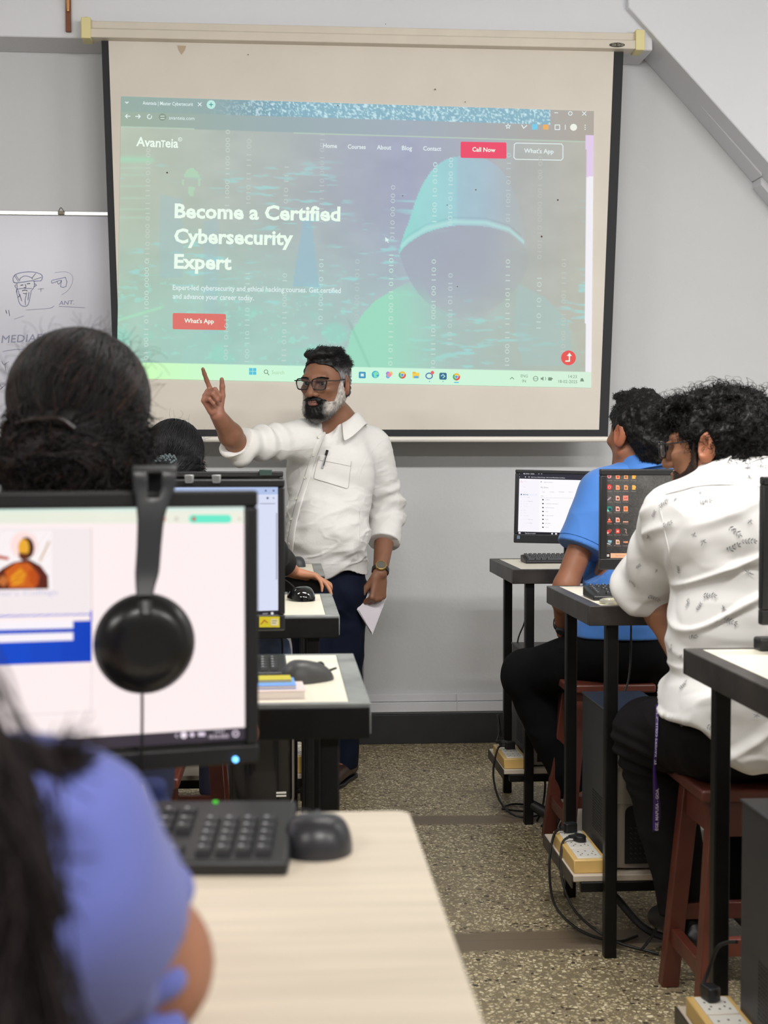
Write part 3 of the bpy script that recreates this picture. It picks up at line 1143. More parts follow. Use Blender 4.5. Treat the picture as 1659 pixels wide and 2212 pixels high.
line_px(bt, [(1222, 780), (1230, 780), (1230, 767)], 2.6, P2, W)
poly_px(bt, [(1224.5, 769), (1230, 762), (1235.5, 769)], P2, W)
bt.build('page_button', M_img, img, og, smooth=0)
ic = MB()
dk = cl(120, 150, 130)
# window controls, tool bar icons
line_px(ic, [(271, 220), (274, 223), (277, 220)], 2, P1, Wb)
line_px(ic, [(428, 222), (435, 229)], 1.6, P1, Wb)
line_px(ic, [(435, 222), (428, 229)], 1.6, P1, Wb)
disc_px(ic, 456, 226, 9.5, P1, cl(190, 236, 226))
line_px(ic, [(452, 226), (460, 226)], 1.8, P2, cl(90, 150, 150))
line_px(ic, [(456, 222), (456, 230)], 1.8, P2, cl(90, 150, 150))
line_px(ic, [(281, 251), (271, 251)], 2, P1, Wb)
line_px(ic, [(275, 247), (271, 251), (275, 255)], 2, P1, Wb)
line_px(ic, [(293, 251.5), (303, 251.5)], 2, P1, Wb)
line_px(ic, [(299, 247.5), (303, 251.5), (299, 255.5)], 2, P1, Wb)
line_px(ic, [(323 + 4.5 * math.cos(t), 252 + 4.5 * math.sin(t)) for t in np.linspace(-0.4, 4.9, 14)], 1.8, P1, Wb)
disc_px(ic, 351, 253, 8, P1, cl(140, 156, 140))
line_px(ic, [(347, 251), (355, 251)], 1.4, P2, Wb)
line_px(ic, [(347, 256), (355, 256)], 1.4, P2, Wb)
line_px(ic, [(1198, 243.5), (1205, 243.7)], 1.6, P1, Wb)
line_px(ic, [(1232 + 4 * math.cos(t), 245 + 4 * math.sin(t)) for t in np.linspace(0, 6.3, 12)], 1.6, P1, Wb)
line_px(ic, [(1258, 241), (1266, 249)], 1.6, P1, Wb)
line_px(ic, [(1266, 241), (1258, 249)], 1.6, P1, Wb)
star = [(1097.5 + (5.5 if k % 2 == 0 else 2.3) * math.sin(k * math.pi / 5), 273 - (5.5 if k % 2 == 0 else 2.3) * math.cos(k * math.pi / 5)) for k in range(11)]
line_px(ic, star, 1.3, P1, Wb)
line_px(ic, [(1127, 270), (1131, 277), (1138, 271)], 2, P1, Wb)
rect_px(ic, 1149, 268, 1161, 280, P1, cl(120, 205, 235), 0.02, 2)
rect_px(ic, 1173, 269, 1185, 280, P1, cl(236, 178, 110), 0.02, 3)
line_px(ic, [(1199, 270), (1199, 280), (1209, 280), (1209, 270), (1199, 270)], 1.8, P1, Wb)
line_px(ic, [(1221, 270), (1221, 280)], 1.5, P1, Wb)
disc_px(ic, 1239, 275, 7.5, P1, cl(240, 244, 232))
for k in (-4.5, 0, 4.5):
    disc_px(ic, 1264, 275 + k, 1.3, P1, Wb, 8)
poly_px(ic, [(832, 512), (833, 523), (836, 520), (838, 525), (839.5, 524), (837.5, 519.5), (841, 519)], P1, Wb)
# taskbar icons
line_px(ic, [(265, 793), (281, 793.4), (281, 808), (265, 807.6), (265, 793)], 1.6, P1, cl(110, 190, 200))
rect_px(ic, 274, 794, 280, 807, P1, cl(96, 180, 205), 0.02)
for dx in (0, 8.2):
    for dy in (0, 7.6):
        rect_px(ic, 538 + dx, 795 + dy, 545.4 + dx, 801.8 + dy, P1, cl(92, 196, 222), 0.02)
line_px(ic, [(574.5 + 4 * math.cos(t), 803 + 4 * math.sin(t)) for t in np.linspace(0, 6.3, 14)], 1.5, P1, dk)
line_px(ic, [(577.5, 806), (581, 810)], 1.7, P1, dk)
text_px(ic, 'Search', (587, 808), (614, 808.6), 8.5, P1, cl(170, 214, 170))
rect_px(ic, 752, 801, 760, 815, P1, cl(170, 176, 176), 0.02)
rect_px(ic, 775, 803, 790, 817, P1, cl(72, 150, 190), 0.02, 2)
rect_px(ic, 779, 807, 786, 813, P2, cl(210, 240, 240), 0.02)
disc_px(ic, 811, 809, 8, P1, cl(70, 170, 214))
poly_px(ic, [(806, 806), (813, 802), (819, 808), (812, 811), (817, 815), (809, 816)], P2, cl(130, 224, 180))
for cc, dx, dy in ((cl(236, 150, 160), 0, 0), (cl(240, 196, 110), 3, -3), (cl(120, 176, 232), -3, 3), (cl(170, 140, 220), -3, -3)):
    disc_px(ic, 841 + dx, 810 + dy, 4.5, P1 if dx else P2, cc, 12)


def chrome(ic, cx, cy, r):
    for a0, cc in ((0.2, cl(90, 180, 110)), (2.3, cl(236, 196, 70)), (4.4, cl(226, 92, 84))):
        pts = [(cx, cy)] + [(cx + r * math.cos(a0 + 2.1 * k / 8 + 1.6), cy + r * math.sin(a0 + 2.1 * k / 8 + 1.6)) for k in range(9)]
        poly_px(ic, pts, P1, cc)
    disc_px(ic, cx, cy, r * 0.48, P2, cl(232, 240, 236), 12)
    disc_px(ic, cx, cy, r * 0.36, P3, cl(92, 150, 222), 12)


chrome(ic, 869, 810, 8)
rect_px(ic, 891, 805, 906, 817, P1, cl(246, 206, 84), 0.02, 1)
rect_px(ic, 891, 803, 898, 807, P1, cl(236, 186, 70), 0.02, 1)
rect_px(ic, 894, 812, 904, 817, P2, cl(96, 176, 220), 0.02)
line_px(ic, [(927 + 7 * math.cos(t), 812 + 6 * math.sin(t)) for t in np.linspace(0, 6.3, 16)], 2.4, P1, cl(90, 120, 180))
disc_px(ic, 934, 805, 4, P2, cl(226, 110, 110), 12)
rect_px(ic, 949, 805, 965, 820, P1, cl(60, 112, 140), 0.02, 3)
line_px(ic, [(953, 812), (957, 809), (961, 813), (957, 816)], 1.8, P2, cl(180, 226, 236))
chrome(ic, 986, 814, 8)
for xx in (928, 957):
    disc_px(ic, xx, 824, 1.2, P1, cl(110, 170, 190), 8)
rect_px(ic, 981, 825, 991, 827, P1, cl(90, 180, 220), 0.02)
tc_ = cl(126, 150, 130)
line_px(ic, [(1102, 819), (1106, 815), (1110, 819)], 1.6, P1, tc_)
text_px(ic, 'ENG', (1125, 815), (1140, 815.4), 6.5, P1, tc_)
text_px(ic, 'IN', (1128, 826), (1136, 826.2), 6.5, P1, tc_)
line_px(ic, [(1157 + 5 * math.cos(t), 818 + 5 * math.sin(t)) for t in np.linspace(0, 6.3, 14)], 1.4, P1, tc_)
line_px(ic, [(1152, 818), (1162, 818)], 1, P1, tc_)
poly_px(ic, [(1168, 816), (1171, 816), (1174, 813), (1174, 823), (1171, 820), (1168, 820)], P1, tc_)
line_px(ic, [(1176 + 3 * math.cos(t), 818 + 4 * math.sin(t)) for t in np.linspace(-1, 1, 6)], 1.1, P1, tc_)
rect_px(ic, 1184, 815, 1192, 822, P1, tc_, 0.02, 1)
text_px(ic, '14:23', (1228, 816.5), (1246, 817), 7, P1, tc_)
text_px(ic, '18-02-2025', (1206, 827), (1247, 828), 7, P1, tc_)
poly_px(ic, [(1253, 824), (1255, 817), (1259, 817), (1262, 824)], P1, tc_)
ic.build('icon_print', M_img, img, og, smooth=0)
# columns of ones and zeros
bn = MB()
rg = random.Random(3)
for x, y0, y1, wgt in ((315, 778, 560, .5), (318, 560, 320, .35), (487, 778, 690, .4), (490, 460, 280, .35), (533, 782, 590, .45), (536, 440, 300, .35), (613, 780, 590, .45), (617, 440, 360, .35), (692, 700, 560, .4), (694, 480, 290, .3), (770, 700, 560, .25), (843, 790, 550, .55), (847, 520, 400, .5), (935, 795, 560, .5), (938, 480, 350, .55), (971, 745, 590, .4), (972, 488, 340, .5), (1095, 790, 560, .5), (1097, 480, 330, .3), (1163, 710, 600, .45), (1165, 560, 330, .2), (1216, 760, 560, .25)):
    n = int((y0 - y1) / 9.5)
    s = ''
    while len(s) < n:
        s += ''.join(rg.choice('01') for _ in range(rg.choice((2, 2, 3, 4)))) + ' '
    base = image_color(np.array([float(x)]), np.array([(y0 + y1) / 2.0]))[0]
    cc = base + (np.array([224, 240, 232]) - base) * wgt * 0.95
    text_px(bn, s[:n], (x + 5, y0), (x + 5 + 2, y1), 10, P1, s2l(cc))
bn.build('digit_lettering', M_img, img, og, smooth=0)
# fly specks and stains on the screen cloth
spk = MB()
Pq = lambda x, y: at(x, y, YS - 0.0095)
for x, y, r in ((361, 373, 2), (940, 193, 1.6), (1028, 410, 1.5), (1205, 432, 2), (1170, 511, 2.2), (988, 619, 1.2), (1193, 818, 1.2), (536, 118, 1.2), (1005, 220, 1.2), (833, 52, 1), (730, 228, 1.4), (966, 443, 1.2), (870, 423, 1.2)):
    disc_px(spk, x, y, r, Pq, None, 8)
spk.build('fly_specks', mat('speck_brown', S(84, 70, 58), rough=0.9), ps, og, smooth=0)
stn = MB()
Pq = lambda x, y: at(x, y, YS - 0.001)
poly_px(stn, [(383, 98), (402, 99), (399, 108), (392, 118), (386, 108)], Pq, None)
stn.build('stain', mat('stain_brown', S(182, 164, 140), rough=0.9), ps, og, smooth=0)
# ================================================================ FURNITURE
def cloth_fold(V, N):
    return V + N * (0.004 * (1 - 2 * np.abs(vnoise(V * np.array([40, 40, 9.0]), 5))))[:, None]


M_steel = mat('black_steel', S(15, 14, 14), rough=0.42, spec=0.28, vary=(20, 0.3), bump=(60, 0.2, 0.002))
M_angle = mat('worn_steel_angle', S(58, 53, 50), rough=0.42, metal=0.2, vary=(14, 0.45), bump=(50, 0.2, 0.002))
M_angle2 = mat('grey_edging', S(128, 130, 128), rough=0.5, vary=(14, 0.25))
M_lam = mat('cream_laminate', S(236, 229, 210), rough=0.35, vary=(5, 0.03))
M_beech = mat('beech_laminate', S(230, 216, 196), rough=0.45, vary=(9, 0.10, (0.3, 5, 1)))
M_shelf = mat('shelf_board', S(206, 192, 174), rough=0.5, vary=(6, 0.08))
M_red = mat('red_brown_paint', S(92, 45, 33), rough=0.42, vary=(9, 0.22), bump=(40, 0.2, 0.003))
M_blackp = mat('black_plastic', S(24, 24, 26), rough=0.42)
M_blackg = mat('black_gloss', S(16, 16, 18), rough=0.16, coat=0.4)
M_darkp = mat('charcoal_plastic', S(50, 51, 55), rough=0.5)
M_key = mat('key_plastic', S(36, 37, 40), rough=0.45)
M_keyl = mat('key_legend', S(180, 182, 186), rough=0.6)
M_silver = mat('silver_plastic', S(150, 143, 134), rough=0.32, metal=0.5)
M_cable = mat('black_cable', S(18, 18, 19), rough=0.5)
M_white = mat('white_plastic', S(226, 222, 214), rough=0.4)
M_yellow = mat('varnished_wood', S(226, 188, 116), rough=0.4, vary=(10, 0.12, (1, 0.2, 1)))
M_disp = emit_attr_mat('display', 1.0, 0.01, 0.25)


def desk(label, x0, x1, y0, y1, z, kind='steel', side='l', shelf=None, inset=0.05, group=None, name='computer_desk'):
    t = thing(name, label, 'desk', (0.5 * (x0 + x1), 0.5 * (y0 + y1), 0), group=group)
    og = t.location
    og = (og[0], og[1], 0)
    if kind == 'steel':
        MB().box((x0 + 0.035, y0 + 0.012, z - 0.02), (x1 - 0.035, y1 - 0.012, z)).build('table_top', M_lam, t, og, bevel=0.002)
        a = MB()
        a.box((x0, y0, z - 0.05), (x1, y0 + 0.014, z + 0.0015)).box((x0, y1 - 0.014, z - 0.05), (x1, y1, z + 0.0015))
        a.box((x0, y0 + 0.0145, z - 0.05), (x0 + 0.036, y1 - 0.0145, z + 0.0008)).box((x1 - 0.036, y0 + 0.0145, z - 0.05), (x1, y1 - 0.0145, z + 0.0008))
        a.build('edge_frame', M_angle if side == 'l' else M_angle2, t, og, bevel=0.002)
        if side == 'r':
            MB().box((x0 + 0.01, y0 - 0.006, z - 0.056), (x1 - 0.002, y0 - 0.001, z - 0.004)).build('front_apron', M_steel, t, og, bevel=0.004)
    else:
        b = MB()
        r = 0.016
        P = []
        for cx, cy, a0 in ((x1 - r, y1 - r, 0), (x0 + r, y1 - r, 90), (x0 + r, y0 + r, 180), (x1 - r, y0 + r, 270)):
            for k in range(6):
                an = math.radians(a0 + 18 * k)
                P.append((cx + r * math.cos(an), cy + r * math.sin(an)))
        b.prism(P, z - 0.025, z)
        b.build('table_top', M_beech, t, og, bevel=0.003)
        MB().box((x0 + 0.06, y0 + 0.06, z - 0.07), (x1 - 0.06, y1 - 0.06, z - 0.025)).build('apron', M_steel, t, og)
    for lx in (x0 + inset, x1 - inset - 0.032):
        for ly in (y0 + 0.02, y1 - 0.055):
            MB().box((lx, ly, 0), (lx + 0.032, ly + 0.032, z - 0.02)).build('leg', M_steel, t, og, bevel=0.003)
    if shelf:
        sx0, sx1, sy0, sy1, sz = shelf
        MB().box((sx0, sy0, sz - 0.018), (sx1, sy1, sz)).build('shelf', M_shelf, t, og, bevel=0.003)
        f = MB()
        f.box((sx0 + 0.02, sy0 - 0.002, sz - 0.045), (x1 - inset, sy0 + 0.02, sz - 0.0185)).box((sx0 + 0.02, sy1 - 0.02, sz - 0.045), (x1 - inset, sy1 + 0.002, sz - 0.0185))
        f.build('shelf_rail', M_steel, t, og, bevel=0.002)
        # angle edge along the aisle end
        MB().box((sx0 - 0.004, sy0, sz - 0.034), (sx0 - 0.001, sy1, sz)).build('shelf_edge', M_angle, t, og)
    return t


XE = 0.138
dL1 = desk('pale beech-topped desk in the foreground, with keyboard and mouse at its end', -1.15, XE, 0.905, 1.537, 0.90, 'beech', 'r', name='wooden_desk')
dL2 = desk('cream-topped black desk with grey mouse and small booklets, behind the headphone monitor', -1.15, XE, 2.222, 2.80, 0.90, side='r', shelf=(-1.0, 0.06, 2.3, 2.72, 0.2))
dL3 = desk('cream-topped black desk carrying the shiny black mouse, second before the lecturer', -1.15, XE, 3.503, 4.085, 0.90, side='r', shelf=(-1.0, 0.06, 3.56, 4.02, 0.2))
dL4 = desk('black-framed desk right in front of the lecturer, under the resting hand', -1.15, XE, 4.76, 5.30, 0.90, side='r', shelf=(-1.0, 0.07, 4.82, 5.22, 0.2))
dA = desk('cream-topped black steel desk beside the white wall, under the file-list monitor', 0.797, 2.0, 4.82, 5.37, 0.91, shelf=(0.775, 1.9, 4.86, 5.22, 0.195))
dB = desk('cream-topped black steel desk under the dark-desktop monitor, behind the patterned-shirt man', 0.775, 2.0, 3.49, 4.07, 0.92, shelf=(0.752, 1.9, 3.56, 3.97, 0.205))
dC = desk('nearest cream-topped black steel desk, cut off by the photo edge beside the patterned shirt', 0.795, 2.0, 2.15, 2.72, 0.915, shelf=(0.77, 1.9, 2.2, 2.66, 0.215))


def monitor(label, pr, rz, w, h, bez, name='monitor', roll=0.0, foot_z=0.9, foot_y=0.0, frame_mat=None, base=(0.22, 0.11), group=None):
    """pr: lower right corner of the front face; returns (thing, plane point, normal)"""
    R = rotm(rz)
    pr = np.array(pr)
    c = pr - R[:3, :3] @ np.array([w / 2, 0, 0])
    t = thing(name, label, 'monitor', (c[0], c[1], foot_z), rz, group)
    M = rotm(0, 0, roll, (0, 0, c[2] - foot_z))
    bl, brr, bt, bb_ = bez
    fr = MB()
    # bezel frame and shell
    fr.box((-w / 2, 0, 0), (w / 2, 0.022, bb_), M).box((-w / 2, 0, h - bt), (w / 2, 0.022, h), M)
    fr.box((-w / 2, 0, bb_), (-w / 2 + bl, 0.022, h - bt), M).box((w / 2 - brr, 0, bb_), (w / 2, 0.022, h - bt), M)
    fr.build('bezel', frame_mat or M_blackp, t, bevel=0.003)
    MB().box((-w / 2 + 0.006, 0.016, 0.006), (w / 2 - 0.006, 0.04, h - 0.006), M).build('back_shell', M_blackp, t, bevel=0.006)
    s = MB()
    x0, x1, zz0, zz1 = -w / 2 + bl, w / 2 - brr, bb_, h - bt
    s.quad(*[xf(M, np.array([p]))[0] for p in ((x0, 0.006, zz0), (x1, 0.006, zz0), (x1, 0.006, zz1), (x0, 0.006, zz1))], col=(0.0, 0.0, 0.0))
    nk = MB()
    nk.box((-0.03, 0.04, 0.012), (0.03, 0.062, c[2] - foot_z + h * 0.45))
    nk.build('stand_neck', M_blackp, t, bevel=0.004)
    b = MB()
    bw, bd = base
    b.prism([(bw / 2 * math.cos(a), 0.05 + foot_y + bd / 2 * math.sin(a)) for a in np.linspace(0, 2 * math.pi, 33)[:-1]], 0.0, 0.014)
    b.build('stand_base', M_blackp, t, bevel=0.004)
    n = R[:3, :3] @ np.array([0, -1.0, 0])
    p0 = c + R[:3, :3] @ np.array([0, 0.006, 0])
    inv = np.linalg.inv(np.array(Matrix.Translation((c[0], c[1], foot_z)) @ Matrix.Rotation(rz, 4, 'Z')))

    def plane(k):
        q0 = p0 + n * 0.0006 * k

        def f(x, y):
            return xf(inv, onplane(x, y, q0, n)[None])[0]
        return f
    return t, s, plane


# ---- foreground monitor, turned a little towards the aisle
pr = onplane(560, 1648, (-0.03, 1.585, 0), np.array([math.sin(0.245), -math.cos(0.245), 0]))
t1, s1, pl = monitor('black monitor in the foreground showing a login page, headphones hung on it', pr, 0.245, 0.49, 0.312, (0.013, 0.0155, 0.0185, 0.022), foot_z=0.9, foot_y=-0.03, base=(0.2, 0.10))
scr = s1.build('screen', M_blackg, t1, smooth=0)
P, P_, P__ = pl(1), pl(2), pl(3)
d = MB()
cl = lambda r, g, b: tuple(s2l([r, g, b]))


def grad_quad(mb, x0, y0, x1, y1, ca, cb, plane, sk=0.0, n=8):
    """quad in picture pixels with colour ca (left) to cb (right)"""
    for k in range(n):
        xa, xb = x0 + (x1 - x0) * k / n, x0 + (x1 - x0) * (k + 1) / n
        t = (k + 0.5) / n
        c = tuple(np.array(ca) * (1 - t) + np.array(cb) * t)
        poly_px(mb, [(xa, y0 + sk * (xa - x0)), (xb, y0 + sk * (xb - x0)), (xb, y1 + sk * (xb - x0)), (xa, y1 + sk * (xa - x0))], plane, c)


XLm = -330
grad_quad(d, XLm, 1079, 528, 1105, cl(206, 232, 222), cl(222, 240, 232), P)
grad_quad(d, XLm, 1105, 528, 1132, cl(226, 234, 214), cl(240, 240, 226), P, -0.002)
poly_px(d, [(XLm, 1132), (528, 1130), (531, 1571), (XLm, 1625)], P, cl(255, 240, 240))
poly_px(d, [(XLm, 1625), (531, 1571), (532, 1597), (XLm, 1652)], P, cl(58, 50, 62))
# page card, band and boxes
poly_px(d, [(XLm, 1142), (194, 1141), (194, 1330), (XLm, 1335)], P_, cl(244, 234, 236))
line_px(d, [(197, 1141), (198, 1330)], 3, P_, cl(226, 212, 208))
line_px(d, [(198, 1437), (197, 1538), (XLm, 1560)], 3, P_, cl(238, 222, 226))
for k in range(8):
    xa, xb = XLm + (198 - XLm) * k / 8, XLm + (198 - XLm) * (k + 1) / 8
    c = cl(2, 92 - 4 * k, 232 - 6 * k)
    poly_px(d, [(xa, 1346 - 0.028 * xa - 0), (xb, 1346 - 0.028 * xb), (xb, 1437 - 0.036 * xb), (xa, 1437 - 0.036 * xa)], P_, c)
line_px(d, [(XLm, 1338), (198, 1327)], 4, P_, cl(70, 90, 215))
line_px(d, [(197, 1320), (197, 1340)], 4, P_, cl(40, 70, 215))
poly_px(d, [(XLm, 1350), (158, 1340), (158, 1357), (XLm, 1369)], P__, cl(250, 244, 250))
poly_px(d, [(XLm, 1379), (158, 1366), (158, 1383), (XLm, 1399)], P__, cl(250, 244, 250))
text_px(d, "Xavier's College", (-40, 1288), (125, 1284), 11, P__, cl(196, 196, 226))
# portrait picture on the page: generic figure in an orange robe
poly_px(d, [(-60, 1147), (112, 1146), (112, 1274), (-60, 1277)], P_, cl(255, 248, 248))
disc_px(d, 52, 1178, 30, pl(2.3), cl(255, 226, 222))
fg = [(-14, 1274), (-16, 1246), (4, 1228), (28, 1215), (62, 1208), (88, 1222), (104, 1244), (105, 1272)]
poly_px(d, fg, pl(2.6), cl(92, 32, 16))
for pts, c in (([(10, 1234), (34, 1216), (62, 1216), (80, 1236), (76, 1270), (20, 1270)], cl(206, 96, 24)), ([(22, 1246), (44, 1226), (56, 1240), (50, 1262), (26, 1266)], cl(238, 168, 40)), ([(60, 1236), (72, 1228), (86, 1244), (82, 1266), (66, 1262)], cl(180, 70, 24)), ([(-8, 1258), (6, 1242), (18, 1252), (10, 1268)], cl(196, 110, 50))):
    poly_px(d, pts, P__, c)
hp = [(57 + 17 * math.cos(t), 1184 + 24 * math.sin(t)) for t in np.linspace(0, 6.28, 24)[:-1]]
poly_px(d, hp, P__, cl(74, 34, 16))
hp = [(51 + 12 * math.cos(t), 1183 + 19 * math.sin(t)) for t in np.linspace(0, 6.28, 24)[:-1]]
poly_px(d, hp, pl(3.4), cl(236, 172, 52))
poly_px(d, [(40, 1194), (62, 1196), (60, 1207), (50, 1211), (42, 1206)], pl(3.8), cl(96, 40, 16))
line_px(d, [(86, 1212), (106, 1170)], 4, P__, cl(206, 178, 140))
poly_px(d, [(-8, 1198), (20, 1204), (18, 1210), (-8, 1206)], P__, cl(190, 80, 50))
# tool bar pill, task bar icons
rect_px(d, 408, 1112, 500, 1130, P_, cl(108, 236, 204), 0, 8)
disc_px(d, 419, 1121, 5, P__, cl(190, 110, 100))
disc_px(d, 354, 1121, 5, P__, cl(226, 150, 130))
disc_px(d, 381, 1121, 5, P__, cl(216, 210, 200))
disc_px(d, 517, 1121, 2.5, P__, cl(200, 190, 180))
line_px(d, [(383, 1593), (379, 1589), (383, 1586)], 2, P_, cl(220, 210, 225))
disc_px(d, 397, 1588, 7, P_, cl(250, 235, 250))
disc_px(d, 415, 1587, 5, P_, cl(235, 220, 240))
rect_px(d, 428, 1582, 443, 1590, P_, cl(235, 220, 240))
text_px(d, '14:23', (464, 1583), (484, 1582), 6, P_, cl(240, 225, 240))
text_px(d, '18-02-2025', (452, 1595), (494, 1593), 7, P_, cl(250, 235, 250))
line_px(d, [(509 + 6 * math.cos(t), 1585 + 6 * math.sin(t)) for t in np.linspace(0, 6.3, 12)], 2.5, P_, cl(240, 225, 240))
disc_px(d, 30, 1598, 10, P_, cl(216, 90, 80))
d.build('picture', M_disp, scr, smooth=0)
led = MB()
Pb = pl(-0)
n1 = np.array([math.sin(0.245), -math.cos(0.245), 0])
lp = onplane(508, 1640, pr + n1 * 0.0015, n1)
iv = np.linalg.inv(np.array(t1.matrix_basis)) if False else np.linalg.inv(np.array(Matrix.Translation(t1.location) @ Matrix.Rotation(0.245, 4, 'Z')))
lpl = xf(iv, lp[None])[0]
led.lathe([(0.0001, 0), (0.0032, 0), (0.0032, 0.003), (0.0001, 0.003)], 12, rotm(0, math.pi / 2, 0, lpl))
led.build('power_light', mat('blue_light', S(40, 120, 220), emit=1), t1)
_b = bpy.data.materials['blue_light'].node_tree.nodes['Principled BSDF']
_b.inputs['Emission Color'].default_value = S(110, 190, 255)
_b.inputs['Emission Strength'].default_value = 3.0

# ---- headphones hooked over the top of it
HP = lambda x, y, k=0.03: onplane(x, y, pr + n1 * k, n1)
hpt = thing('headphones', 'black headphones hanging over the top edge of the foreground monitor', 'headphones', tuple(HP(315, 1392)))
og = tuple(HP(315, 1392))
up = np.array([0, 0, 1.0])
rt = np.array([math.cos(0.245), math.sin(0.245), 0])
top = HP(333, 1040, 0)
zt_ = top[2] + 0.006
path, wid = [], []
for (x, y, k, w_) in ((312, 1296, 0.030, 0.017), (314, 1268, 0.026, 0.021), (318, 1235, 0.022, 0.0265), (322, 1180, 0.018, 0.0270), (326, 1120, 0.014, 0.029), (331, 1075, 0.010, 0.038), (334, 1052, 0.008, 0.046)):
    path.append(HP(x, y, k))
    wid.append(w_)
pc_ = path[-1].copy()
for k, z_, w_ in ((0.006, 0.004, 0.048), (-0.002, 0.0085, 0.049), (-0.020, 0.0095, 0.049), (-0.044, 0.0085, 0.049), (-0.052, 0.002, 0.047)):
    q = HP(334, 1040, k)
    q[2] = zt_ + z_
    path.append(q)
    wid.append(w_)
for dz, k, w_ in ((-0.03, -0.056, 0.034), (-0.08, -0.06, 0.027), (-0.15, -0.064, 0.026), (-0.185, -0.068, 0.017)):
    q = HP(330, 1040, k)
    q[2] = zt_ + dz
    path.append(q)
    wid.append(w_)
ns = 46
pp = spline(path, ns * 1)
ww = np.interp(np.linspace(0, 1, len(pp)), np.linspace(0, 1, len(wid)), wid)
M_hb = mat('band_black', S(44, 45, 48), rough=0.32)
hb = MB()
V, Fc = [], []
nu = 7
for p, w_ in zip(pp, ww):
    for k in range(nu):
        V.append(p + rt * w_ * (k / (nu - 1) - 0.5))
m_ = len(pp)
Lf = np.linspace(0, 1, m_) * (len(path) - 1)
for i in range(m_ - 1):
    for k in range(nu - 1):
        if 5.0 < Lf[i] < 6.9 and k in (2, 3):
            continue
        Fc.append((i * nu + k, i * nu + k + 1, (i + 1) * nu + k + 1, (i + 1) * nu + k))
hb.add(V, Fc)
hb.build('headband', M_hb, hpt, og, solid=0.004, bevel=0.0012)
Ry = rotm(0.245)[:3, :3]
for nm, (px_, py_, k, sgn) in (('ear_cup', (315, 1392, 0.034, 1)), ('ear_cup', (318, 1392, -0.062, -1))):
    cc = HP(px_, py_, k)
    Mx_ = np.eye(4)
    Mx_[:3, 0], Mx_[:3, 1], Mx_[:3, 2] = rt, up, -n1 * (-sgn)
    Mx_[:3, 3] = cc
    pf = [(0.0005, 0.012), (0.012, 0.0118), (0.022, 0.0125), (0.035, 0.0110), (0.044, 0.007), (0.049, 0.0015), (0.0535, -0.003), (0.0555, -0.008), (0.054, -0.014), (0.046, -0.017), (0.0005, -0.017)]
    cup = MB().lathe(pf, 48, Mx_).build(nm, mat('cup_gloss', S(14, 14, 16), rough=0.28), hpt, og)
    pf = [(0.022, -0.017), (0.050, -0.016), (0.053, -0.021), (0.050, -0.028), (0.040, -0.029), (0.024, -0.024)]
    MB().lathe(pf, 40, Mx_).build('ear_cushion', mat('cushion', S(20, 20, 21), rough=0.7), cup, None if True else og).location = tuple(-np.array(og))
    # yoke between strap and cup
    yk = MB()
    base = HP(312 if sgn > 0 else 318, 1300, k)
    yk.tube([base, HP(313 if sgn > 0 else 318, 1330, k + 0.004 * sgn)], [0.009, 0.011], 10)
    yk.build('yoke', M_blackp, hpt, og)
cb = MB()
cb.tube(spline([HP(307, 1500, 0.03), HP(307, 1560, 0.022), HP(306, 1640, 0.02), HP(305, 1700, 0.01), HP(300, 1745, 0.01)], 24), 0.0016, 6)
cb.build('cable', M_cable, hpt, og)

# ---- second row monitor: only its right edge shows past the first
pr2 = at(616, 1362, 2.68)
t2, s2, pl = monitor('monitor half hidden behind the foreground one, with a yellow sticker on its frame', pr2, 0.10, 0.46, 0.292, (0.013, 0.013, 0.015, 0.031))
scr = s2.build('screen', M_blackg, t2, smooth=0)
P, P_ = pl(1), pl(2)
d = MB()
poly_px(d, [(180, 1052), (600, 1051), (602, 1068), (180, 1070)], P, cl(176, 194, 232))
poly_px(d, [(180, 1070), (602, 1068), (601, 1322), (180, 1335)], P, cl(216, 222, 244))
poly_px(d, [(596, 1108), (599, 1108), (599, 1252), (596, 1252)], P_, cl(172, 174, 196))
disc_px(d, 574, 1060, 2.2, P_, cl(90, 100, 140))
disc_px(d, 591, 1060, 2.2, P_, cl(90, 100, 140))
disc_px(d, 578, 1076, 2.5, P_, cl(80, 84, 130))
disc_px(d, 591, 1076, 1.6, P_, cl(120, 124, 160))
line_px(d, [(562, 1088), (594, 1088)], 2.2, P_, cl(170, 170, 190))
line_px(d, [(600, 1322), (180, 1335)], 7, P_, cl(30, 30, 40))
disc_px(d, 588, 1325, 3, pl(3), cl(230, 230, 235))
line_px(d, [(568, 1326), (578, 1325)], 2, pl(3), cl(150, 150, 160))
d.build('picture', M_disp, scr, smooth=0)
st = MB()
Ps = pl(-0)
nn = np.array([math.sin(0.10), -math.cos(0.10), 0])
iv2 = np.linalg.inv(np.array(Matrix.Translation(t2.location) @ Matrix.Rotation(0.10, 4, 'Z')))
Pst = lambda k: (lambda x, y: xf(iv2, onplane(x, y, pr2 + nn * (0.0006 + 0.0004 * k), nn)[None])[0])
Q0, Q1 = Pst(0), Pst(1)
rect_px(st, 560, 1332, 604, 1355, Q0, S(232, 214, 40)[:3])
rect_px(st, 585, 1337, 601, 1351, Q1, S(236, 228, 190)[:3], 0, 3)
line_px(st, [(564, 1348), (571, 1340), (578, 1345)], 2.5, Q1, S(200, 120, 40)[:3])
line_px(st, [(588, 1341), (598, 1341)], 1.5, Pst(2), S(130, 120, 60)[:3])
line_px(st, [(588, 1346), (596, 1346)], 1.5, Pst(2), S(130, 120, 60)[:3])
st.build('sticker', mat('sticker_print', attr=True, rough=0.5), t2, smooth=0)
M_clear = mat('grey_clear_plastic', S(150, 152, 152), rough=0.3, trans=0.3)
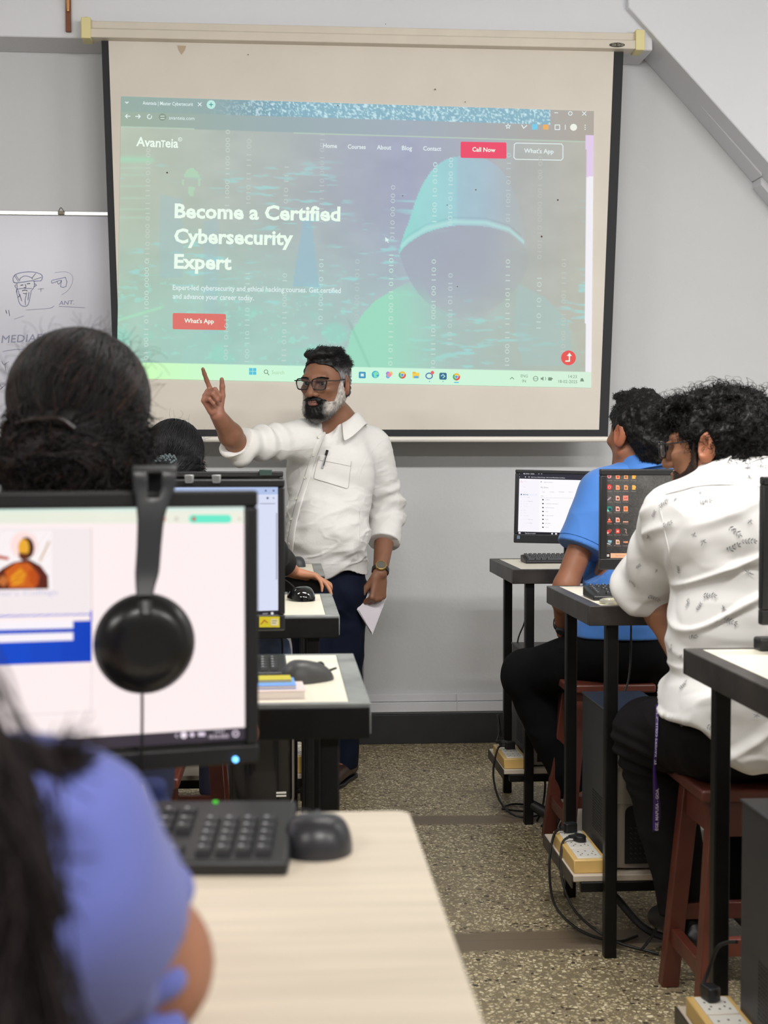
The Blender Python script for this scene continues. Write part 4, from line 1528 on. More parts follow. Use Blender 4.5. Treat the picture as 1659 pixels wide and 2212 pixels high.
for k, (xx, lab) in enumerate(((412, 'small grey clip on the hidden monitor top edge, nearer the bun'), (470, 'small grey clip on the hidden monitor top edge, nearer the lecturer'))):
    b0 = at(xx, 1042, 2.68)
    tz = at(xx, 1040, 2.68)[2]
    mb = MB()
    mb.prism([(-0.0065, -0.002), (0.0065, -0.002), (0.0075, 0.013), (-0.008, 0.013)], -0.006, 0.03, np.array([[1, 0, 0, b0[0]], [0, 0, 1, b0[1] - 0.05], [0, 1, 0, tz], [0, 0, 0, 1.0]]))
    o = mb.build('monitor_clip', M_clear, None, (b0[0], b0[1], tz), bevel=0.0015)
    tag(o, lab, 'clip', 'grey clips on the hidden monitor')

# ---- third and fourth row monitors, seen as dark strips over the others
pr3 = at(612, 1020, 3.98)
pr3[2] = 0.965
t3, s3, pl = monitor('third-row monitor, only its thin black top edge showing beside the lecturer', pr3, 0.05, 0.46, 0.297, (0.013, 0.013, 0.015, 0.03))
s3.build('screen', M_blackg, t3, smooth=0)
pr4 = at(606, 1030, 5.22)
pr4[2] = 0.95
t4, s4, pl = monitor('farthest left monitor, on the desk in front of the lecturer, mostly hidden', pr4, 0.02, 0.45, 0.285, (0.013, 0.013, 0.015, 0.03))
s4.build('screen', M_blackg, t4, smooth=0)
k_ = at(574, 1022, 3.97)
mb = MB()
mb.box((k_[0] - 0.018, 3.955, pr3[2] + 0.285), (k_[0] + 0.018, 3.966, pr3[2] + 0.297 + 0.004)).box((k_[0] - 0.018, 3.955, pr3[2] + 0.297), (k_[0] + 0.018, 4.0, pr3[2] + 0.302))
o = mb.build('webcam_clip', mat('green_black', S(40, 60, 56), rough=0.4), None, (k_[0], 3.96, pr3[2] + 0.285), bevel=0.002)
tag(o, 'dark green clip on the black monitor edge beside the lecturer', 'clip')

# ---- monitor A: file list on white
wA = 0.464
lA = at(1111, 1171, 5.24)
prA = lA + np.array([wA, 0, -0.008])
tA, sA, pl = monitor('monitor against the wall showing a white file list, beside the blue polo shirt', prA, 0.0, wA, 0.2795, (0.0135, 0.0135, 0.0135, 0.034), roll=0.0227, foot_z=0.91)
scr = sA.build('screen', M_blackg, tA, smooth=0)
P, P_ = pl(1), pl(2)
d = MB()
K = 8.295
zA = lambda x, y: (1100 + x / K, 1000 + y / K)


def qpx(mb, pts, plane, c):
    poly_px(mb, [zA(*p) for p in pts], plane, c)


ska = 0.026
xr = 3300
qpx(d, [(150, 160), (xr, 160 + ska * (xr - 150)), (xr, 285 + ska * (xr - 150)), (150, 280)], P, cl(44, 42, 54))
qpx(d, [(150, 280), (xr, 280 + ska * (xr - 150)), (xr, 1225 + ska * (xr - 150)), (145, 1228)], P, cl(252, 250, 255))
qpx(d, [(150, 290), (540, 300), (535, 1235), (147, 1228)], P_, cl(248, 244, 252))
qpx(d, [(145, 1228), (xr, 1228 + ska * (xr - 150)), (xr, 1295 + ska * (xr - 150)), (145, 1290)], P, cl(26, 24, 34))
T = lambda s, x, y, w, h, c, b=0.0: text_px(d, s, zA(x, y), zA(x + w, y + ska * w), h / K, P_, c, bold=b)
g1, g2 = cl(120, 116, 126), cl(150, 145, 155)
wh = cl(235, 232, 238)
T('My Drive - Drive', 255, 200, 195, 20, wh, 0.02)
T('drive.file/my-drive/folders/list', 390, 262, 610, 18, wh)
for x_ in (180, 530, 582):
    qpx(d, [(x_ - 8, 192), (x_ + 8, 192), (x_ + 8, 200), (x_ - 8, 200)], P_, wh)
for x_, r_ in ((182, 8), (291, 9), (355, 9)):
    disc_px(d, *zA(x_, 252), r_ / K, P_, wh, 10)
line_px(d, [zA(198, 345), zA(216, 315), zA(238, 345), zA(198, 345)], 1.0, P_, cl(196, 70, 90))
T('Drive', 262, 342, 70, 22, cl(200, 90, 110))
T('Search in Drive', 620, 352, 160, 20, g2)
disc_px(d, *zA(572, 338), 1.3, P_, g2, 10)
T('My Drive', 565, 450, 135, 26, g1)
T('New', 255, 440, 40, 18, g1)
for yy, s in ((525, 'Home'), (620, 'Computers'), (692, 'Shared with me'), (737, 'Recent'), (783, 'Starred'), (855, 'Spam'), (900, 'Trash'), (948, 'Storage'), (1018, '10.1 GB of 15 GB used')):
    T(s, 255 if yy < 1000 else 205, yy, 12 * len(s) if yy < 1000 else 215, 17, g1 if yy < 1000 else g2)
    if yy < 1000:
        disc_px(d, *zA(217, yy - 8), 1.0, P_, g2, 8)
qpx(d, [(190, 545), (498, 550), (498, 592), (190, 588)], P_, cl(200, 226, 240))
text_px(d, 'My Drive', zA(252, 574), zA(338, 576), 2.2, pl(3), cl(60, 70, 100), bold=0.02)
disc_px(d, *zA(217, 565), 1.5, pl(3), cl(60, 70, 100), 8)
T('Get more storage', 240, 1080, 170, 16, g2)
for x_, s in ((590, 'Type'), (730, 'People'), (888, 'Modified'), (1065, 'Source')):
    T(s, x_, 526, 12 * len(s), 16, g2)
T('Name', 568, 598, 50, 16, g1)
line_px(d, [zA(555, 622), zA(1190, 634)], 0.5, P_, cl(200, 196, 204))
for k, s in enumerate(('Gallery', 'Certificate submissions', 'School Projects', 'xray', 'poster_content', 'NAAC', 'BSc 2024', 'exam')):
    yy = 660 + 70.5 * k
    qpx(d, [(590, yy - 12), (618, yy - 11), (620, yy + 9), (590, yy + 8)], P_, cl(50, 50, 54))
    T(s, 650, yy + 6, 9.4 * len(s) + 12, 15, g2)
qpx(d, [(168, 1240), (203, 1241), (203, 1268), (168, 1267)], P_, wh)
T('Type here to search', 280, 1268, 190, 20, wh)
disc_px(d, *zA(768, 1268), 1.9, P_, wh, 12)
qpx(d, [(822, 1256), (856, 1257), (856, 1284), (822, 1283)], P_, wh)
disc_px(d, *zA(916, 1268), 2.2, P_, cl(60, 180, 220), 12)
d.build('picture', M_disp, scr, smooth=0)
st = MB()
ivA = np.linalg.inv(np.array(Matrix.Translation(tA.location)))
PA = lambda x, y: xf(ivA, at(x, y, 5.2393)[None])[0]
poly_px(st, [zA(140, 1300), zA(190, 1301), zA(190, 1362), zA(140, 1360)], PA, S(110, 130, 150)[:3])
PA2 = lambda x, y: xf(ivA, at(x, y, 5.2388)[None])[0]
for k in range(4):
    line_px(st, [zA(152, 1312 + 11 * k), zA(178, 1312 + 11 * k)], 0.5, PA2, S(70, 86, 104)[:3])
st.build('sticker', mat('energy_sticker', attr=True, rough=0.5), tA, smooth=0)

# ---- monitor B: dark desktop with orange icons
lB = at(1296, 1231, 3.96)
wB = 0.47
prB = lB + np.array([wB, 0, 0])
tB, sB, pl = monitor('monitor showing a dark desktop with rows of orange icons', prB, 0.0, wB, 0.292, (0.021, 0.02, 0.0185, 0.033), foot_z=0.92)
scr = sB.build('screen', M_blackg, tB, smooth=0)
P, P_, P__ = pl(1), pl(2), pl(3)
KB = 6.505
zB_ = lambda x, y: (1280 + x / KB, 1000 + y / KB)
d = MB()


def deskcol(u, v):
    x, y = 1309 + u * (1645 - 1309), 1024 + v * (1194 - 1024)
    n = nz2(x, y, 1.7, 1.7, 4, 2)
    n2 = nz2(x, y, 60, 60, 6, 2)
    b = 70 + 16 * n2 + 12 * n + 34 * np.exp(-(((x - 1440) / 70) ** 2 + ((y - 1090) / 70) ** 2)) + 20 * smooth01(x, 1300, 1420)
    c = np.stack([b * 1.03, b * 0.99, b * 0.95], -1)
    return s2l(np.clip(c, 0, 255))


d.grid(150, 90, lambda u, v: np.array([P(1309 + a * (1645 - 1309), 1024 + b * (1194 - 1024)) for a, b in zip(u, v)]), deskcol)
poly_px(d, [(1309, 1194), (1645, 1194), (1645, 1207), (1309, 1207)], P, cl(46, 28, 22))
poly_px(d, [zB_(253, 1268), zB_(900, 1268), zB_(900, 1335), zB_(253, 1335)], P_, cl(246, 190, 148))
text_px(d, 'Type here to search', zB_(318, 1312), zB_(515, 1312), 3.6, P__, cl(214, 130, 100))
for dx in (0, 17):
    for dy in (0, 17):
        poly_px(d, [zB_(203 + dx, 1285 + dy), zB_(217 + dx, 1285 + dy), zB_(217 + dx, 1299 + dy), zB_(203 + dx, 1299 + dy)], P_, cl(250, 240, 235))
oc, rc, pk = cl(250, 170, 120), cl(236, 70, 60), cl(250, 190, 170)
lab = cl(176, 160, 150)


def doc(x, y, c, w=56, h=66, cut=16):
    poly_px(d, [zB_(x, y), zB_(x + w - cut, y), zB_(x + w, y + cut), zB_(x + w, y + h), zB_(x, y + h)], P_, c)


def lbl(s, x, y, w):
    text_px(d, s, zB_(x, y), zB_(x + w, y), 2.0, P_, lab)


rows = (160, 312, 462, 612, 768, 925, 1078)
for k, y in enumerate(rows):
    if k == 0:
        disc_px(d, *zB_(235, y + 28), 4.6, P_, cl(236, 170, 168))
        disc_px(d, *zB_(232, y + 32), 2.4, P__, cl(180, 80, 80))
    elif k == 1:
        disc_px(d, *zB_(236, y + 26), 5.8, P_, rc)
        disc_px(d, *zB_(236, y + 28), 2.8, P__, cl(250, 190, 180))
        disc_px(d, *zB_(236, y + 28), 1.8, pl(4), cl(150, 60, 60))
    elif k == 2:
        poly_px(d, [zB_(200, y + 66), zB_(232, y - 6), zB_(268, y + 44), zB_(246, y + 66)], P_, cl(120, 100, 104))
        line_px(d, [zB_(212, y + 60), zB_(258, y + 20)], 1.3, P__, cl(220, 205, 205))
    elif k == 3:
        disc_px(d, *zB_(236, y + 32), 6.0, P_, cl(48, 140, 120))
        disc_px(d, *zB_(244, y + 42), 3.2, P__, cl(40, 60, 84))
        poly_px(d, [zB_(200, y + 45), zB_(216, y + 40), zB_(240, y + 70), zB_(206, y + 72)], P__, cl(150, 220, 190))
    elif k == 4:
        poly_px(d, [zB_(236, y - 4), zB_(258, y + 50), zB_(214, y + 50)], P_, cl(240, 80, 50))
        poly_px(d, [zB_(224, y + 22), zB_(248, y + 22), zB_(253, y + 36), zB_(219, y + 36)], P__, cl(255, 190, 170))
        poly_px(d, [zB_(200, y + 52), zB_(270, y + 52), zB_(272, y + 68), zB_(198, y + 68)], P_, cl(248, 120, 90))
    elif k == 5:
        disc_px(d, *zB_(226, y + 40), 4.2, P_, cl(230, 70, 66))
        disc_px(d, *zB_(250, y + 24), 3.4, P_, cl(150, 90, 80))
        disc_px(d, *zB_(212, y + 58), 2.4, P__, pk)
    else:
        poly_px(d, [zB_(218, y + 4), zB_(272, y + 12), zB_(262, y + 50), zB_(214, y + 36)], P_, cl(150, 190, 200))
        poly_px(d, [zB_(202, y + 48), zB_(256, y + 58), zB_(244, y + 72), zB_(200, y + 58)], P_, cl(210, 220, 220))
    lbl(('Recycle Bin', 'Browser', 'Draw', 'Edge', 'Media player', 'Handbrake', 'This PC')[k], 200, y + 92, 75)
    doc(326, y, (oc, oc, pk, pk, pk, rc, pk)[k])
    poly_px(d, [zB_(340, y + 24), zB_(370, y + 24), zB_(370, y + 50), zB_(340, y + 50)], P__, (rc, cl(240, 130, 80), cl(150, 70, 50), cl(150, 70, 50), cl(220, 90, 40), pk, cl(140, 130, 60))[k])
    lbl(('Lab manual', 'Unit test one', 'Assignment', 'Attendance', 'Question list', 'Sheet', 'Project')[k], 302, y + 92, 100)
    if k < 2:
        doc(442, y, oc)
        disc_px(d, *zB_(468, y + 38), 2.6, P__, cl(170, 120, 60))
        doc(556, y, cl(250, 190, 90), 48, 64, 14)
        disc_px(d, *zB_(596, y + 26), 2.4, P__, cl(250, 170, 60) if k == 0 else cl(250, 190, 100))
        lbl('Notes', 545, y + 92, 70)
    elif k == 2:
        poly_px(d, [zB_(428, y - 4), zB_(502, y - 4), zB_(502, y + 68), zB_(428, y + 68)], P_, cl(246, 150, 130))
        line_px(d, [zB_(445, y + 36), zB_(488, y + 30)], 1.4, P__, cl(200, 60, 50))
    elif k == 3:
        poly_px(d, [zB_(436, y - 4), zB_(496, y - 4), zB_(496, y + 70), zB_(436, y + 70)], P_, oc)
        disc_px(d, *zB_(466, y + 32), 3.4, P__, cl(240, 110, 60))
    elif k == 4:
        poly_px(d, [zB_(428, y + 52), zB_(502, y + 52), zB_(502, y + 68), zB_(428, y + 68)], P_, cl(250, 180, 150))
    elif k == 5:
        line_px(d, [zB_(450, y + 4), zB_(474, y + 10), zB_(468, y + 50), zB_(482, y + 66)], 1.2, P_, cl(206, 170, 150))
    else:
        poly_px(d, [zB_(430, y + 26), zB_(500, y + 22), zB_(494, y + 48), zB_(436, y + 42)], P_, cl(246, 160, 110))
    lbl('Folder', 425, y + 92, 85)
disc_px(d, *zB_(1155, 345), 5.2, P_, cl(240, 214, 206))
line_px(d, [zB_(1150, 330), zB_(1158, 345), zB_(1148, 362)], 1.2, P__, cl(190, 130, 110))
d.build('picture', M_disp, scr, smooth=0)
mk = MB()
ivB = np.linalg.inv(np.array(Matrix.Translation(tB.location)))
PBz = lambda x, y: xf(ivB, at(x, y, 3.9592)[None])[0]
text_px(mk, 'Zenith', (1450, 1021.5), (1492, 1021.5), 5.5, PBz, None, bold=0.01, shear=0.35)
mk.build('maker_mark', mat('silver_print', S(220, 220, 220), rough=0.4), tB, smooth=0)

# ---- monitor C: black edge at the right of the picture
lC = at(1645, 1351, 2.62)
prC = lC + np.array([0.47, 0, 0])
tC, sC, pl = monitor('black monitor cut off by the photo edge, in front of the patterned shirt', prC, 0.0, 0.47, 0.288, (0.015, 0.015, 0.016, 0.03), foot_z=0.915)
scr = sC.build('screen', M_blackg, tC, smooth=0)


# ================================================================ KEYBOARDS AND MICE
def keyboard(label, corner, rz, z, w=0.44, dp=0.145, th=0.021, name='keyboard', right=False):
    """corner: near left (or near right) corner on the desk"""
    R = rotm(rz)
    c = np.array([corner[0], corner[1], z]) + R[:3, :3] @ np.array([(-w if right else w) / 2, dp / 2, 0])
    t = thing(name, label, 'keyboard', tuple(c), rz)
    cs = MB()
    cs.add([(-w / 2, -dp / 2, 0), (w / 2, -dp / 2, 0), (w / 2, dp / 2, 0), (-w / 2, dp / 2, 0), (-w / 2, -dp / 2, th * 0.55), (w / 2, -dp / 2, th * 0.55), (w / 2, dp / 2, th * 1.25), (-w / 2, dp / 2, th * 1.25)],
           [(3, 2, 1, 0), (4, 5, 6, 7), (0, 1, 5, 4), (1, 2, 6, 5), (2, 3, 7, 6), (3, 0, 4, 7)])
    cs.build('case', M_blackp, t, bevel=0.004)
    ks, lg_ = MB(), MB()
    u = (w - 0.026) / 22.8
    slope = th * 0.7 / dp
    y0 = -dp / 2 + 0.014

    def key(x, y, kw, kh=1.0):
        za = th * 0.55 + slope * (y + dp / 2)
        a, b = kw * u - 0.0022, kh * u - 0.0022
        vs = []
        for s_, zz in ((0, -0.001), (0.0018, 0.0055)):
            for (xx, yy) in ((x + s_, y + s_), (x + a - s_, y + s_), (x + a - s_, y + b - s_), (x + s_, y + b - s_)):
                vs.append((xx, yy, za + slope * (yy - y) + zz))
        ks.add(vs, [(4, 5, 6, 7), (0, 1, 5, 4), (1, 2, 6, 5), (2, 3, 7, 6), (3, 0, 4, 7)])
        zc = za + 0.0058
        lg_.add([(x + 0.004, y + b - 0.008, zc + slope * (b - 0.008)), (x + min(a, 0.014) * 0.55, y + b - 0.008, zc + slope * (b - 0.008)), (x + min(a, 0.014) * 0.55, y + b - 0.0045, zc + slope * (b - 0.0045)), (x + 0.004, y + b - 0.0045, zc + slope * (b - 0.0045))], [(0, 1, 2, 3)])
    X0 = -w / 2 + 0.012
    rws = [[1.5, 1.25, 1.25, 6, 1.25, 1.25, 1.25, 1.25], [2.25] + [1] * 10 + [2.75], [1.75] + [1] * 11 + [2.25], [1.5] + [1] * 12 + [1.5], [1] * 13 + [2]]
    for r, row in enumerate(rws):
        x = X0
        for k in row:
            key(x, y0 + r * u, k)
            x += k * u
    x = X0
    for k in range(15):
        key(x, y0 + 5.35 * u, 0.95)
        x += u
    xn = X0 + 15.4 * u
    for k in range(3):
        key(xn + k * u, y0, 1)
        for r in (3, 4, 5.35):
            key(xn + k * u, y0 + r * u, 1)
    key(xn + u, y0 + u, 1)
    xn += 3.4 * u
    for k in range(4):
        for r in range(5):
            if xn + (k + 1) * u < w / 2 - 0.004:
                key(xn + k * u, y0 + r * u, 1)
    ks.build('keys', M_key, t, smooth=0)
    lg_.build('key_legends', M_keyl, t, smooth=0)
    return t


kc = atz(622, 1893, 0.90)
kb1 = keyboard('large black keyboard on the pale beech desk in the foreground', (kc[0], kc[1] - 0.0), -0.06, 0.90, w=0.46, dp=0.165, th=0.026, right=True)
for nm, (sx, c) in (('indicator_light', (-0.085, S(90, 230, 70))),):
    m = mat('green_light', c)
    m.node_tree.nodes['Principled BSDF'].inputs['Emission Color'].default_value = c
    m.node_tree.nodes['Principled BSDF'].inputs['Emission Strength'].default_value = 0.35
    MB().box((0.23 + sx - 0.0025, 0.072, 0.029), (0.23 + sx + 0.0025, 0.0745, 0.0335)).build(nm, m, kb1)
kc2 = atz(628, 1466, 0.90)
keyboard('dark keyboard end on the second-row desk, left of the grey mouse', (kc2[0] - 0.005, kc2[1]), 0.03, 0.90, w=0.44, dp=0.14, right=True)
kcA = atz(1139, 1216, 0.91)
keyboard('black keyboard under the file-list monitor by the wall', (kcA[0] - 0.012, 5.105), 0.0, 0.91, w=0.43, dp=0.125)
kcB = atz(1282, 1298, 0.92)
keyboard('black keyboard under the dark-desktop monitor', (kcB[0], kcB[1]), 0.0, 0.92, w=0.43, dp=0.135, th=0.024)
kcC = at(1634, 1398, 2.69)
t = thing('power_adapter', 'small black adapter box at the back of the nearest right desk, at the photo edge', 'adapter', (kcC[0] + 0.05, 2.69, 0.915))
MB().box((-0.05, -0.022, 0), (0.05, 0.022, 0.026)).build('case', M_blackp, t, bevel=0.005)
MB().tube(spline([(0.05, 0, 0.013), (0.08, 0.005, 0.012), (0.1, 0.02, 0.005)], 10), 0.003, 6).build('cord', M_cable, t)


def mouse(label, c, z, rz, L=0.108, Wd=0.062, Hh=0.036, m=None, cable=None, seam=True, cap_=None):
    """rz = 0: front of the mouse (cable end) towards +Y"""
    t = thing('computer_mouse', label, 'mouse', (c[0], c[1], z), rz)

    def shell(z0f, z1f, name, mt, grow=0.0):
        V, Fc = [], []
        nu, nv = 24, 12
        for j in range(nv + 1):
            a = z0f + (z1f - z0f) * j / nv
            ph = a * math.pi / 2
            for i in range(nu):
                th = 2 * math.pi * i / nu
                cx, sy = math.cos(th), math.sin(th)
                r = max(math.cos(ph), 0.0) ** 0.55
                x = Wd / 2 * cx * r * (1 - 0.10 * sy * (1 if sy < 0 else -0.4)) + grow * cx
                y = L / 2 * np.sign(sy) * abs(sy) ** 0.85 * r + grow * sy
                hz = Hh * math.sin(ph) ** 1.0
                hz *= 1 - 0.28 * (y / (L / 2)) - 0.16 * (y / (L / 2)) ** 2
                V.append((x, y, hz + grow))
        for j in range(nv):
            for i in range(nu):
                Fc.append((j * nu + i, j * nu + (i + 1) % nu, (j + 1) * nu + (i + 1) % nu, (j + 1) * nu + i))
        Fc.append(tuple(range(nu))[::-1])
        Fc.append(tuple(nv * nu + i for i in range(nu)))
        return MB().add(V, Fc).build(name, mt, t, smooth=50)
    shell(0.0, 0.98, 'shell', m or M_blackp)
    if cap_:
        s_ = shell(0.25, 0.99, 'top_cover', cap_, 0.0007)
    zw = Hh * 0.80
    MB().lathe([(0.0001, -0.0035), (0.0085, -0.0035), (0.0095, 0), (0.0085, 0.0035), (0.0001, 0.0035)], 16, rotm(0, 0, math.pi / 2, (0, L * 0.27, zw * 0.78))).build('scroll_wheel', M_darkp, t)
    MB().box((-0.0006, L * 0.05, Hh * 0.55), (0.0006, L * 0.46, Hh * 0.78)).build('button_seam', M_cable, t) if False else None
    if cable is not None:
        R = np.linalg.inv(np.array(Matrix.Translation((c[0], c[1], z)) @ Matrix.Rotation(rz, 4, 'Z')))
        pts = [np.array([0, L * 0.47, Hh * 0.35]), np.array([0, L * 0.62, Hh * 0.45])] + [xf(R, np.array(p)[None])[0] for p in cable]
        MB().tube(spline(pts, 30), 0.0018, 6).build('cable', M_cable, t)
    return t


c1 = atz(687, 1858, 0.90)
mouse('matte black mouse on the pale beech desk, beside the big keyboard', (c1[0], c1[1] + 0.043), 0.90, -0.04, 0.100, 0.072, 0.036, mat('matte_mouse', S(44, 44, 48), rough=0.33), [(c1[0] + 0.0, c1[1] + 0.13, 0.912), (c1[0] - 0.02, c1[1] + 0.19, 0.903), (c1[0] - 0.1, c1[1] + 0.20, 0.903)])
c2 = atz(660, 1480, 0.90)
mouse('dull grey mouse on the second-row desk, beside the booklets', (c2[0] + 0.004, c2[1] + 0.045), 0.90, -0.9, 0.108, 0.064, 0.037, mat('grey_mouse', S(62, 61, 61), rough=0.45), [(c2[0] + 0.03, c2[1] + 0.14, 0.903), (c2[0] - 0.02, c2[1] + 0.2, 0.903), (c2[0] - 0.1, c2[1] + 0.21, 0.903), (c2[0] - 0.14, c2[1] + 0.14, 0.93)])
c3 = atz(650, 1300, 0.90)
mouse('shiny black mouse on the third-row desk, its cable rising behind', (c3[0], c3[1] + 0.045), 0.90, 0.35, 0.108, 0.072, 0.038, mat('gloss_mouse', S(12, 12, 13), rough=0.08, coat=0.6), [(c3[0] - 0.015, c3[1] + 0.13, 0.925), (c3[0] - 0.04, c3[1] + 0.22, 0.94), (c3[0] - 0.08, c3[1] + 0.36, 0.95)])
c4 = atz(636, 1218, 0.90)
mouse('black mouse on the desk before the lecturer, behind the resting hand', (c4[0] - 0.0, 5.17), 0.90, 0.6, 0.105, 0.06, 0.036, M_darkp, None)

# booklets by the second-row mouse
bk = atz(592, 1512, 0.90)
zz = 0.90
for k, (nm, lab, w_, d_, h_, c, dx, dy) in enumerate((('booklet', 'pinkish white booklet lowest beside the grey mouse, its pages showing', 0.10, 0.10, 0.014, (226, 206, 200), 0, 0), ('booklet', 'light blue booklet lying on the white one on the second-row desk', 0.085, 0.085, 0.006, (112, 160, 226), -0.008, 0.012), ('booklet', 'yellow card on top of the blue booklet', 0.08, 0.05, 0.004, (196, 182, 40), -0.012, 0.03))):
    t = thing(nm if k < 2 else 'yellow_card', lab, 'book', (bk[0] + dx, bk[1] + dy + 0.05, zz), 0.05)
    MB().box((-w_ / 2 + 0.002, -d_ / 2 + 0.002, 0.0008), (w_ / 2 - 0.002, d_ / 2 - 0.002, h_ - 0.0008)).build('pages', mat('pages', S(232, 222, 214), rough=0.8), t)
    cv = MB()
    cv.box((-w_ / 2, -d_ / 2, 0), (w_ / 2, d_ / 2, 0.0008)).box((-w_ / 2, -d_ / 2, h_ - 0.0008), (w_ / 2, d_ / 2, h_)).box((-w_ / 2, -d_ / 2, 0), (-w_ / 2 + 0.0012, d_ / 2, h_))
    cv.build('cover', mat('cover', S(*c), rough=0.5), t)
    zz += h_ + 0.0002

# clear plastic ring on desk B
ck_ = atz(1330, 1304, 0.92)
t = thing('clear_plastic_lid', 'clear shiny round plastic lid on the desk beside the keyboard and patterned sleeve', 'lid', (ck_[0], ck_[1], 0.92))
M_gl = mat('clear_plastic', S(225, 222, 205), rough=0.06, trans=0.75)
MB().lathe([(0.030, 0.002), (0.036, 0.0), (0.0415, 0.002), (0.043, 0.006), (0.041, 0.010), (0.036, 0.0125), (0.031, 0.010), (0.029, 0.006)], 36, closed=True).build('rim', M_gl, t)
MB().lathe([(0.0003, 0.001), (0.031, 0.001), (0.031, 0.003), (0.0003, 0.003)], 30).build('base', M_gl, t)


# ================================================================ COMPUTERS, POWER STRIPS, CORDS
def tower(label, x0, x1, y0, y1, z0, z1, silver=True):
    t = thing('computer_tower', label, 'computer', (0.5 * (x0 + x1), 0.5 * (y0 + y1), z0))
    og = tuple(t.location)
    M_tw = mat('tower_steel', S(54, 55, 58), rough=0.5, vary=(7, 0.15), bump=(150, 0.1, 0.001))
    MB().box((x0 + 0.004, y0 + 0.03, z0 + 0.012), (x1 - 0.004, y1, z1 - 0.004)).build('case', M_tw, t, og, bevel=0.003)
    MB().box((x0, y0 + 0.028, z1 - 0.006), (x1, y1, z1)).build('top_panel', M_tw, t, og, bevel=0.002)
    pf = []
    for a in np.linspace(0, 1, 13):
        xx = x0 + (x1 - x0) * a
        pf.append((xx, y0 + 0.014 * (2 * a - 1) ** 4))
    pf += [(x1, y0 + 0.032), (x0, y0 + 0.032)]
    fm = M_silver if silver else M_blackg
    MB().prism(pf, z0 + 0.008, z1).build('front_panel', fm, t, og)
    w_ = x1 - x0
    g = MB()
    gx0, gx1, gz0, gz1 = x0 + 0.038, x1 - 0.02, z0 + 0.02, z0 + 0.42 * (z1 - z0)
    pts = []
    r = 0.022
    for cx, cz_, a0 in ((gx1 - r, gz1 - r, 0), (gx0 + r, gz1 - r, 90)):
        for k in range(6):
            an = math.radians(a0 + 18 * k)
            pts.append((cx + r * math.cos(an), cz_ + r * math.sin(an)))
    pts += [(gx0, gz0), (gx1, gz0)]
    Mxz = np.array([[1, 0, 0, 0], [0, 0, 1, 0], [0, 1, 0, 0], [0, 0, 0, 1.0]])
    if silver:
        g.prism(pts[::-1], y0 - 0.003, y0 + 0.012, Mxz)
        g.build('grille', M_blackp, t, og, smooth=0)
        hl = MB()
        for i in range(9):
            for j in range(7):
                hx, hz = gx0 + 0.016 + i * 0.0125, gz0 + 0.014 + j * 0.0135
                if hx < gx1 - 0.008 and hz < gz1 - 0.012:
                    Mh = rotm(0, 0, 0.6, (hx, y0 - 0.0035, hz))
                    hl.box((-0.0028, -0.0006, -0.0007), (0.0028, 0.0004, 0.0007), Mh)
        hl.build('vent_slots', mat('vent_glint', S(92, 88, 82), rough=0.4, metal=0.5), t, og, smooth=0)
        bdg = MB()
        pB = lambda a, b: np.array([a, y0 - 0.0012 + 0.004, b])
        bx, bz = x0 + 0.062, z0 + 0.44 * (z1 - z0) + 0.004
        bdg.box((bx, y0 - 0.0012, bz), (bx + 0.03, y0 + 0.004, bz + 0.038), col=S(120, 176, 196)[:3])
        el = [(bx + 0.015 + 0.012 * math.cos(a), bz + 0.024 + 0.007 * math.sin(a)) for a in np.linspace(0.4, 6.4, 22)]
        pw = lambda x, y: np.array([x, y0 - 0.0016, y])
        line_px(bdg, el, 0.0016, pw, S(230, 240, 244)[:3])
        text_px(bdg, 'intel', (bx + 0.008, bz + 0.0215), (bx + 0.023, bz + 0.0215), -0.0055, pw, S(230, 240, 244)[:3])
        bdg.build('badge', mat('badge_print', attr=True, rough=0.4), t, og, smooth=0)
        gr = MB()
        for zz_ in (z0 + 0.43 * (z1 - z0), z0 + 0.66 * (z1 - z0), z0 + 0.78 * (z1 - z0)):
            gr.box((x0 + 0.001, y0 - 0.001, zz_), (x1 - 0.001, y0 + 0.012, zz_ + 0.0018))
        gr.build('drive_bay_lines', mat('bay_line', S(190, 184, 176), rough=0.3, metal=0.6), t, og, smooth=0)
    else:
        ln = MB()
        xr_, zr_ = x1 - 0.012, z0 + 0.45 * (z1 - z0)
        P_ = [(xr_, z1 - 0.002), (xr_, zr_ + 0.03)] + [(xr_ - 0.03 + 0.03 * math.cos(a), zr_ + 0.03 - 0.03 * math.sin(a)) for a in np.linspace(0, math.pi / 2, 7)] + [(x0 + 0.012, zr_)]
        ln.tube([np.array([a, y0 - 0.001, b]) for a, b in P_], 0.0032, 8)
        ln.build('silver_trim', M_silver, t, og)
        us = MB()
        for dz in (0, 0.008):
            us.box((x1 - 0.056, y0 - 0.003, zr_ + 0.03 + dz), (x1 - 0.03, y0 + 0.004, zr_ + 0.034 + dz))
        us.build('usb_port', M_white, t, og, smooth=0)
    # side vents
    sv = MB()
    for i in range(10):
        for j in range(14):
            sv.box((x0 + 0.003, y0 + 0.12 + i * 0.012, z0 + 0.06 + j * 0.008), (x0 + 0.005, y0 + 0.127 + i * 0.012, z0 + 0.063 + j * 0.008))
    sv.build('side_vent', M_blackp, t, og, smooth=0)
    ft = MB()
    for fx in (x0 + 0.02, x1 - 0.05):
        for fy in (y0 + 0.05, y1 - 0.06):
            ft.box((fx, fy, z0), (fx + 0.03, fy + 0.03, z0 + 0.012))
    ft.build('feet', M_blackp, t, og)
    return t


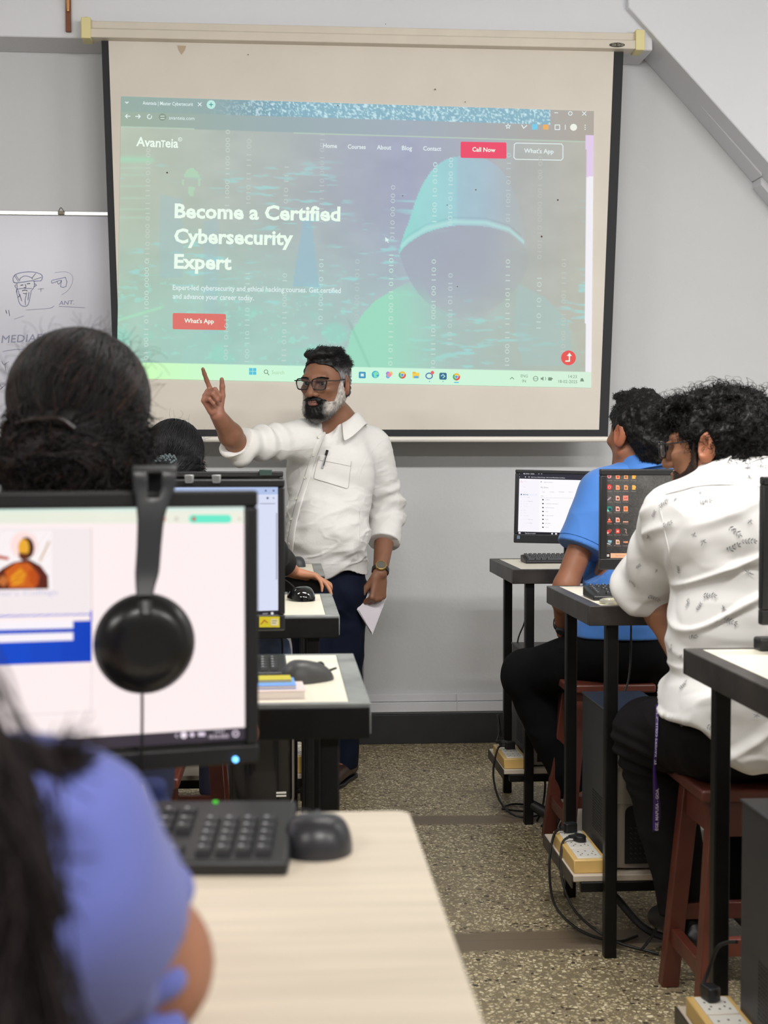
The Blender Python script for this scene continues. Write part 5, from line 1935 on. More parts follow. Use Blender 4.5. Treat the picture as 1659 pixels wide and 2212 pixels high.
tower('grey and silver tower computer on the shelf under the file-list desk', 0.862, 1.04, 4.89, 5.24, 0.195, 0.60)
tower('grey and silver tower computer below the dark-desktop monitor, beside the bent knee', 0.858, 1.035, 3.59, 3.965, 0.205, 0.622)
tower('dark tower computer cut off by the photo edge, beside the red-brown stool', 0.855, 1.03, 2.21, 2.545, 0.215, 0.655)
tower('black tower computer with thin silver trim, under the left desks', -0.145, 0.032, 3.585, 3.95, 0.2, 0.625, silver=False)


def plug(label, p, rz, path, kind=0, group=None):
    """black mains plug standing in a socket at p with its cord"""
    t = thing('power_plug', label, 'plug', tuple(p), rz, group)
    b = MB()
    if kind == 0:
        b.prism([(-0.017, -0.014), (0.017, -0.014), (0.02, 0.0), (0.014, 0.014), (-0.014, 0.014), (-0.02, 0.0)], 0.0, 0.028)
    else:
        b.prism([(0.017 * math.cos(a), 0.024 * math.sin(a)) for a in np.linspace(0, 2 * math.pi, 17)[:-1]], 0.0, 0.017)
    b.build('plug_body', M_blackp, t, bevel=0.004, seg=3)
    R = np.linalg.inv(np.array(Matrix.Translation(tuple(p)) @ Matrix.Rotation(rz, 4, 'Z')))
    pts = [np.array([-0.012, 0, 0.014]), np.array([-0.03, 0, 0.014])] + [xf(R, np.array(q)[None])[0] for q in path]
    MB().tube([pts[0], pts[1]], [0.0075, 0.005], 10).build('strain_relief', M_blackp, t)
    MB().tube(spline(pts[1:], 40), 0.0038, 8).build('cord', M_cable, t)
    return t


def strip(label, x0, x1, y0, y1, z, h=0.036, group=None):
    t = thing('power_strip', label, 'power strip', (0.5 * (x0 + x1), 0.5 * (y0 + y1), z), group=group)
    og = tuple(t.location)
    MB().box((x0, y0, z), (x1, y1, z + h)).build('wooden_box', M_yellow, t, og, bevel=0.003)
    n = 3
    L = (y1 - y0 - 0.02) / n
    for k in range(n):
        ya = y0 + 0.012 + k * L
        pm_ = MB()
        pm_.box((x0 + 0.012, ya, z + h - 0.001), (x1 - 0.012, ya + L - 0.006, z + h + 0.004))
        pt = pm_.build('socket_plate', M_white, t, og, bevel=0.0015)
        hm = MB()
        cx_, cy_ = 0.5 * (x0 + x1), ya + L / 2 - 0.003
        for dx, dy in ((0, 0.017), (-0.013, -0.008), (0.013, -0.008), (0, -0.02), (-0.02, 0.012), (0.02, 0.012), (-0.02, -0.02), (0.02, -0.02)):
            hm.box((cx_ + dx - 0.0018, cy_ + dy - 0.0028, z + h + 0.0035), (cx_ + dx + 0.0018, cy_ + dy + 0.0028, z + h + 0.0043))
        hm.build('socket_holes', M_cable, pt, None, smooth=0).location = tuple(-np.array(og))
    return t


strip('yellow wooden power strip with white sockets, on the shelf below the dark-desktop monitor', 0.757, 0.847, 3.575, 3.865, 0.205)
strip('yellow wooden power strip on the shelf under the file-list desk', 0.777, 0.862, 4.87, 5.13, 0.195)
strip('power strip end at the bottom edge of the photo, beside the dark tower', 0.775, 0.862, 2.33, 2.615, 0.215)
strip('yellow strip glimpsed past the black leg of the second-row desk', 0.0, 0.068, 4.83, 5.08, 0.2, 0.06)
zs = 0.205 + 0.040
plug('square black plug farthest back in the power strip below the dark-desktop monitor', (0.80, 3.835, zs), 0.25, [(0.752, 3.83, 0.235), (0.735, 3.80, 0.16), (0.745, 3.77, 0.06), (0.80, 3.70, 0.012), (0.88, 3.62, 0.006), (0.95, 3.66, 0.006)])
plug('rounded black plug, second in the power strip below the dark-desktop monitor', (0.808, 3.745, zs), 0.2, [(0.758, 3.735, 0.24), (0.748, 3.70, 0.17), (0.765, 3.66, 0.10), (0.80, 3.62, 0.06), (0.87, 3.58, 0.02), (0.97, 3.52, 0.006)], 1)
zs = 0.195 + 0.040
plug('black plug nearest the camera in the strip under the file-list desk', (0.822, 5.02, zs), 0.1, [(0.772, 5.0, 0.235), (0.755, 4.98, 0.15), (0.775, 4.95, 0.06), (0.83, 4.93, 0.01), (0.92, 4.95, 0.006), (0.95, 5.05, 0.006), (0.86, 5.12, 0.006), (0.80, 5.05, 0.006), (0.88, 4.98, 0.012)], 0)
plug('black plug farther back in the strip under the file-list desk', (0.81, 5.085, zs), 0.3, [(0.80, 5.14, 0.27), (0.80, 5.17, 0.33), (0.81, 5.20, 0.31), (0.82, 5.215, 0.24)], 1)
plug('black plug and cable at the bottom edge, beside the dark tower', (0.815, 2.585, 0.215 + 0.04), -1.3, [(0.822, 2.62, 0.30), (0.834, 2.61, 0.345), (0.85, 2.60, 0.36), (0.862, 2.575, 0.37)], 0)
for lab, pts, r in (('thin black cable hanging down in front of the wall beside the blue shirt', [(0.935, 5.17, 0.92), (0.93, 5.2, 0.80), (0.91, 5.22, 0.68), (0.885, 5.23, 0.60), (0.88, 5.23, 0.45)], 0.003),
                    ('black cables dropping below the shelf of the file-list desk, nearer the stool', [(0.95, 4.94, 0.18), (0.955, 4.93, 0.10), (0.945, 4.9, 0.03), (0.93, 4.86, 0.006), (0.90, 4.80, 0.006)], 0.004),
                    ('black cable loop below the shelf of the file-list desk', [(0.93, 4.93, 0.18), (0.935, 4.92, 0.12), (0.92, 4.89, 0.05), (0.895, 4.86, 0.008)], 0.004),
                    ('thick grey hose lying on the floor below the tower by the bent knee', [(0.85, 3.75, 0.15), (0.90, 3.70, 0.10), (0.97, 3.64, 0.03), (1.06, 3.60, 0.012), (1.15, 3.62, 0.012)], 0.011),
                    ('black cable curl hanging under the shelf near the patterned-shirt man', [(0.985, 3.60, 0.18), (0.99, 3.58, 0.10), (0.97, 3.56, 0.05), (0.93, 3.54, 0.01)], 0.004),
                    ('thin black cable from the tower down past the blue hem', [(1.02, 4.03, 0.90), (1.018, 4.02, 0.75), (1.005, 3.99, 0.66), (0.985, 3.975, 0.60)], 0.003)):
    pts = np.array(pts)
    o = MB().tube(spline(pts, 36), r, 8).build('cable', M_cable if r < 0.01 else M_darkp, None, tuple(pts[0]))
    tag(o, lab, 'cable')
bl = MB()
f = Field((0.84, 4.66, -0.01), (1.02, 4.92, 0.14), 0.005)
f.cap((0.87, 4.86, 0.07), (0.945, 4.80, 0.035), 0.018, 0.022, 0.01)
f.cap((0.955, 4.80, 0.09), (0.955, 4.76, 0.03), 0.017, 0.02, 0.01)
f.cap((0.93, 4.77, 0.012), (0.96, 4.72, 0.012), 0.02, 0.016, 0.01)
f.halfspace((0, 0, 0.001), (0, 0, -1))
V, Q = f.mesh()
o = mesh_obj('foot_pedal', V, Q, None, M_blackp, None, (0.92, 4.8, 0.0), smooth=180)
tag(o, 'black lump of adapter and cable on the floor behind the front leg by the wall', 'adapter')


# ================================================================ STOOLS
def stool(label, x, y, h=0.585, half=0.165, tops=0.135, group=None):
    t = thing('wooden_stool', label, 'stool', (x, y, 0), 0, group)
    MB().box((-tops - 0.02, -tops - 0.02, h - 0.028), (tops + 0.02, tops + 0.02, h)).build('seat', M_red, t, bevel=0.006)
    q = 0.021
    for sx in (-1, 1):
        for sy in (-1, 1):
            b = MB()
            v = []
            for zz, c in ((0, half), (h - 0.03, tops - 0.01)):
                for dx, dy in ((-q, -q), (q, -q), (q, q), (-q, q)):
                    v.append((sx * (c - q) + dx, sy * (c - q) + dy, zz))
            b.add(v, [(3, 2, 1, 0), (4, 5, 6, 7), (0, 1, 5, 4), (1, 2, 6, 5), (2, 3, 7, 6), (3, 0, 4, 7)])
            b.build('leg', M_red, t, bevel=0.003)

    def c_at(z):
        return (half + (tops - 0.01 - half) * z / (h - 0.03)) - q
    for z, hh, ww_, nm, sides in ((h - 0.075, 0.04, 0.011, 'apron', 'xy'), (0.13, 0.02, 0.012, 'stretcher', 'y'), (0.19, 0.02, 0.012, 'stretcher', 'x')):
        c = c_at(z)
        for s_ in (-1, 1):
            if 'x' in sides:
                MB().box((-c, s_ * c - ww_, z - hh), (c, s_ * c + ww_, z + hh)).build(nm, M_red, t, bevel=0.002)
            if 'y' in sides:
                MB().box((s_ * c - ww_, -c, z - hh), (s_ * c + ww_, c, z + hh)).build(nm, M_red, t, bevel=0.002)
    return t


stool('red-brown wooden stool under the man in the patterned white shirt', 1.085, 3.18, 0.553)
sA_ = stool('red-brown wooden stool with chalk scribble under the man in blue', 1.05, 4.53, 0.572, 0.17, 0.125)
chm = MB()
ivs = np.linalg.inv(np.array(Matrix.Translation((1.05, 4.53, 0))))
pc = lambda x, y: xf(ivs, at(x, y, 4.53 - 0.118)[None])[0]
text_px(chm, 'Sxldaloewlgeo', (1272, 1497), (1392, 1493), 9, pc, None, shear=0.3)
chm.build('chalk_writing', mat('chalk', S(150, 120, 104), rough=0.9), sA_, smooth=0)
stool('red-brown wooden stool in the shade under the left desks', -0.42, 3.62, 0.50)
stool('red-brown wooden stool of the student with the beaded bun', -0.33, 4.36, 0.575)
stool('red-brown wooden stool of the big-haired student behind the foreground monitor', -0.33, 1.93, 0.55)
stool('red-brown wooden stool of the girl in the periwinkle blouse', -0.36, 0.70, 0.55)
# pale box on the shelf behind the patterned-shirt man's stool
t = thing('backup_battery', 'pale grey box on the shelf behind the near red-brown stool', 'box', (1.16, 3.74, 0.205))
MB().box((-0.10, -0.12, 0), (0.10, 0.12, 0.095)).build('case', mat('pale_grey_plastic', S(178, 172, 160), rough=0.5), t, bevel=0.012, seg=3)
MB().box((-0.03, -0.1215, 0.03), (0.03, -0.119, 0.06)).build('front_plate', M_darkp, t)

# small dark blue pouch under the foreground monitor
pp0 = at(320, 1735, 1.500)
t = thing('pouch', 'small dark blue pouch with pale cords, under the foreground monitor behind the keyboard', 'pouch', (pp0[0], 1.500, 0.90))
f = Field((-0.04, -0.025, -0.004), (0.04, 0.025, 0.07), 0.0018)
f.cap((-0.017, 0, 0.012), (0.017, 0, 0.012), 0.013, 0.013, 0.01)
f.cap((-0.011, 0, 0.040), (0.010, 0, 0.040), 0.010, 0.010, 0.02)
f.halfspace((0, 0, 0.0), (0, 0, -1))
V, Q = f.mesh()
mesh_obj('bag', V, Q, None, mat('blue_cloth', S(34, 44, 92), rough=0.7, vary=(60, 0.3)), t, smooth=180)
MB().tube(spline([(-0.004, -0.012, 0.046), (0.002, -0.016, 0.03), (0.004, -0.015, 0.012), (0.008, -0.016, 0.004)], 16), 0.0013, 6).tube(spline([(-0.022, -0.008, 0.046), (-0.028, -0.013, 0.02), (-0.024, -0.014, 0.003)], 16), 0.0013, 6).build('cord', mat('pale_cord', S(166, 152, 128), rough=0.7), t)

# faded blue cloth bag hanging under the third-row desk
t = thing('cloth_bag', 'faded blue cloth bag hanging below the third-row desk, glimpsed past the yellow sticker', 'bag', (-0.055, 3.93, 0.58))
f = Field((-0.11, -0.07, -0.02), (0.11, 0.07, 0.29), 0.004)
f.ell((0, 0, 0.10), (0.075, 0.042, 0.10), k=0.02)
f.cap((-0.035, 0, 0.19), (0.03, 0, 0.19), 0.03, 0.03, 0.05)
f.cap((-0.03, 0, 0.20), (-0.02, 0, 0.262), 0.010, 0.007, 0.02)
f.cap((0.03, 0, 0.20), (0.02, 0, 0.262), 0.010, 0.007, 0.02)
V, Q = f.mesh()
V = cloth_fold(V, vert_normals(V, Q))
mesh_obj('bag', V, Q, None, mat('faded_denim', S(86, 104, 140), rough=0.9, vary=(30, 0.2)), t, smooth=180)
MB().tube(spline([(0.02, -0.03, 0.27), (0.045, -0.05, 0.22), (0.05, -0.055, 0.14), (0.075, -0.05, 0.06)], 20), 0.003, 6).build('cord', M_cable, t)
# ================================================================ PEOPLE
def nrm(v):
    v = np.asarray(v, float)
    return v / (np.linalg.norm(v) + 1e-12)


def head_R(yaw, pitch=0.0, roll=0.0):
    """local axes: face looks to -Y, X to the person's left, Z up"""
    return np.array(Matrix.Rotation(yaw, 3, 'Z') @ Matrix.Rotation(pitch, 3, 'X') @ Matrix.Rotation(roll, 3, 'Y'))


def add_head(F, c, R, s=1.0, face=True):
    L = lambda *p: np.asarray(c) + R @ (np.array(p, float) * s)
    E = lambda p, r, k=0.012, op='u', R2=None: F.ell(L(*p), np.array(r) * s, R if R2 is None else R @ R2, k * s, op)
    E((0, 0.018, 0.036), (0.0745, 0.097, 0.084))
    E((0, -0.035, -0.02), (0.060, 0.062, 0.085), 0.03)
    F.cap(L(0, -0.066, -0.094), L(0, -0.06, -0.088), 0.026 * s, 0.028 * s, 0.03 * s)
    for sx in (-1, 1):
        F.cap(L(0.050 * sx, -0.005, -0.055), L(0.026 * sx, -0.06, -0.092), 0.024 * s, 0.022 * s, 0.025 * s)
        E((0.041 * sx, -0.068, -0.016), (0.020, 0.018, 0.013), 0.022)
    if face:
        E((0, -0.083, 0.030), (0.048, 0.015, 0.013), 0.02)
        for sx in (-1, 1):
            E((0.032 * sx, -0.1005, 0.006), (0.0185, 0.015, 0.0125), 0.012, 'cut')
        for sx in (-1, 1):
            E((0.032 * sx, -0.0935, 0.0165), (0.019, 0.010, 0.0055), 0.005)
        F.cap(L(0, -0.092, 0.018), L(0, -0.119, -0.029), 0.0095 * s, 0.0140 * s, 0.010 * s)
        for sx in (-1, 1):
            E((0.0160 * sx, -0.104, -0.033), (0.0105, 0.013, 0.0095), 0.007)
            E((0.0075 * sx, -0.114, -0.043), (0.004, 0.006, 0.004), 0.003, 'cut')
        E((0, -0.092, -0.060), (0.027, 0.012, 0.014), 0.010)
        E((0, -0.1015, -0.0575), (0.021, 0.0075, 0.0055), 0.005)
        E((0, -0.1000, -0.0690), (0.019, 0.0080, 0.0062), 0.005)
        E((0, -0.1115, -0.0632), (0.024, 0.008, 0.0012), 0.002, 'cut')
        E((0, -0.097, -0.0795), (0.016, 0.006, 0.004), 0.006, 'cut')
    else:
        F.cap(L(0, -0.09, 0.016), L(0, -0.115, -0.03), 0.009 * s, 0.013 * s, 0.012 * s)
        E((0, -0.092, -0.062), (0.024, 0.014, 0.016), 0.010)
    for sx in (-1, 1):
        Re = np.array(Matrix.Rotation(0.42 * sx, 3, 'Z') @ Matrix.Rotation(-0.18, 3, 'X'))
        E((0.081 * sx, 0.018, -0.005), (0.0095, 0.023, 0.037), 0.006, 'u', Re)
        E((0.077 * sx, 0.010, -0.028), (0.008, 0.013, 0.014), 0.006, 'u', Re)
        E((0.0895 * sx, 0.011, -0.001), (0.0070, 0.012, 0.022), 0.004, 'cut', Re)
    return L


def local_of(V, c, R, s=1.0):
    return (np.asarray(V) - np.asarray(c)) @ R / s


def hand(F, wr, d, n, s=1.0, side=1, curls=None, spread=0.12, thumb=(0.55, 0.75, 0.25), tcurl=(0.25, 0.3), k=0.006):
    d, n = nrm(d), np.asarray(n, float)
    n = nrm(n - d * np.dot(n, d))
    lat = np.cross(d, n) * side
    wr = np.asarray(wr, float)
    curls = curls or [(0.35, 0.35, 0.25)] * 4
    kn = []
    for i, (o, f, Ls, r) in enumerate(((0.0255, 0.088, (0.041, 0.026, 0.021), 0.0088), (0.0085, 0.093, (0.045, 0.029, 0.022), 0.0090), (-0.0085, 0.089, (0.042, 0.027, 0.021), 0.0086), (-0.0245, 0.080, (0.033, 0.021, 0.019), 0.0076))):
        b = wr + s * (d * f + lat * o)
        kn.append(b)
        F.cap(wr + s * (d * 0.012 + lat * o * 0.55), b, 0.0145 * s, 0.0108 * s, 0.010, flat=(n, 0.85))
        a, p = 0.0, b
        sd = nrm(d + lat * spread * (1.5 - i) * 0.6)
        for j in range(3):
            a += curls[i][j]
            q = p + s * Ls[j] * (math.cos(a) * sd + math.sin(a) * n)
            F.cap(p, q, (r + 0.0008 - 0.0008 * j) * s, (r - 0.0008 * (j + 1)) * s, k if j == 0 else 0.003)
            p = q
    F.cap(wr + s * (d * 0.03 - lat * 0.018 + n * 0.006), wr + s * (d * 0.065 - lat * 0.018 + n * 0.005), 0.014 * s, 0.010 * s, 0.012)
    b = wr + s * (d * 0.018 + lat * 0.016 + n * 0.006)
    t = nrm(d * thumb[0] + lat * thumb[1] + n * thumb[2])
    m = b + s * 0.046 * t
    F.cap(b, m, 0.0165 * s, 0.0115 * s, 0.012)
    t2 = nrm(t * math.cos(tcurl[0]) + d * math.sin(tcurl[0]))
    q = m + s * 0.033 * t2
    F.cap(m, q, 0.0110 * s, 0.0098 * s, 0.005)
    t3 = nrm(t2 * math.cos(tcurl[1]) + d * math.sin(tcurl[1]))
    F.cap(q, q + s * 0.026 * t3, 0.0098 * s, 0.0078 * s, 0.004)


def foot(F, an, toe, s=1.0, r=0.034, k=0.02):
    an, toe = np.asarray(an, float), np.asarray(toe, float)
    heel = an + 0.055 * nrm([an[0] - toe[0], an[1] - toe[1], 0])
    heel[2] = toe[2] + 0.008
    F.cap(an, heel, r * s, r * 0.95 * s, k)
    F.cap(an, toe, r * s, r * 0.82 * s, k, flat=((0, 0, 1), 0.8))
    F.cap(heel, toe, r * 0.9 * s, r * 0.95 * s, k, flat=((0, 0, 1), 0.75))


def bounds(pts, pad):
    p = np.array(pts)
    return p.min(0) - pad, p.max(0) + pad


def cloth_noise(V, N, f, amp, seed, ridge=1.0):
    """folds: domain-warped ridged noise, frequency f per axis"""
    P = V * np.array(f)
    P = P + 0.6 * np.stack([vnoise(V * 7.0, seed + 1), vnoise(V * 7.0, seed + 2), vnoise(V * 7.0, seed + 3)], -1)
    n = 1 - np.abs(vnoise(P, seed)) * 2
    n2 = vnoise(P * 2.1, seed + 9)
    return V + N * (amp * (ridge * n * 0.6 + 0.35 * n2))[:, None]


def strand_mesh(paths, r0, r1=None, cols=None):
    """(N,m,3) -> three-sided tubes: V, Q, C"""
    paths = np.asarray(paths, float)
    Nn, m, _ = paths.shape
    r1 = r0 * 0.4 if r1 is None else r1
    t = np.gradient(paths, axis=1)
    t /= np.linalg.norm(t, axis=2, keepdims=True) + 1e-9
    u = np.cross(t, np.array([0.31, 0.22, 0.92]))
    u /= np.linalg.norm(u, axis=2, keepdims=True) + 1e-9
    w = np.cross(t, u)
    rr = np.linspace(r0, r1, m)[None, :, None]
    ring = [paths + rr * (math.cos(a) * u + math.sin(a) * w) for a in (0, 2.094, 4.189)]
    V = np.stack(ring, 2).reshape(-1, 3)
    base = (np.arange(Nn)[:, None, None] * m + np.arange(m - 1)[None, :, None]) * 3
    kk = np.arange(3)[None, None, :]
    a = base + kk
    b = base + (kk + 1) % 3
    Q = np.stack([a, b, b + 3, a + 3], -1).reshape(-1, 4)
    C = None
    if cols is not None:
        C = np.repeat(np.asarray(cols, float), m * 3, axis=0)
        C = np.concatenate([C, np.ones((len(C), 1))], 1)
    return V, Q, C


def merge(parts):
    Vs, Qs, Cs, n = [], [], [], 0
    for V, Q, C in parts:
        Vs.append(V)
        Qs.append(Q + n)
        Cs.append(C)
        n += len(V)
    return np.concatenate(Vs), np.concatenate(Qs), np.concatenate(Cs)


def col4(n, c):
    return np.tile(np.array(list(c[:3]) + [1.0]), (n, 1))


def pick(V, Q, n, rng, mask=None):
    """random points on a quad mesh with normals"""
    N = vert_normals(V, Q)
    idx = np.arange(len(V)) if mask is None else np.nonzero(mask)[0]
    i = rng.choice(idx, n)
    return V[i], N[i]


def skin_mat(name, rough=0.48):
    return mat(name, rough=rough, spec=0.35, attr=True, sss=0.06, bump=(260, 0.12, 0.0006), vary=(30, 0.06))


M_skin = skin_mat('skin')
M_hair = mat('hair', rough=0.5, spec=0.22, attr=True)
M_linen = mat('white_linen', S(220, 218, 215), rough=0.85, spec=0.15, bump=(190, 0.4, 0.0016, (1, 1, 1.5)), vary=(14, 0.03))
M_denim = mat('dark_denim', S(20, 26, 44), rough=0.85, spec=0.15, bump=(500, 0.2, 0.0006), vary=(9, 0.3))
M_blackcloth = mat('black_trousers', S(14, 14, 16), rough=0.9, spec=0.12, bump=(350, 0.2, 0.0006), vary=(8, 0.2))
M_blue = mat('blue_polo', S(64, 120, 196), rough=0.8, sheen=0.2, bump=(500, 0.15, 0.0005), vary=(10, 0.03))
M_shoe = mat('brown_leather', S(58, 38, 30), rough=0.4, bump=(90, 0.2, 0.001))
M_btn = mat('shirt_button', S(222, 220, 204), rough=0.35)


def place_hem(F, fn):
    """cut cloth below the hem height fn(x, y)"""
    F.apply(lambda A, X, Y, Z: np.maximum(A, fn(X, Y) - Z))


def child(name, V, Q, C, m, parent, smooth=180, **kw):
    og = tuple(parent.location) if parent.parent is None else None
    return mesh_obj(name, V, Q, C, m, parent, og, smooth=smooth, **kw)


def sub(name, V, F_, C, m, parent, root, smooth=180, **kw):
    """part of a part, given in world coordinates; its parent was built with the root's origin"""
    return mesh_obj(name, V, F_, C, m, parent, tuple(root.location), smooth=smooth, **kw)


def hair_cap(c, R, s, keep, infl=0.010, h=0.003, bumps=(), amp=0.004, fr=60, seed=0, rad=(0.0745, 0.097, 0.084)):
    """hair mass over the skull: keep(x,y,z) > 0 marks the haired region in head coordinates"""
    F = Field(np.asarray(c) - 0.19 * s, np.asarray(c) + 0.19 * s, h)
    L = lambda *p: np.asarray(c) + R @ (np.array(p, float) * s)
    F.ell(L(0, 0.018, 0.036), (np.array(rad) + infl) * s, R, 0.01)
    F.cap(L(0, 0.065, -0.03), L(0, 0.055, -0.055), (0.052 + infl) * s, (0.046 + infl) * s, 0.04)
    for p, r in bumps:
        F.ell(L(*p), np.array(r) * s, R, 0.02)

    def cut(A, X, Y, Z):
        x = (X - c[0]) * R[0, 0] + (Y - c[1]) * R[1, 0] + (Z - c[2]) * R[2, 0]
        y = (X - c[0]) * R[0, 1] + (Y - c[1]) * R[1, 1] + (Z - c[2]) * R[2, 1]
        z = (X - c[0]) * R[0, 2] + (Y - c[1]) * R[1, 2] + (Z - c[2]) * R[2, 2]
        return np.maximum(A, -keep(x / s, y / s, z / s) * 0.7 * s)
    F.apply(cut)
    V, Q = F.mesh()
    N = vert_normals(V, Q)
    if amp:
        V = V + N * (amp * fbm(V * fr, seed, 3))[:, None]
    return V, Q


def short_keep(x, y, z):
    zm = np.interp(y, [-0.12, -0.075, -0.05, -0.03, -0.008, 0.002, 0.03, 0.06, 0.12], [0.083, 0.078, 0.066, 0.045, 0.0, -0.012, -0.005, -0.052, -0.075])
    return (z - zm).astype(np.float32)


def grow(p, n, rng, length, m, flow, curl=0.0, curlf=60.0, lift=0.3, grav=0.0, R=None):
    """strands from points p along normal and flow (N,3)"""
    Nn = len(p)
    out = np.zeros((Nn, m, 3))
    out[:, 0] = p - n * 0.002
    d = n * lift + flow
    d /= np.linalg.norm(d, axis=1, keepdims=True) + 1e-9
    ph = rng.uniform(0, 6.28, Nn)
    ln = length * rng.uniform(0.6, 1.2, Nn)
    u = np.cross(d, n + 0.01)
    u /= np.linalg.norm(u, axis=1, keepdims=True) + 1e-9
    st = ln / (m - 1)
    for j in range(1, m):
        w = np.cross(d, u)
        a = ph + j * curlf * st
        dd = d + curl * (np.cos(a)[:, None] * u + np.sin(a)[:, None] * w)
        dd[:, 2] -= grav * j / m
        dd /= np.linalg.norm(dd, axis=1, keepdims=True) + 1e-9
        out[:, j] = out[:, j - 1] + dd * st[:, None]
    return out


def comb(c, R, s, rad, roots, flow_to, m, step, rng, wob=0.25, off=1.01):
    """strands that lie on the skull ellipsoid and run towards flow_to (head coordinates)"""
    rad = np.asarray(rad)
    P = np.asarray(roots, float)
    ctr = np.array([0, 0.018, 0.036])
    out = np.zeros((len(P), m, 3))
    tgt = np.asarray(flow_to) + rng.normal(0, 0.012, P.shape)
    sd = rng.uniform(0.985, 1.03, len(P))[:, None] * off
    for j in range(m):
        q = (P - ctr) / rad
        q = q / (np.linalg.norm(q, axis=1, keepdims=True) + 1e-9)
        P = ctr + q * rad * sd
        out[:, j] = P
        n = q / rad
        n /= np.linalg.norm(n, axis=1, keepdims=True)
        d = tgt - P
        d = d - n * (d * n).sum(1, keepdims=True)
        L_ = np.linalg.norm(d, axis=1, keepdims=True)
        d = d / (L_ + 1e-9) * np.minimum(step, L_)
        w = np.stack([vnoise(P * 25, 3), vnoise(P * 25, 4), vnoise(P * 25, 5)], -1)
        P = P + d + wob * step * w
    return np.asarray(c) + (out * s) @ R.T


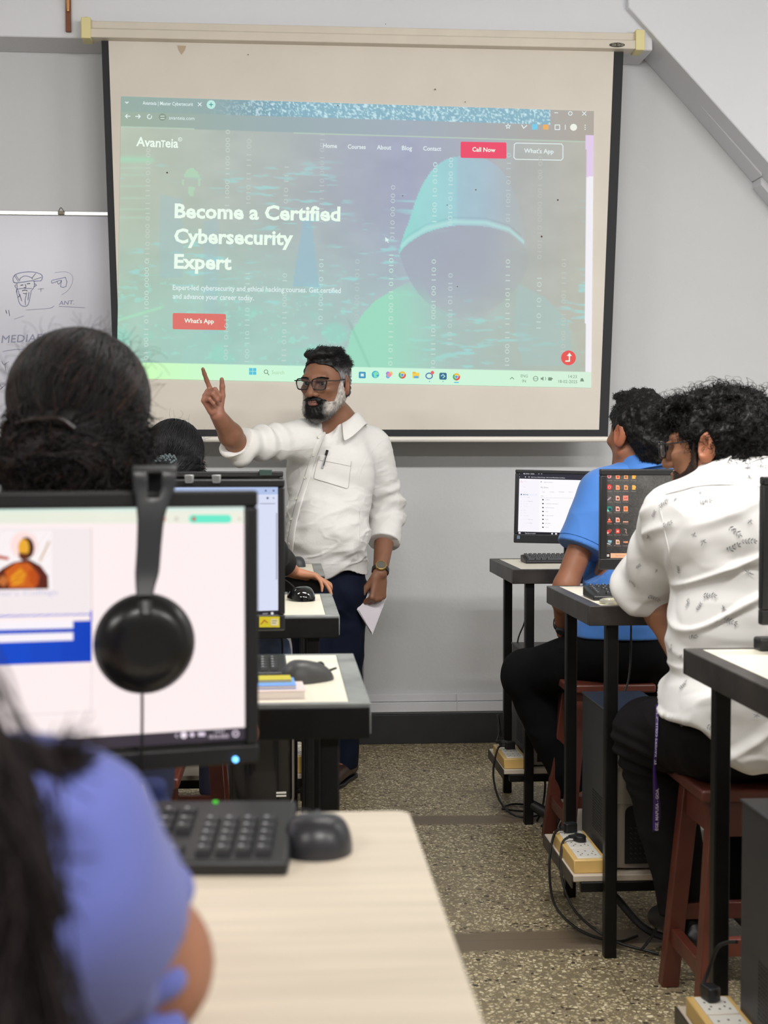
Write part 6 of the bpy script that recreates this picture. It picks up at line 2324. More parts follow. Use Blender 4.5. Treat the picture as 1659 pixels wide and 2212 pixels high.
# ---------------------------------------------------------------- THE LECTURER
def lecturer():
    rng = np.random.default_rng(5)
    root = thing('person', 'bearded standing man in white linen shirt and glasses, pointing with raised hand', 'person', (0.21, 5.5, 0))
    hc, s = at(702, 829, 5.40), 1.06
    R = head_R(-0.50, 0.10, 0.03)
    neck = at(731, 912, 5.49)
    shR, shL = at(652, 950, 5.43), at(803, 966, 5.585)
    elR, wrR = at(513, 962, 5.27), at(470, 896, 5.13)
    elL, wrL = at(838, 1105, 5.66), at(821, 1238, 5.47)
    chest, belly, pelv = at(713, 1020, 5.525), at(709, 1150, 5.505), at(708, 1262, 5.53)
    Rt = head_R(-0.38)
    hipL, hipR = at(746, 1290, 5.56), at(678, 1290, 5.50)
    knL, knR = at(742, 1480, 5.53), at(672, 1490, 5.47)
    anL, anR = at(742, 1652, 5.57), at(672, 1655, 5.52)
    anL[2] = anR[2] = 0.085
    toeL, toeR = anL + np.array([-0.055, -0.135, -0.052]), anR + np.array([-0.08, -0.13, -0.052])
    # ---- body
    lo, hi = bounds([hc, wrR, elR, wrL, elL, toeL, toeR, anL, anR], 0.17)
    lo[2], hi[2] = -0.01, hc[2] + 0.16
    lo[0] -= 0.0
    F = Field(lo, hi, 0.0031)
    L = add_head(F, hc, R, s)
    F.cap(L(0, 0.022, -0.06), neck + np.array([0.0, 0.02, 0]), 0.055, 0.062, 0.03)
    F.cap(neck, shR, 0.055, 0.05, 0.04)
    F.cap(neck, shL, 0.055, 0.05, 0.04)
    F.ell(chest, (0.150, 0.100, 0.19), Rt, 0.04)
    F.ell(belly, (0.140, 0.110, 0.16), Rt, 0.04)
    F.ell(pelv, (0.140, 0.100, 0.11), Rt, 0.04)
    for a, b, c_ in ((shR, elR, wrR), (shL, elL, wrL)):
        F.cap(a, b, 0.052, 0.042, 0.03)
        mid = b + (c_ - b) * 0.35
        F.cap(b, mid, 0.041, 0.043, 0.02)
        F.cap(mid, c_, 0.043, 0.0285, 0.02)
    ix = at(441, 842, 5.08) - wrR
    hand(F, wrR, ix, (0.62, -0.72, 0.15), 1.02, 1, [(0.05, 0.05, 0.05), (1.35, 1.5, 0.7), (1.4, 1.5, 0.7), (1.4, 1.45, 0.7)], 0.10, thumb=(0.62, 0.62, 0.2), tcurl=(0.5, 0.2))
    hand(F, wrL, (-0.10, -0.12, -1.0), (-0.55, 0.83, 0.0), 1.12, -1, [(1.1, 1.5, 0.7), (1.2, 1.55, 0.7), (1.25, 1.55, 0.7), (1.3, 1.5, 0.7)], 0.05, thumb=(0.80, 0.35, 0.45), tcurl=(0.2, 0.1))
    for a, b, c_, t_ in ((hipL, knL, anL, toeL), (hipR, knR, anR, toeR)):
        F.cap(a, b, 0.078, 0.05, 0.03)
        F.cap(b, c_, 0.05, 0.036, 0.03)
        foot(F, c_, t_, 0.9)
    V, Q = F.mesh()
    V = relax(V, Q, 1, 0.4)
    lc = local_of(V, hc, R, s)
    sk = np.array(S(131, 91, 70)[:3])
    C = np.tile(sk, (len(V), 1))
    lip = np.exp(-((lc[:, 0] / 0.021) ** 4 + ((lc[:, 2] + 0.0635) / 0.0105) ** 4)) * (lc[:, 1] < -0.085)
    C = C + (np.array(S(122, 80, 76)[:3]) - C) * (0.9 * lip)[:, None]
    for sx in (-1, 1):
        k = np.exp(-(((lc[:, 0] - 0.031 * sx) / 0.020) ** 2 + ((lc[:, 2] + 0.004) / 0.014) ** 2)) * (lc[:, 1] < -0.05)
        C = C * (1 - 0.45 * k)[:, None]  # brown eye bags, with the shade round the eyes painted into the skin
    ears = (np.abs(lc[:, 0]) > 0.07) & (np.abs(lc[:, 2]) < 0.06) & (np.abs(lc[:, 1]) < 0.05)
    C[ears] = C[ears] * np.array([1.1, 1.0, 0.95])
    dW = np.linalg.norm(V - (wrR + 0.06 * nrm(ix)), axis=1)
    pal = np.exp(-(dW / 0.07) ** 2) * (V[:, 1] < wrR[1] + 0.01)
    C = C + (np.array(S(178, 122, 104)[:3]) - C) * (0.75 * pal)[:, None]
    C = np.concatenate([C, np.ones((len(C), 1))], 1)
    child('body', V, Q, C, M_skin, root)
    # ---- eyes, brows
    for sx in (-1, 1):
        e = MB()
        n1_, n2_ = 44, 30
        P, Fc, cc = [], [], []
        ctr = np.array([0.032 * sx, -0.0805, 0.0045])
        g = nrm([0.30, -1, 0.02])
        for i in range(n2_ + 1):
            for j in range(n1_):
                th, ph = math.pi * i / n2_, 2 * math.pi * j / n1_
                d_ = np.array([math.sin(th) * math.cos(ph), -math.cos(th), math.sin(th) * math.sin(ph)])
                a = math.acos(max(-1, min(1, float(np.dot(d_, g)))))
                P.append(L(*(ctr + 0.0118 * d_)))
                cc.append(S(14, 9, 8)[:3] if a < 0.50 else S(120, 108, 101)[:3])  # dark iris; whites darkened in colour to stand for shaded eyes
        for i in range(n2_):
            for j in range(n1_):
                Fc.append((i * n1_ + j, i * n1_ + (j + 1) % n1_, (i + 1) * n1_ + (j + 1) % n1_, (i + 1) * n1_ + j))
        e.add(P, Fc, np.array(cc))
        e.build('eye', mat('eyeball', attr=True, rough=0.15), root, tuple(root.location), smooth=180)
        b = []
        for k in range(190):
            u = rng.uniform(0, 1)
            x = sx * (0.013 + 0.039 * u)
            z = 0.0215 + 0.007 * math.sin(u * 2.2) - 0.004 * u + rng.normal(0, 0.0026) * (1 - 0.5 * u)
            y = -0.0985 + 0.020 * u * u + 0.002
            q = np.array([x, y - 0.0012, z - 0.001])
            b.append([q, q + np.array([sx * 0.003, -0.0015, 0.0015]), q + np.array([sx * 0.0065, -0.001, 0.001])])
        b = np.array(b)
        b = hc + (b.reshape(-1, 3) * s) @ R.T
        Vb, Qb, Cb = strand_mesh(b.reshape(-1, 3, 3), 0.0009, 0.0004, np.tile(S(16, 13, 12)[:3], (190, 1)))
        child('eyebrow', Vb, Qb, Cb, M_hair, root)
    # ---- hair
    V, Q = hair_cap(hc, R, s, short_keep, 0.0075, 0.003, [((0, -0.055, 0.108), (0.045, 0.035, 0.018)), ((0.02, -0.01, 0.116), (0.045, 0.05, 0.012))], 0.0065, 38, 3)
    lc = local_of(V, hc, R, s)

    def hcol(lc, sd):
        side = smooth01(np.abs(lc[:, 0]), 0.045, 0.075) * smooth01(lc[:, 2], 0.075, 0.03)
        n = fbm(lc * 70, sd, 2)
        g = np.clip(side * (0.62 + 0.8 * n), 0, 1)[:, None]
        return np.array(S(26, 25, 26)[:3]) * (1 - g) + np.array(S(126, 124, 126)[:3]) * g
    C = np.concatenate([hcol(lc, 2), np.ones((len(V), 1))], 1)
    N = vert_normals(V, Q)
    top = lc[:, 2] > 0.06
    p, n = pick(V, Q, 5200, rng, top)
    fl = R @ np.array([0.45, 0.9, 0.15])
    st = grow(p, n, rng, 0.021, 7, np.tile(fl, (len(p), 1)) + 0.5 * np.stack([vnoise(p * 45, k_) for k_ in (1, 2, 3)], -1) + rng.normal(0, 0.14, (len(p), 3)), 0.3, 130, 0.24, 0.35)
    S1 = strand_mesh(st, 0.0009, 0.0004, hcol(local_of(p, hc, R, s), 8) * rng.uniform(0.7, 1.8, (len(p), 1)))
    p, n = pick(V, Q, 1900, rng, ~top)
    fl = R @ np.array([0, 0.6, -0.8])
    st = grow(p, n, rng, 0.009, 4, np.tile(fl, (len(p), 1)) + rng.normal(0, 0.25, (len(p), 3)), 0.15, 100, 0.12)
    S2 = strand_mesh(st, 0.0008, 0.0004, hcol(local_of(p, hc, R, s), 5) * rng.uniform(0.6, 1.6, (len(p), 1)))
    child('hair', *merge([(V, Q, C), S1, S2]), M_hair, root)
    # ---- beard
    Fb = Field(hc - 0.2, hc + 0.2, 0.0028)
    i_ = 0.009
    Fb.ell(L(0, -0.035, -0.02), np.array((0.060 + i_ * 0.6, 0.062 + i_, 0.085 + i_)) * s, R, 0.02)
    Fb.cap(L(0, -0.068, -0.104), L(0, -0.06, -0.092), 0.034 * s, 0.036 * s, 0.03)
    for sx in (-1, 1):
        Fb.cap(L(0.052 * sx, -0.002, -0.045), L(0.030 * sx, -0.06, -0.094), 0.0285 * s, 0.029 * s, 0.025)
        Fb.cap(L(0.066 * sx, -0.012, 0.015), L(0.060 * sx, -0.006, -0.05), 0.0125 * s, 0.018 * s, 0.02)
    Fb.ell(L(0, -0.097, -0.055), np.array((0.031, 0.013, 0.010)) * s, R, 0.012)

    def cutb(A, X, Y, Z):
        x = ((X - hc[0]) * R[0, 0] + (Y - hc[1]) * R[1, 0] + (Z - hc[2]) * R[2, 0]) / s
        y = ((X - hc[0]) * R[0, 1] + (Y - hc[1]) * R[1, 1] + (Z - hc[2]) * R[2, 1]) / s
        z = ((X - hc[0]) * R[0, 2] + (Y - hc[1]) * R[1, 2] + (Z - hc[2]) * R[2, 2]) / s
        zm = np.interp(y, [-0.13, -0.100, -0.088, -0.07, -0.045, -0.028, -0.012, 0.0], [-0.044, -0.0445, -0.049, -0.062, -0.058, -0.032, 0.01, 0.03])
        A = np.maximum(A, (z - zm) * 0.7)
        A = np.maximum(A, (y - 0.004 - 0.25 * np.maximum(-z - 0.06, 0)) * 0.9)
        m = np.sqrt((x / 0.021) ** 2 + ((z + 0.0645) / 0.0095) ** 2 + 0 * y) - 1
        return np.maximum(A, np.where(y < -0.07, -m * 0.009, -1).astype(np.float32))
    Fb.apply(cutb)
    V, Q = Fb.mesh()
    N = vert_normals(V, Q)
    V = V + N * (0.0022 * fbm(V * 120, 4, 2))[:, None]

    def bcol(lc, sd):
        gt = np.exp(-((lc[:, 0] / 0.041) ** 6)) * smooth01(lc[:, 1], -0.045, -0.066) * smooth01(lc[:, 2], -0.132, -0.116) * 1.25
        mu = smooth01(lc[:, 1], -0.07, -0.085) * smooth01(lc[:, 2], -0.065, -0.055)
        dk = np.clip(np.maximum(gt, mu) + 0.25 * fbm(lc * 60, sd, 2), 0, 1)[:, None]
        low = smooth01(lc[:, 2], -0.085, -0.112)[:, None]
        gy = np.array(S(172, 166, 160)[:3]) * (1 - low) + np.array(S(104, 100, 98)[:3]) * low
        gy = gy * (1 + 0.35 * fbm(lc * 90, sd + 1, 2))[:, None]
        return gy * (1 - dk) + np.array(S(17, 16, 17)[:3]) * dk
    C = np.concatenate([bcol(local_of(V, hc, R, s), 1), np.ones((len(V), 1))], 1)
    p, n = pick(V, Q, 2600, rng)
    fl = R @ np.array([0, -0.15, -1.0])
    st = grow(p, n, rng, 0.011, 4, np.tile(fl, (len(p), 1)) + rng.normal(0, 0.25, (len(p), 3)), 0.25, 150, 0.45)
    S1 = strand_mesh(st, 0.0007, 0.0003, bcol(local_of(p, hc, R, s), 1) * rng.uniform(0.65, 1.4, (len(p), 1)))
    child('beard', *merge([(V, Q, C), S1]), M_hair, root)
    # ---- glasses
    gl = MB()
    M_fr = mat('spectacle_black', S(22, 22, 24), rough=0.25)

    def rim(sx, n=36):
        P = []
        for k in range(n + 1):
            a = 2 * math.pi * k / n
            ex = 0.0262 * np.sign(math.cos(a)) * abs(math.cos(a)) ** 0.55
            ez = 0.0195 * np.sign(math.sin(a)) * abs(math.sin(a)) ** 0.55
            x = sx * 0.0335 + ex * (1 + 0.06 * np.sign(ez))
            P.append((x, -0.1155 + 0.0045 * (abs(x) / 0.06) ** 2 * 2.0, 0.004 + ez))
        return np.array(P)
    W_ = lambda P: hc + (np.asarray(P) * s) @ R.T
    for sx in (-1, 1):
        P = rim(sx)
        gl.tube(W_(P), [0.0026] * len(P), 8, cap=False)
        gl.tube(W_(spline([(sx * 0.0605, -0.1105, 0.016), (sx * 0.072, -0.098, 0.016), (sx * 0.078, -0.05, 0.014), (sx * 0.080, 0.004, 0.016), (sx * 0.081, 0.03, 0.000)], 24)), 0.0022, 8)
    gl.tube(W_(spline([(-0.0085, -0.1155, 0.010), (0, -0.118, 0.0125), (0.0085, -0.1155, 0.010)], 10)), 0.0022, 8)
    go = gl.build('glasses', M_fr, root, tuple(root.location), smooth=180)
    m = mat('lens', (0.05, 0.06, 0.075, 1), rough=0.03, spec=0.4)
    m.node_tree.nodes['Principled BSDF'].inputs['Alpha'].default_value = 0.12
    for sx in (-1, 1):
        P = rim(sx)[:-1]
        ln = MB()
        ln.add(W_(np.vstack([P, P + np.array([0, 0.0012, 0])])), [tuple(range(len(P))), tuple(range(len(P), 2 * len(P)))[::-1]])
        ln.build('lens', m, go, tuple(root.location), smooth=0)
    # ---- shirt
    lo, hi = bounds([elR, elL, shL, pelv, neck, shR], 0.16)
    Fs = Field(lo, hi, 0.0036)
    Fs.ell(chest + np.array([0, 0, -0.01]), (0.180, 0.128, 0.22), Rt, 0.05)
    Fs.ell(belly + Rt @ np.array([0, -0.02, 0]), (0.172, 0.146, 0.19), Rt, 0.06)
    Fs.ell(pelv + np.array([0, 0, 0.02]), (0.166, 0.135, 0.18), Rt, 0.06)
    Fs.cap(neck + np.array([0, 0.015, -0.015]), shR + np.array([0.02, 0, -0.005]), 0.068, 0.062, 0.05)
    Fs.cap(neck + np.array([0, 0.015, -0.015]), shL + np.array([-0.02, 0, -0.005]), 0.068, 0.062, 0.05)
    cuR = elR + (wrR - elR) * 0.10
    cuL = elL + (wrL - elL) * 0.52
    Fs.cap(shR, elR, 0.076, 0.058, 0.05)
    Fs.cap(elR, cuR, 0.058, 0.060, 0.02)
    Fs.cap(shL, elL, 0.078, 0.067, 0.05)
    Fs.cap(elL, cuL, 0.066, 0.060, 0.03)
    # turned-up cuffs
    dR, dL = nrm(wrR - elR), nrm(wrL - elL)
    Fs.cap(cuR - dR * 0.045, cuR - dR * 0.012, 0.064, 0.062, 0.004)
    Fs.cap(cuL - dL * 0.055, cuL - dL * 0.004, 0.068, 0.066, 0.004)
    # neck opening
    vd = Rt @ np.array([0, -1.0, 0])
    Fs.cap(neck + np.array([0, 0.012, -0.01]), neck + np.array([0, 0.03, 0.12]), 0.067, 0.075, 0.004, 'cut')
    Fs.cap(neck + vd * 0.085 + np.array([0, 0, 0.05]), neck + vd * 0.125 + np.array([0, 0, -0.115]), 0.055, 0.008, 0.004, 'cut')
    zh = at(700, 1252, 5.4)[2]

    def hem(X, Y):
        x = (X - pelv[0]) * Rt[0, 0] + (Y - pelv[1]) * Rt[1, 0]
        return zh + 0.040 * np.exp(-((x - 0.115) / 0.05) ** 2) + 0.03 * np.clip((-x - 0.05) / 0.1, 0, 1) - 0.004
    place_hem(Fs, hem)

    def cuffcut(A, X, Y, Z):
        out = A
        for p_, d_ in ((cuR, dR), (cuL, dL)):
            q = (X - p_[0]) * d_[0] + (Y - p_[1]) * d_[1] + (Z - p_[2]) * d_[2]
            near = np.sqrt((X - p_[0]) ** 2 + (Y - p_[1]) ** 2 + (Z - p_[2]) ** 2) < 0.12
            out = np.where(near, np.maximum(out, q), out)
        return out
    Fs.apply(cuffcut)
    V, Q = Fs.mesh()
    N = vert_normals(V, Q)
    low = smooth01(V[:, 2], 1.35, 0.9)
    calm = smooth01(V[:, 2] - zh, 0.03, 0.10)
    for p_ in (cuR, cuL):
        calm = calm * smooth01(np.linalg.norm(V - p_, axis=1), 0.075, 0.14)
    calm = 0.15 + 0.85 * calm
    V1 = cloth_noise(V, N, (4.5, 5, 13), 0.016, 12)
    V = V + (V1 - V) * (calm * (0.2 + 0.8 * low))[:, None]
    # sharp linen creases, mostly slanting across the belly
    Pc = V @ np.array([[0.94, 0, 0.34], [0, 1, 0], [-0.34, 0, 0.94]]).T * np.array([7.0, 7.0, 30.0])
    Pc = Pc + 0.8 * np.stack([vnoise(V * 9, 51), vnoise(V * 9, 52), vnoise(V * 9, 53)], -1)
    cr = np.maximum(0, 1 - 3.2 * np.abs(vnoise(Pc, 54)))
    V = V + N * (calm * (0.15 + 0.85 * low) * 0.0060 * cr)[:, None]
    Pc = V * np.array([16, 16, 40.0]) + 0.8 * np.stack([vnoise(V * 12, 61), vnoise(V * 12, 62), vnoise(V * 12, 63)], -1)
    cr = np.maximum(0, 1 - 3.0 * np.abs(vnoise(Pc, 64)))
    V = V + N * (calm * (0.35 + 0.65 * low) * 0.0028 * cr)[:, None]
    # folds round the raised sleeve
    da = nrm(elR - shR)
    tt = (V - shR) @ da
    w = smooth01(tt, 0.06, 0.14) * np.exp(-(np.linalg.norm((V - shR) - tt[:, None] * da, axis=1) / 0.12) ** 4)
    V = V + N * (w * 0.008 * np.sin(tt * 75 + 2.6 * vnoise(V * 11, 3)))[:, None]
    dl = nrm(elL - shL)
    tt = (V - shL) @ dl
    w = smooth01(tt, 0.10, 0.2) * np.exp(-(np.linalg.norm((V - shL) - tt[:, None] * dl, axis=1) / 0.11) ** 4)
    V = V + N * (w * 0.006 * np.sin(tt * 85 + 3.2 * vnoise(V * 9, 5)))[:, None]
    V = relax(V, Q, 1, 0.5)
    sh = child('shirt', V, Q, None, M_linen, root)
    N = vert_normals(V, Q)
    # collar: stand and fold-over leaf round the back of the neck, open in front
    cn = neck + np.array([0.0, 0.012, 0.012])
    cg = MB()
    ang0 = math.radians(28)

    def ring(a, r, dz, spread=0.0):
        d_ = Rt @ np.array([math.sin(a), -math.cos(a), 0.0])
        fr_ = max(0, math.cos(a)) ** 1.5
        return cn + d_ * (r + 0.012 * fr_ + spread) + np.array([0, 0, dz - 0.055 * fr_])
    V_, F_ = [], []
    A_ = np.linspace(ang0, 2 * math.pi - ang0, 49)
    rows_ = 7
    for a in A_:
        fr_ = max(0, math.cos(a)) ** 2
        leaf = 0.040 + 0.032 * fr_
        V_.append(ring(a, 0.066, -0.02))
        V_.append(ring(a, 0.069, 0.008))
        V_.append(ring(a, 0.072, 0.026))
        V_.append(ring(a, 0.077, 0.028))
        V_.append(ring(a, 0.085, 0.018, 0.004))
        V_.append(ring(a, 0.094, 0.018 - leaf * 0.5, 0.010))
        V_.append(ring(a, 0.102 + 0.012 * fr_, 0.018 - leaf, 0.016))
    for i in range(len(A_) - 1):
        for k in range(rows_ - 1):
            F_.append((i * rows_ + k, (i + 1) * rows_ + k, (i + 1) * rows_ + k + 1, i * rows_ + k + 1))
    cg.add(V_, F_)
    cg.build('collar', M_linen, sh, tuple(root.location), smooth=60, solid=0.0022, subd=1)
    # placket, pocket, buttons follow the cloth: find surface points below picture pixels
    fw_, rt_, up_ = _axes()

    def project(P):
        d_ = np.asarray(P) - EYE
        w_ = d_ @ fw_
        return np.stack([CX + FPX * (d_ @ rt_) / w_, CY - FPX * (d_ @ up_) / w_], -1), w_
    px_, dep = project(V)
    facing = ((V - EYE) * N).sum(1) < 0

    def surf(x, y, off=0.0015):
        d2 = (px_[:, 0] - x) ** 2 + (px_[:, 1] - y) ** 2
        d2 = np.where(facing, d2, 1e9)
        k = np.argsort(d2)[:6]
        k = k[dep[k] < dep[k].min() + 0.03]
        q = V[k].mean(0)
        p_ = onplane(x, y, q, nrm(q - EYE) * -1)
        return p_ + N[k].mean(0) * off, N[k].mean(0)

    def patch(name, pts, off, m_, n=9, solid=0.002):
        g = MB()
        a, b, c_, d_ = [np.array(q, float) for q in pts]
        P = []
        for j in range(n):
            for i in range(n):
                u, v = i / (n - 1), j / (n - 1)
                q = (a * (1 - u) + b * u) * (1 - v) + (d_ * (1 - u) + c_ * u) * v
                P.append(surf(q[0], q[1], off)[0])
        g.add(P, [(j * n + i, (j + 1) * n + i, (j + 1) * n + i + 1, j * n + i + 1) for j in range(n - 1) for i in range(n - 1)])
        return g.build(name, m_, sh, tuple(root.location), smooth=180, solid=solid, subd=1)
    patch('pocket', [(689, 981), (759, 996), (752, 1058), (677, 1034)], 0.004, M_linen)
    patch('pocket_hem', [(689, 981), (759, 996), (758, 1008), (688, 993)], 0.0065, M_linen, 7, 0.0015)
    pk = spline([(698, 934), (677, 990), (661, 1042), (643, 1098), (630, 1160), (622, 1246)], 30)
    g, P = MB(), []
    for q in pk:
        for w_ in (-8, -5, 0, 4, 7):
            P.append(surf(q[0] + w_, q[1] - 0.3 * w_, 0.0028 if abs(w_) < 7 else 0.001)[0])
    g.add(P, [(k * 5 + i, (k + 1) * 5 + i, (k + 1) * 5 + i + 1, k * 5 + i + 1) for k in range(len(pk) - 1) for i in range(4)])
    g.build('placket', M_linen, sh, tuple(root.location), smooth=180, solid=0.0012)
    for x, y in ((686, 945), (676, 980), (661, 1031), (643, 1078), (632, 1122), (626, 1173), (622, 1222)):
        p_, n_ = surf(x, y, 0.006)
        Mz = np.eye(4)
        z_ = nrm(n_)
        x_ = nrm(np.cross([0, 0, 1], z_))
        Mz[:3, 0], Mz[:3, 1], Mz[:3, 2], Mz[:3, 3] = x_, np.cross(z_, x_), z_, p_
        MB().lathe([(0.0003, 0), (0.0055, 0), (0.0055, 0.0016), (0.0040, 0.0012), (0.0003, 0.001)], 14, Mz).build('button', M_btn, sh, tuple(root.location))
    # seams: shoulder and armhole lines
    sm = MB()
    for pts in ([(838, 944), (822, 955), (806, 972), (792, 990), (782, 1010), (775, 1035)], [(779, 1095), (778, 1130), (776, 1170), (773, 1205), (771, 1238)]):
        sm.tube(spline([surf(x, y, 0.0008)[0] for x, y in pts], 40), 0.0012, 5)
    sm.build('seams', M_linen, sh, tuple(root.location))
    # pen in the pocket
    pt, n_ = surf(705, 975, 0.008)
    pb, _ = surf(697, 1012, 0.008)
    pen = thing('pen', 'black pen clipped in the breast pocket of the white linen shirt', 'pen', tuple(pb))
    og = tuple(pb)
    ax = nrm(pt - pb)
    MB().tube([pb, pb + ax * 0.055], 0.0042, 10).build('barrel', mat('pen_silver', S(170, 172, 176), rough=0.3), pen, og)
    MB().tube([pb + ax * 0.052, pb + ax * 0.074], 0.0050, 10).build('cap', M_blackp, pen, og)
    MB().tube([pb + ax * 0.055 + n_ * 0.007, pb + ax * 0.012 + n_ * 0.008], 0.0016, 6).build('clip', M_blackp, pen, og)
    # ---- trousers
    lo, hi = bounds([pelv, anL, anR, knL, hipL], 0.17)
    lo[2], hi[2] = 0.0, pelv[2] + 0.10
    Fj = Field(lo, hi, 0.0045)
    Fj.ell(pelv, (0.156, 0.118, 0.14), Rt, 0.05)
    for a, b, c_ in ((hipL, knL, anL), (hipR, knR, anR)):
        Fj.cap(a, b, 0.092, 0.068, 0.04)
        Fj.cap(b, c_ + np.array([0, 0, 0.0]), 0.068, 0.062, 0.03)
    Fj.halfspace((0, 0, 0.055), (0, 0, -1))
    V, Q = Fj.mesh()
    N = vert_normals(V, Q)
    V = cloth_noise(V, N, (6, 6, 13), 0.009, 31)
    jn = child('jeans', V, Q, None, M_denim, root)
    # ---- shoes
    for an, toe in ((anL, toeL), (anR, toeR)):
        lo, hi = bounds([an, toe], 0.12)
        lo[2] = -0.004
        Fo = Field(lo, hi, 0.003)
        foot(Fo, an - np.array([0, 0, 0.02]), toe + np.array([0, 0, 0.006]), 1.2)
        Fo.halfspace((0, 0, 0.001), (0, 0, -1))
        V, Q = Fo.mesh()
        so = child('shoe', V, Q, None, M_shoe, root)
        hd_ = np.array([an[0] - toe[0], an[1] - toe[1], 0])
        heel = an + 0.06 * nrm(hd_)
        sole = MB()
        d_ = nrm(hd_)
        n_ = np.array([-d_[1], d_[0], 0])
        P = []
        for t_, w_ in ((0, 0.03), (0.03, 0.040), (0.12, 0.036), (0.19, 0.044), (0.235, 0.036), (0.26, 0.015)):
            P.append((heel + d_ * 0.03 - d_ * t_, w_))
        pl_ = [(p[0] + n_[0] * w, p[1] + n_[1] * w) for p, w in P] + [(p[0] - n_[0] * w, p[1] - n_[1] * w) for p, w in P[::-1]]
        sole.prism(pl_, 0.0, 0.016)
        sole.build('sole', M_blackp, so, tuple(root.location), bevel=0.003)
    # ---- wristwatch
    wt = thing('wristwatch', 'steel wristwatch with gold bezel on the lowered wrist of the lecturer', 'watch', tuple(wrL))
    og = tuple(wrL)
    ax = nrm(wrL - elL)
    pc_ = wrL - ax * 0.012
    e1 = nrm(np.cross(ax, [0, 0.2, 1]))
    e2 = np.cross(ax, e1)
    band = MB()
    Vb, Fb_ = [], []
    nb = 32
    for k in range(nb):
        a = 2 * math.pi * k / nb
        d_ = e1 * math.cos(a) + e2 * math.sin(a)
        for off, r in ((-0.009, 0.0335), (0.009, 0.0330)):
            Vb.append(pc_ + ax * off + d_ * r)
    for k in range(nb):
        a, b = 2 * k, 2 * ((k + 1) % nb)
        Fb_.append((a, b, b + 1, a + 1))
    band.add(Vb, Fb_)
    band.build('strap', mat('watch_steel', S(70, 66, 60), rough=0.35, metal=0.7), wt, og, solid=0.0035, bevel=0.001)
    vn = nrm((EYE - pc_) - ax * np.dot(EYE - pc_, ax) + e1 * 0.0)
    Mz = np.eye(4)
    Mz[:3, 0], Mz[:3, 1], Mz[:3, 2], Mz[:3, 3] = ax, np.cross(vn, ax), vn, pc_ + vn * 0.031
    MB().lathe([(0.0003, 0), (0.0215, 0), (0.0222, 0.006), (0.0205, 0.010), (0.0185, 0.0105), (0.018, 0.0085), (0.0003, 0.0085)], 32, Mz).build('watch_case', mat('gold_bezel', S(190, 160, 90), rough=0.28, metal=0.8), wt, og)
    dl_ = MB().lathe([(0.0003, 0.0086), (0.0178, 0.0086), (0.0178, 0.009), (0.0003, 0.009)], 28, Mz)
    dl_.build('dial', mat('dial_grey', S(96, 92, 84), rough=0.3), wt, og, smooth=0)
    # ---- folded paper held in the fist
    ppr = thing('folded_paper', 'folded sheets of white paper hanging from the lowered fist of the lecturer', 'paper', tuple(at(800, 1290, 5.44)))
    og = tuple(ppr.location)
    a, b, c_, d_ = at(779, 1283, 5.40), at(826, 1272, 5.47), at(836, 1284, 5.47), at(806, 1372, 5.40)
    for k, (pts, nm) in enumerate((([at(792, 1262, 5.49), at(836, 1268, 5.52), at(835, 1290, 5.515), at(804, 1372, 5.46), at(771, 1317, 5.455)], 'front_sheet'),
                                   ([at(793, 1264, 5.507), at(834, 1268, 5.54), at(828, 1310, 5.535), at(801, 1367, 5.49), at(772, 1319, 5.465)], 'back_sheet'),
                                   ([at(771, 1317, 5.455), at(776, 1318, 5.45), at(803, 1366, 5.448), at(804, 1372, 5.46)], 'fold'))):
        g = MB()
        g.add(pts, [tuple(range(len(pts)))])
        g.build(nm, mat('paper', S(226, 220, 228), rough=0.8), ppr, og, smooth=0, solid=0.0008)
    pw = lambda x, y: at(x, y, 5.39)
    return root


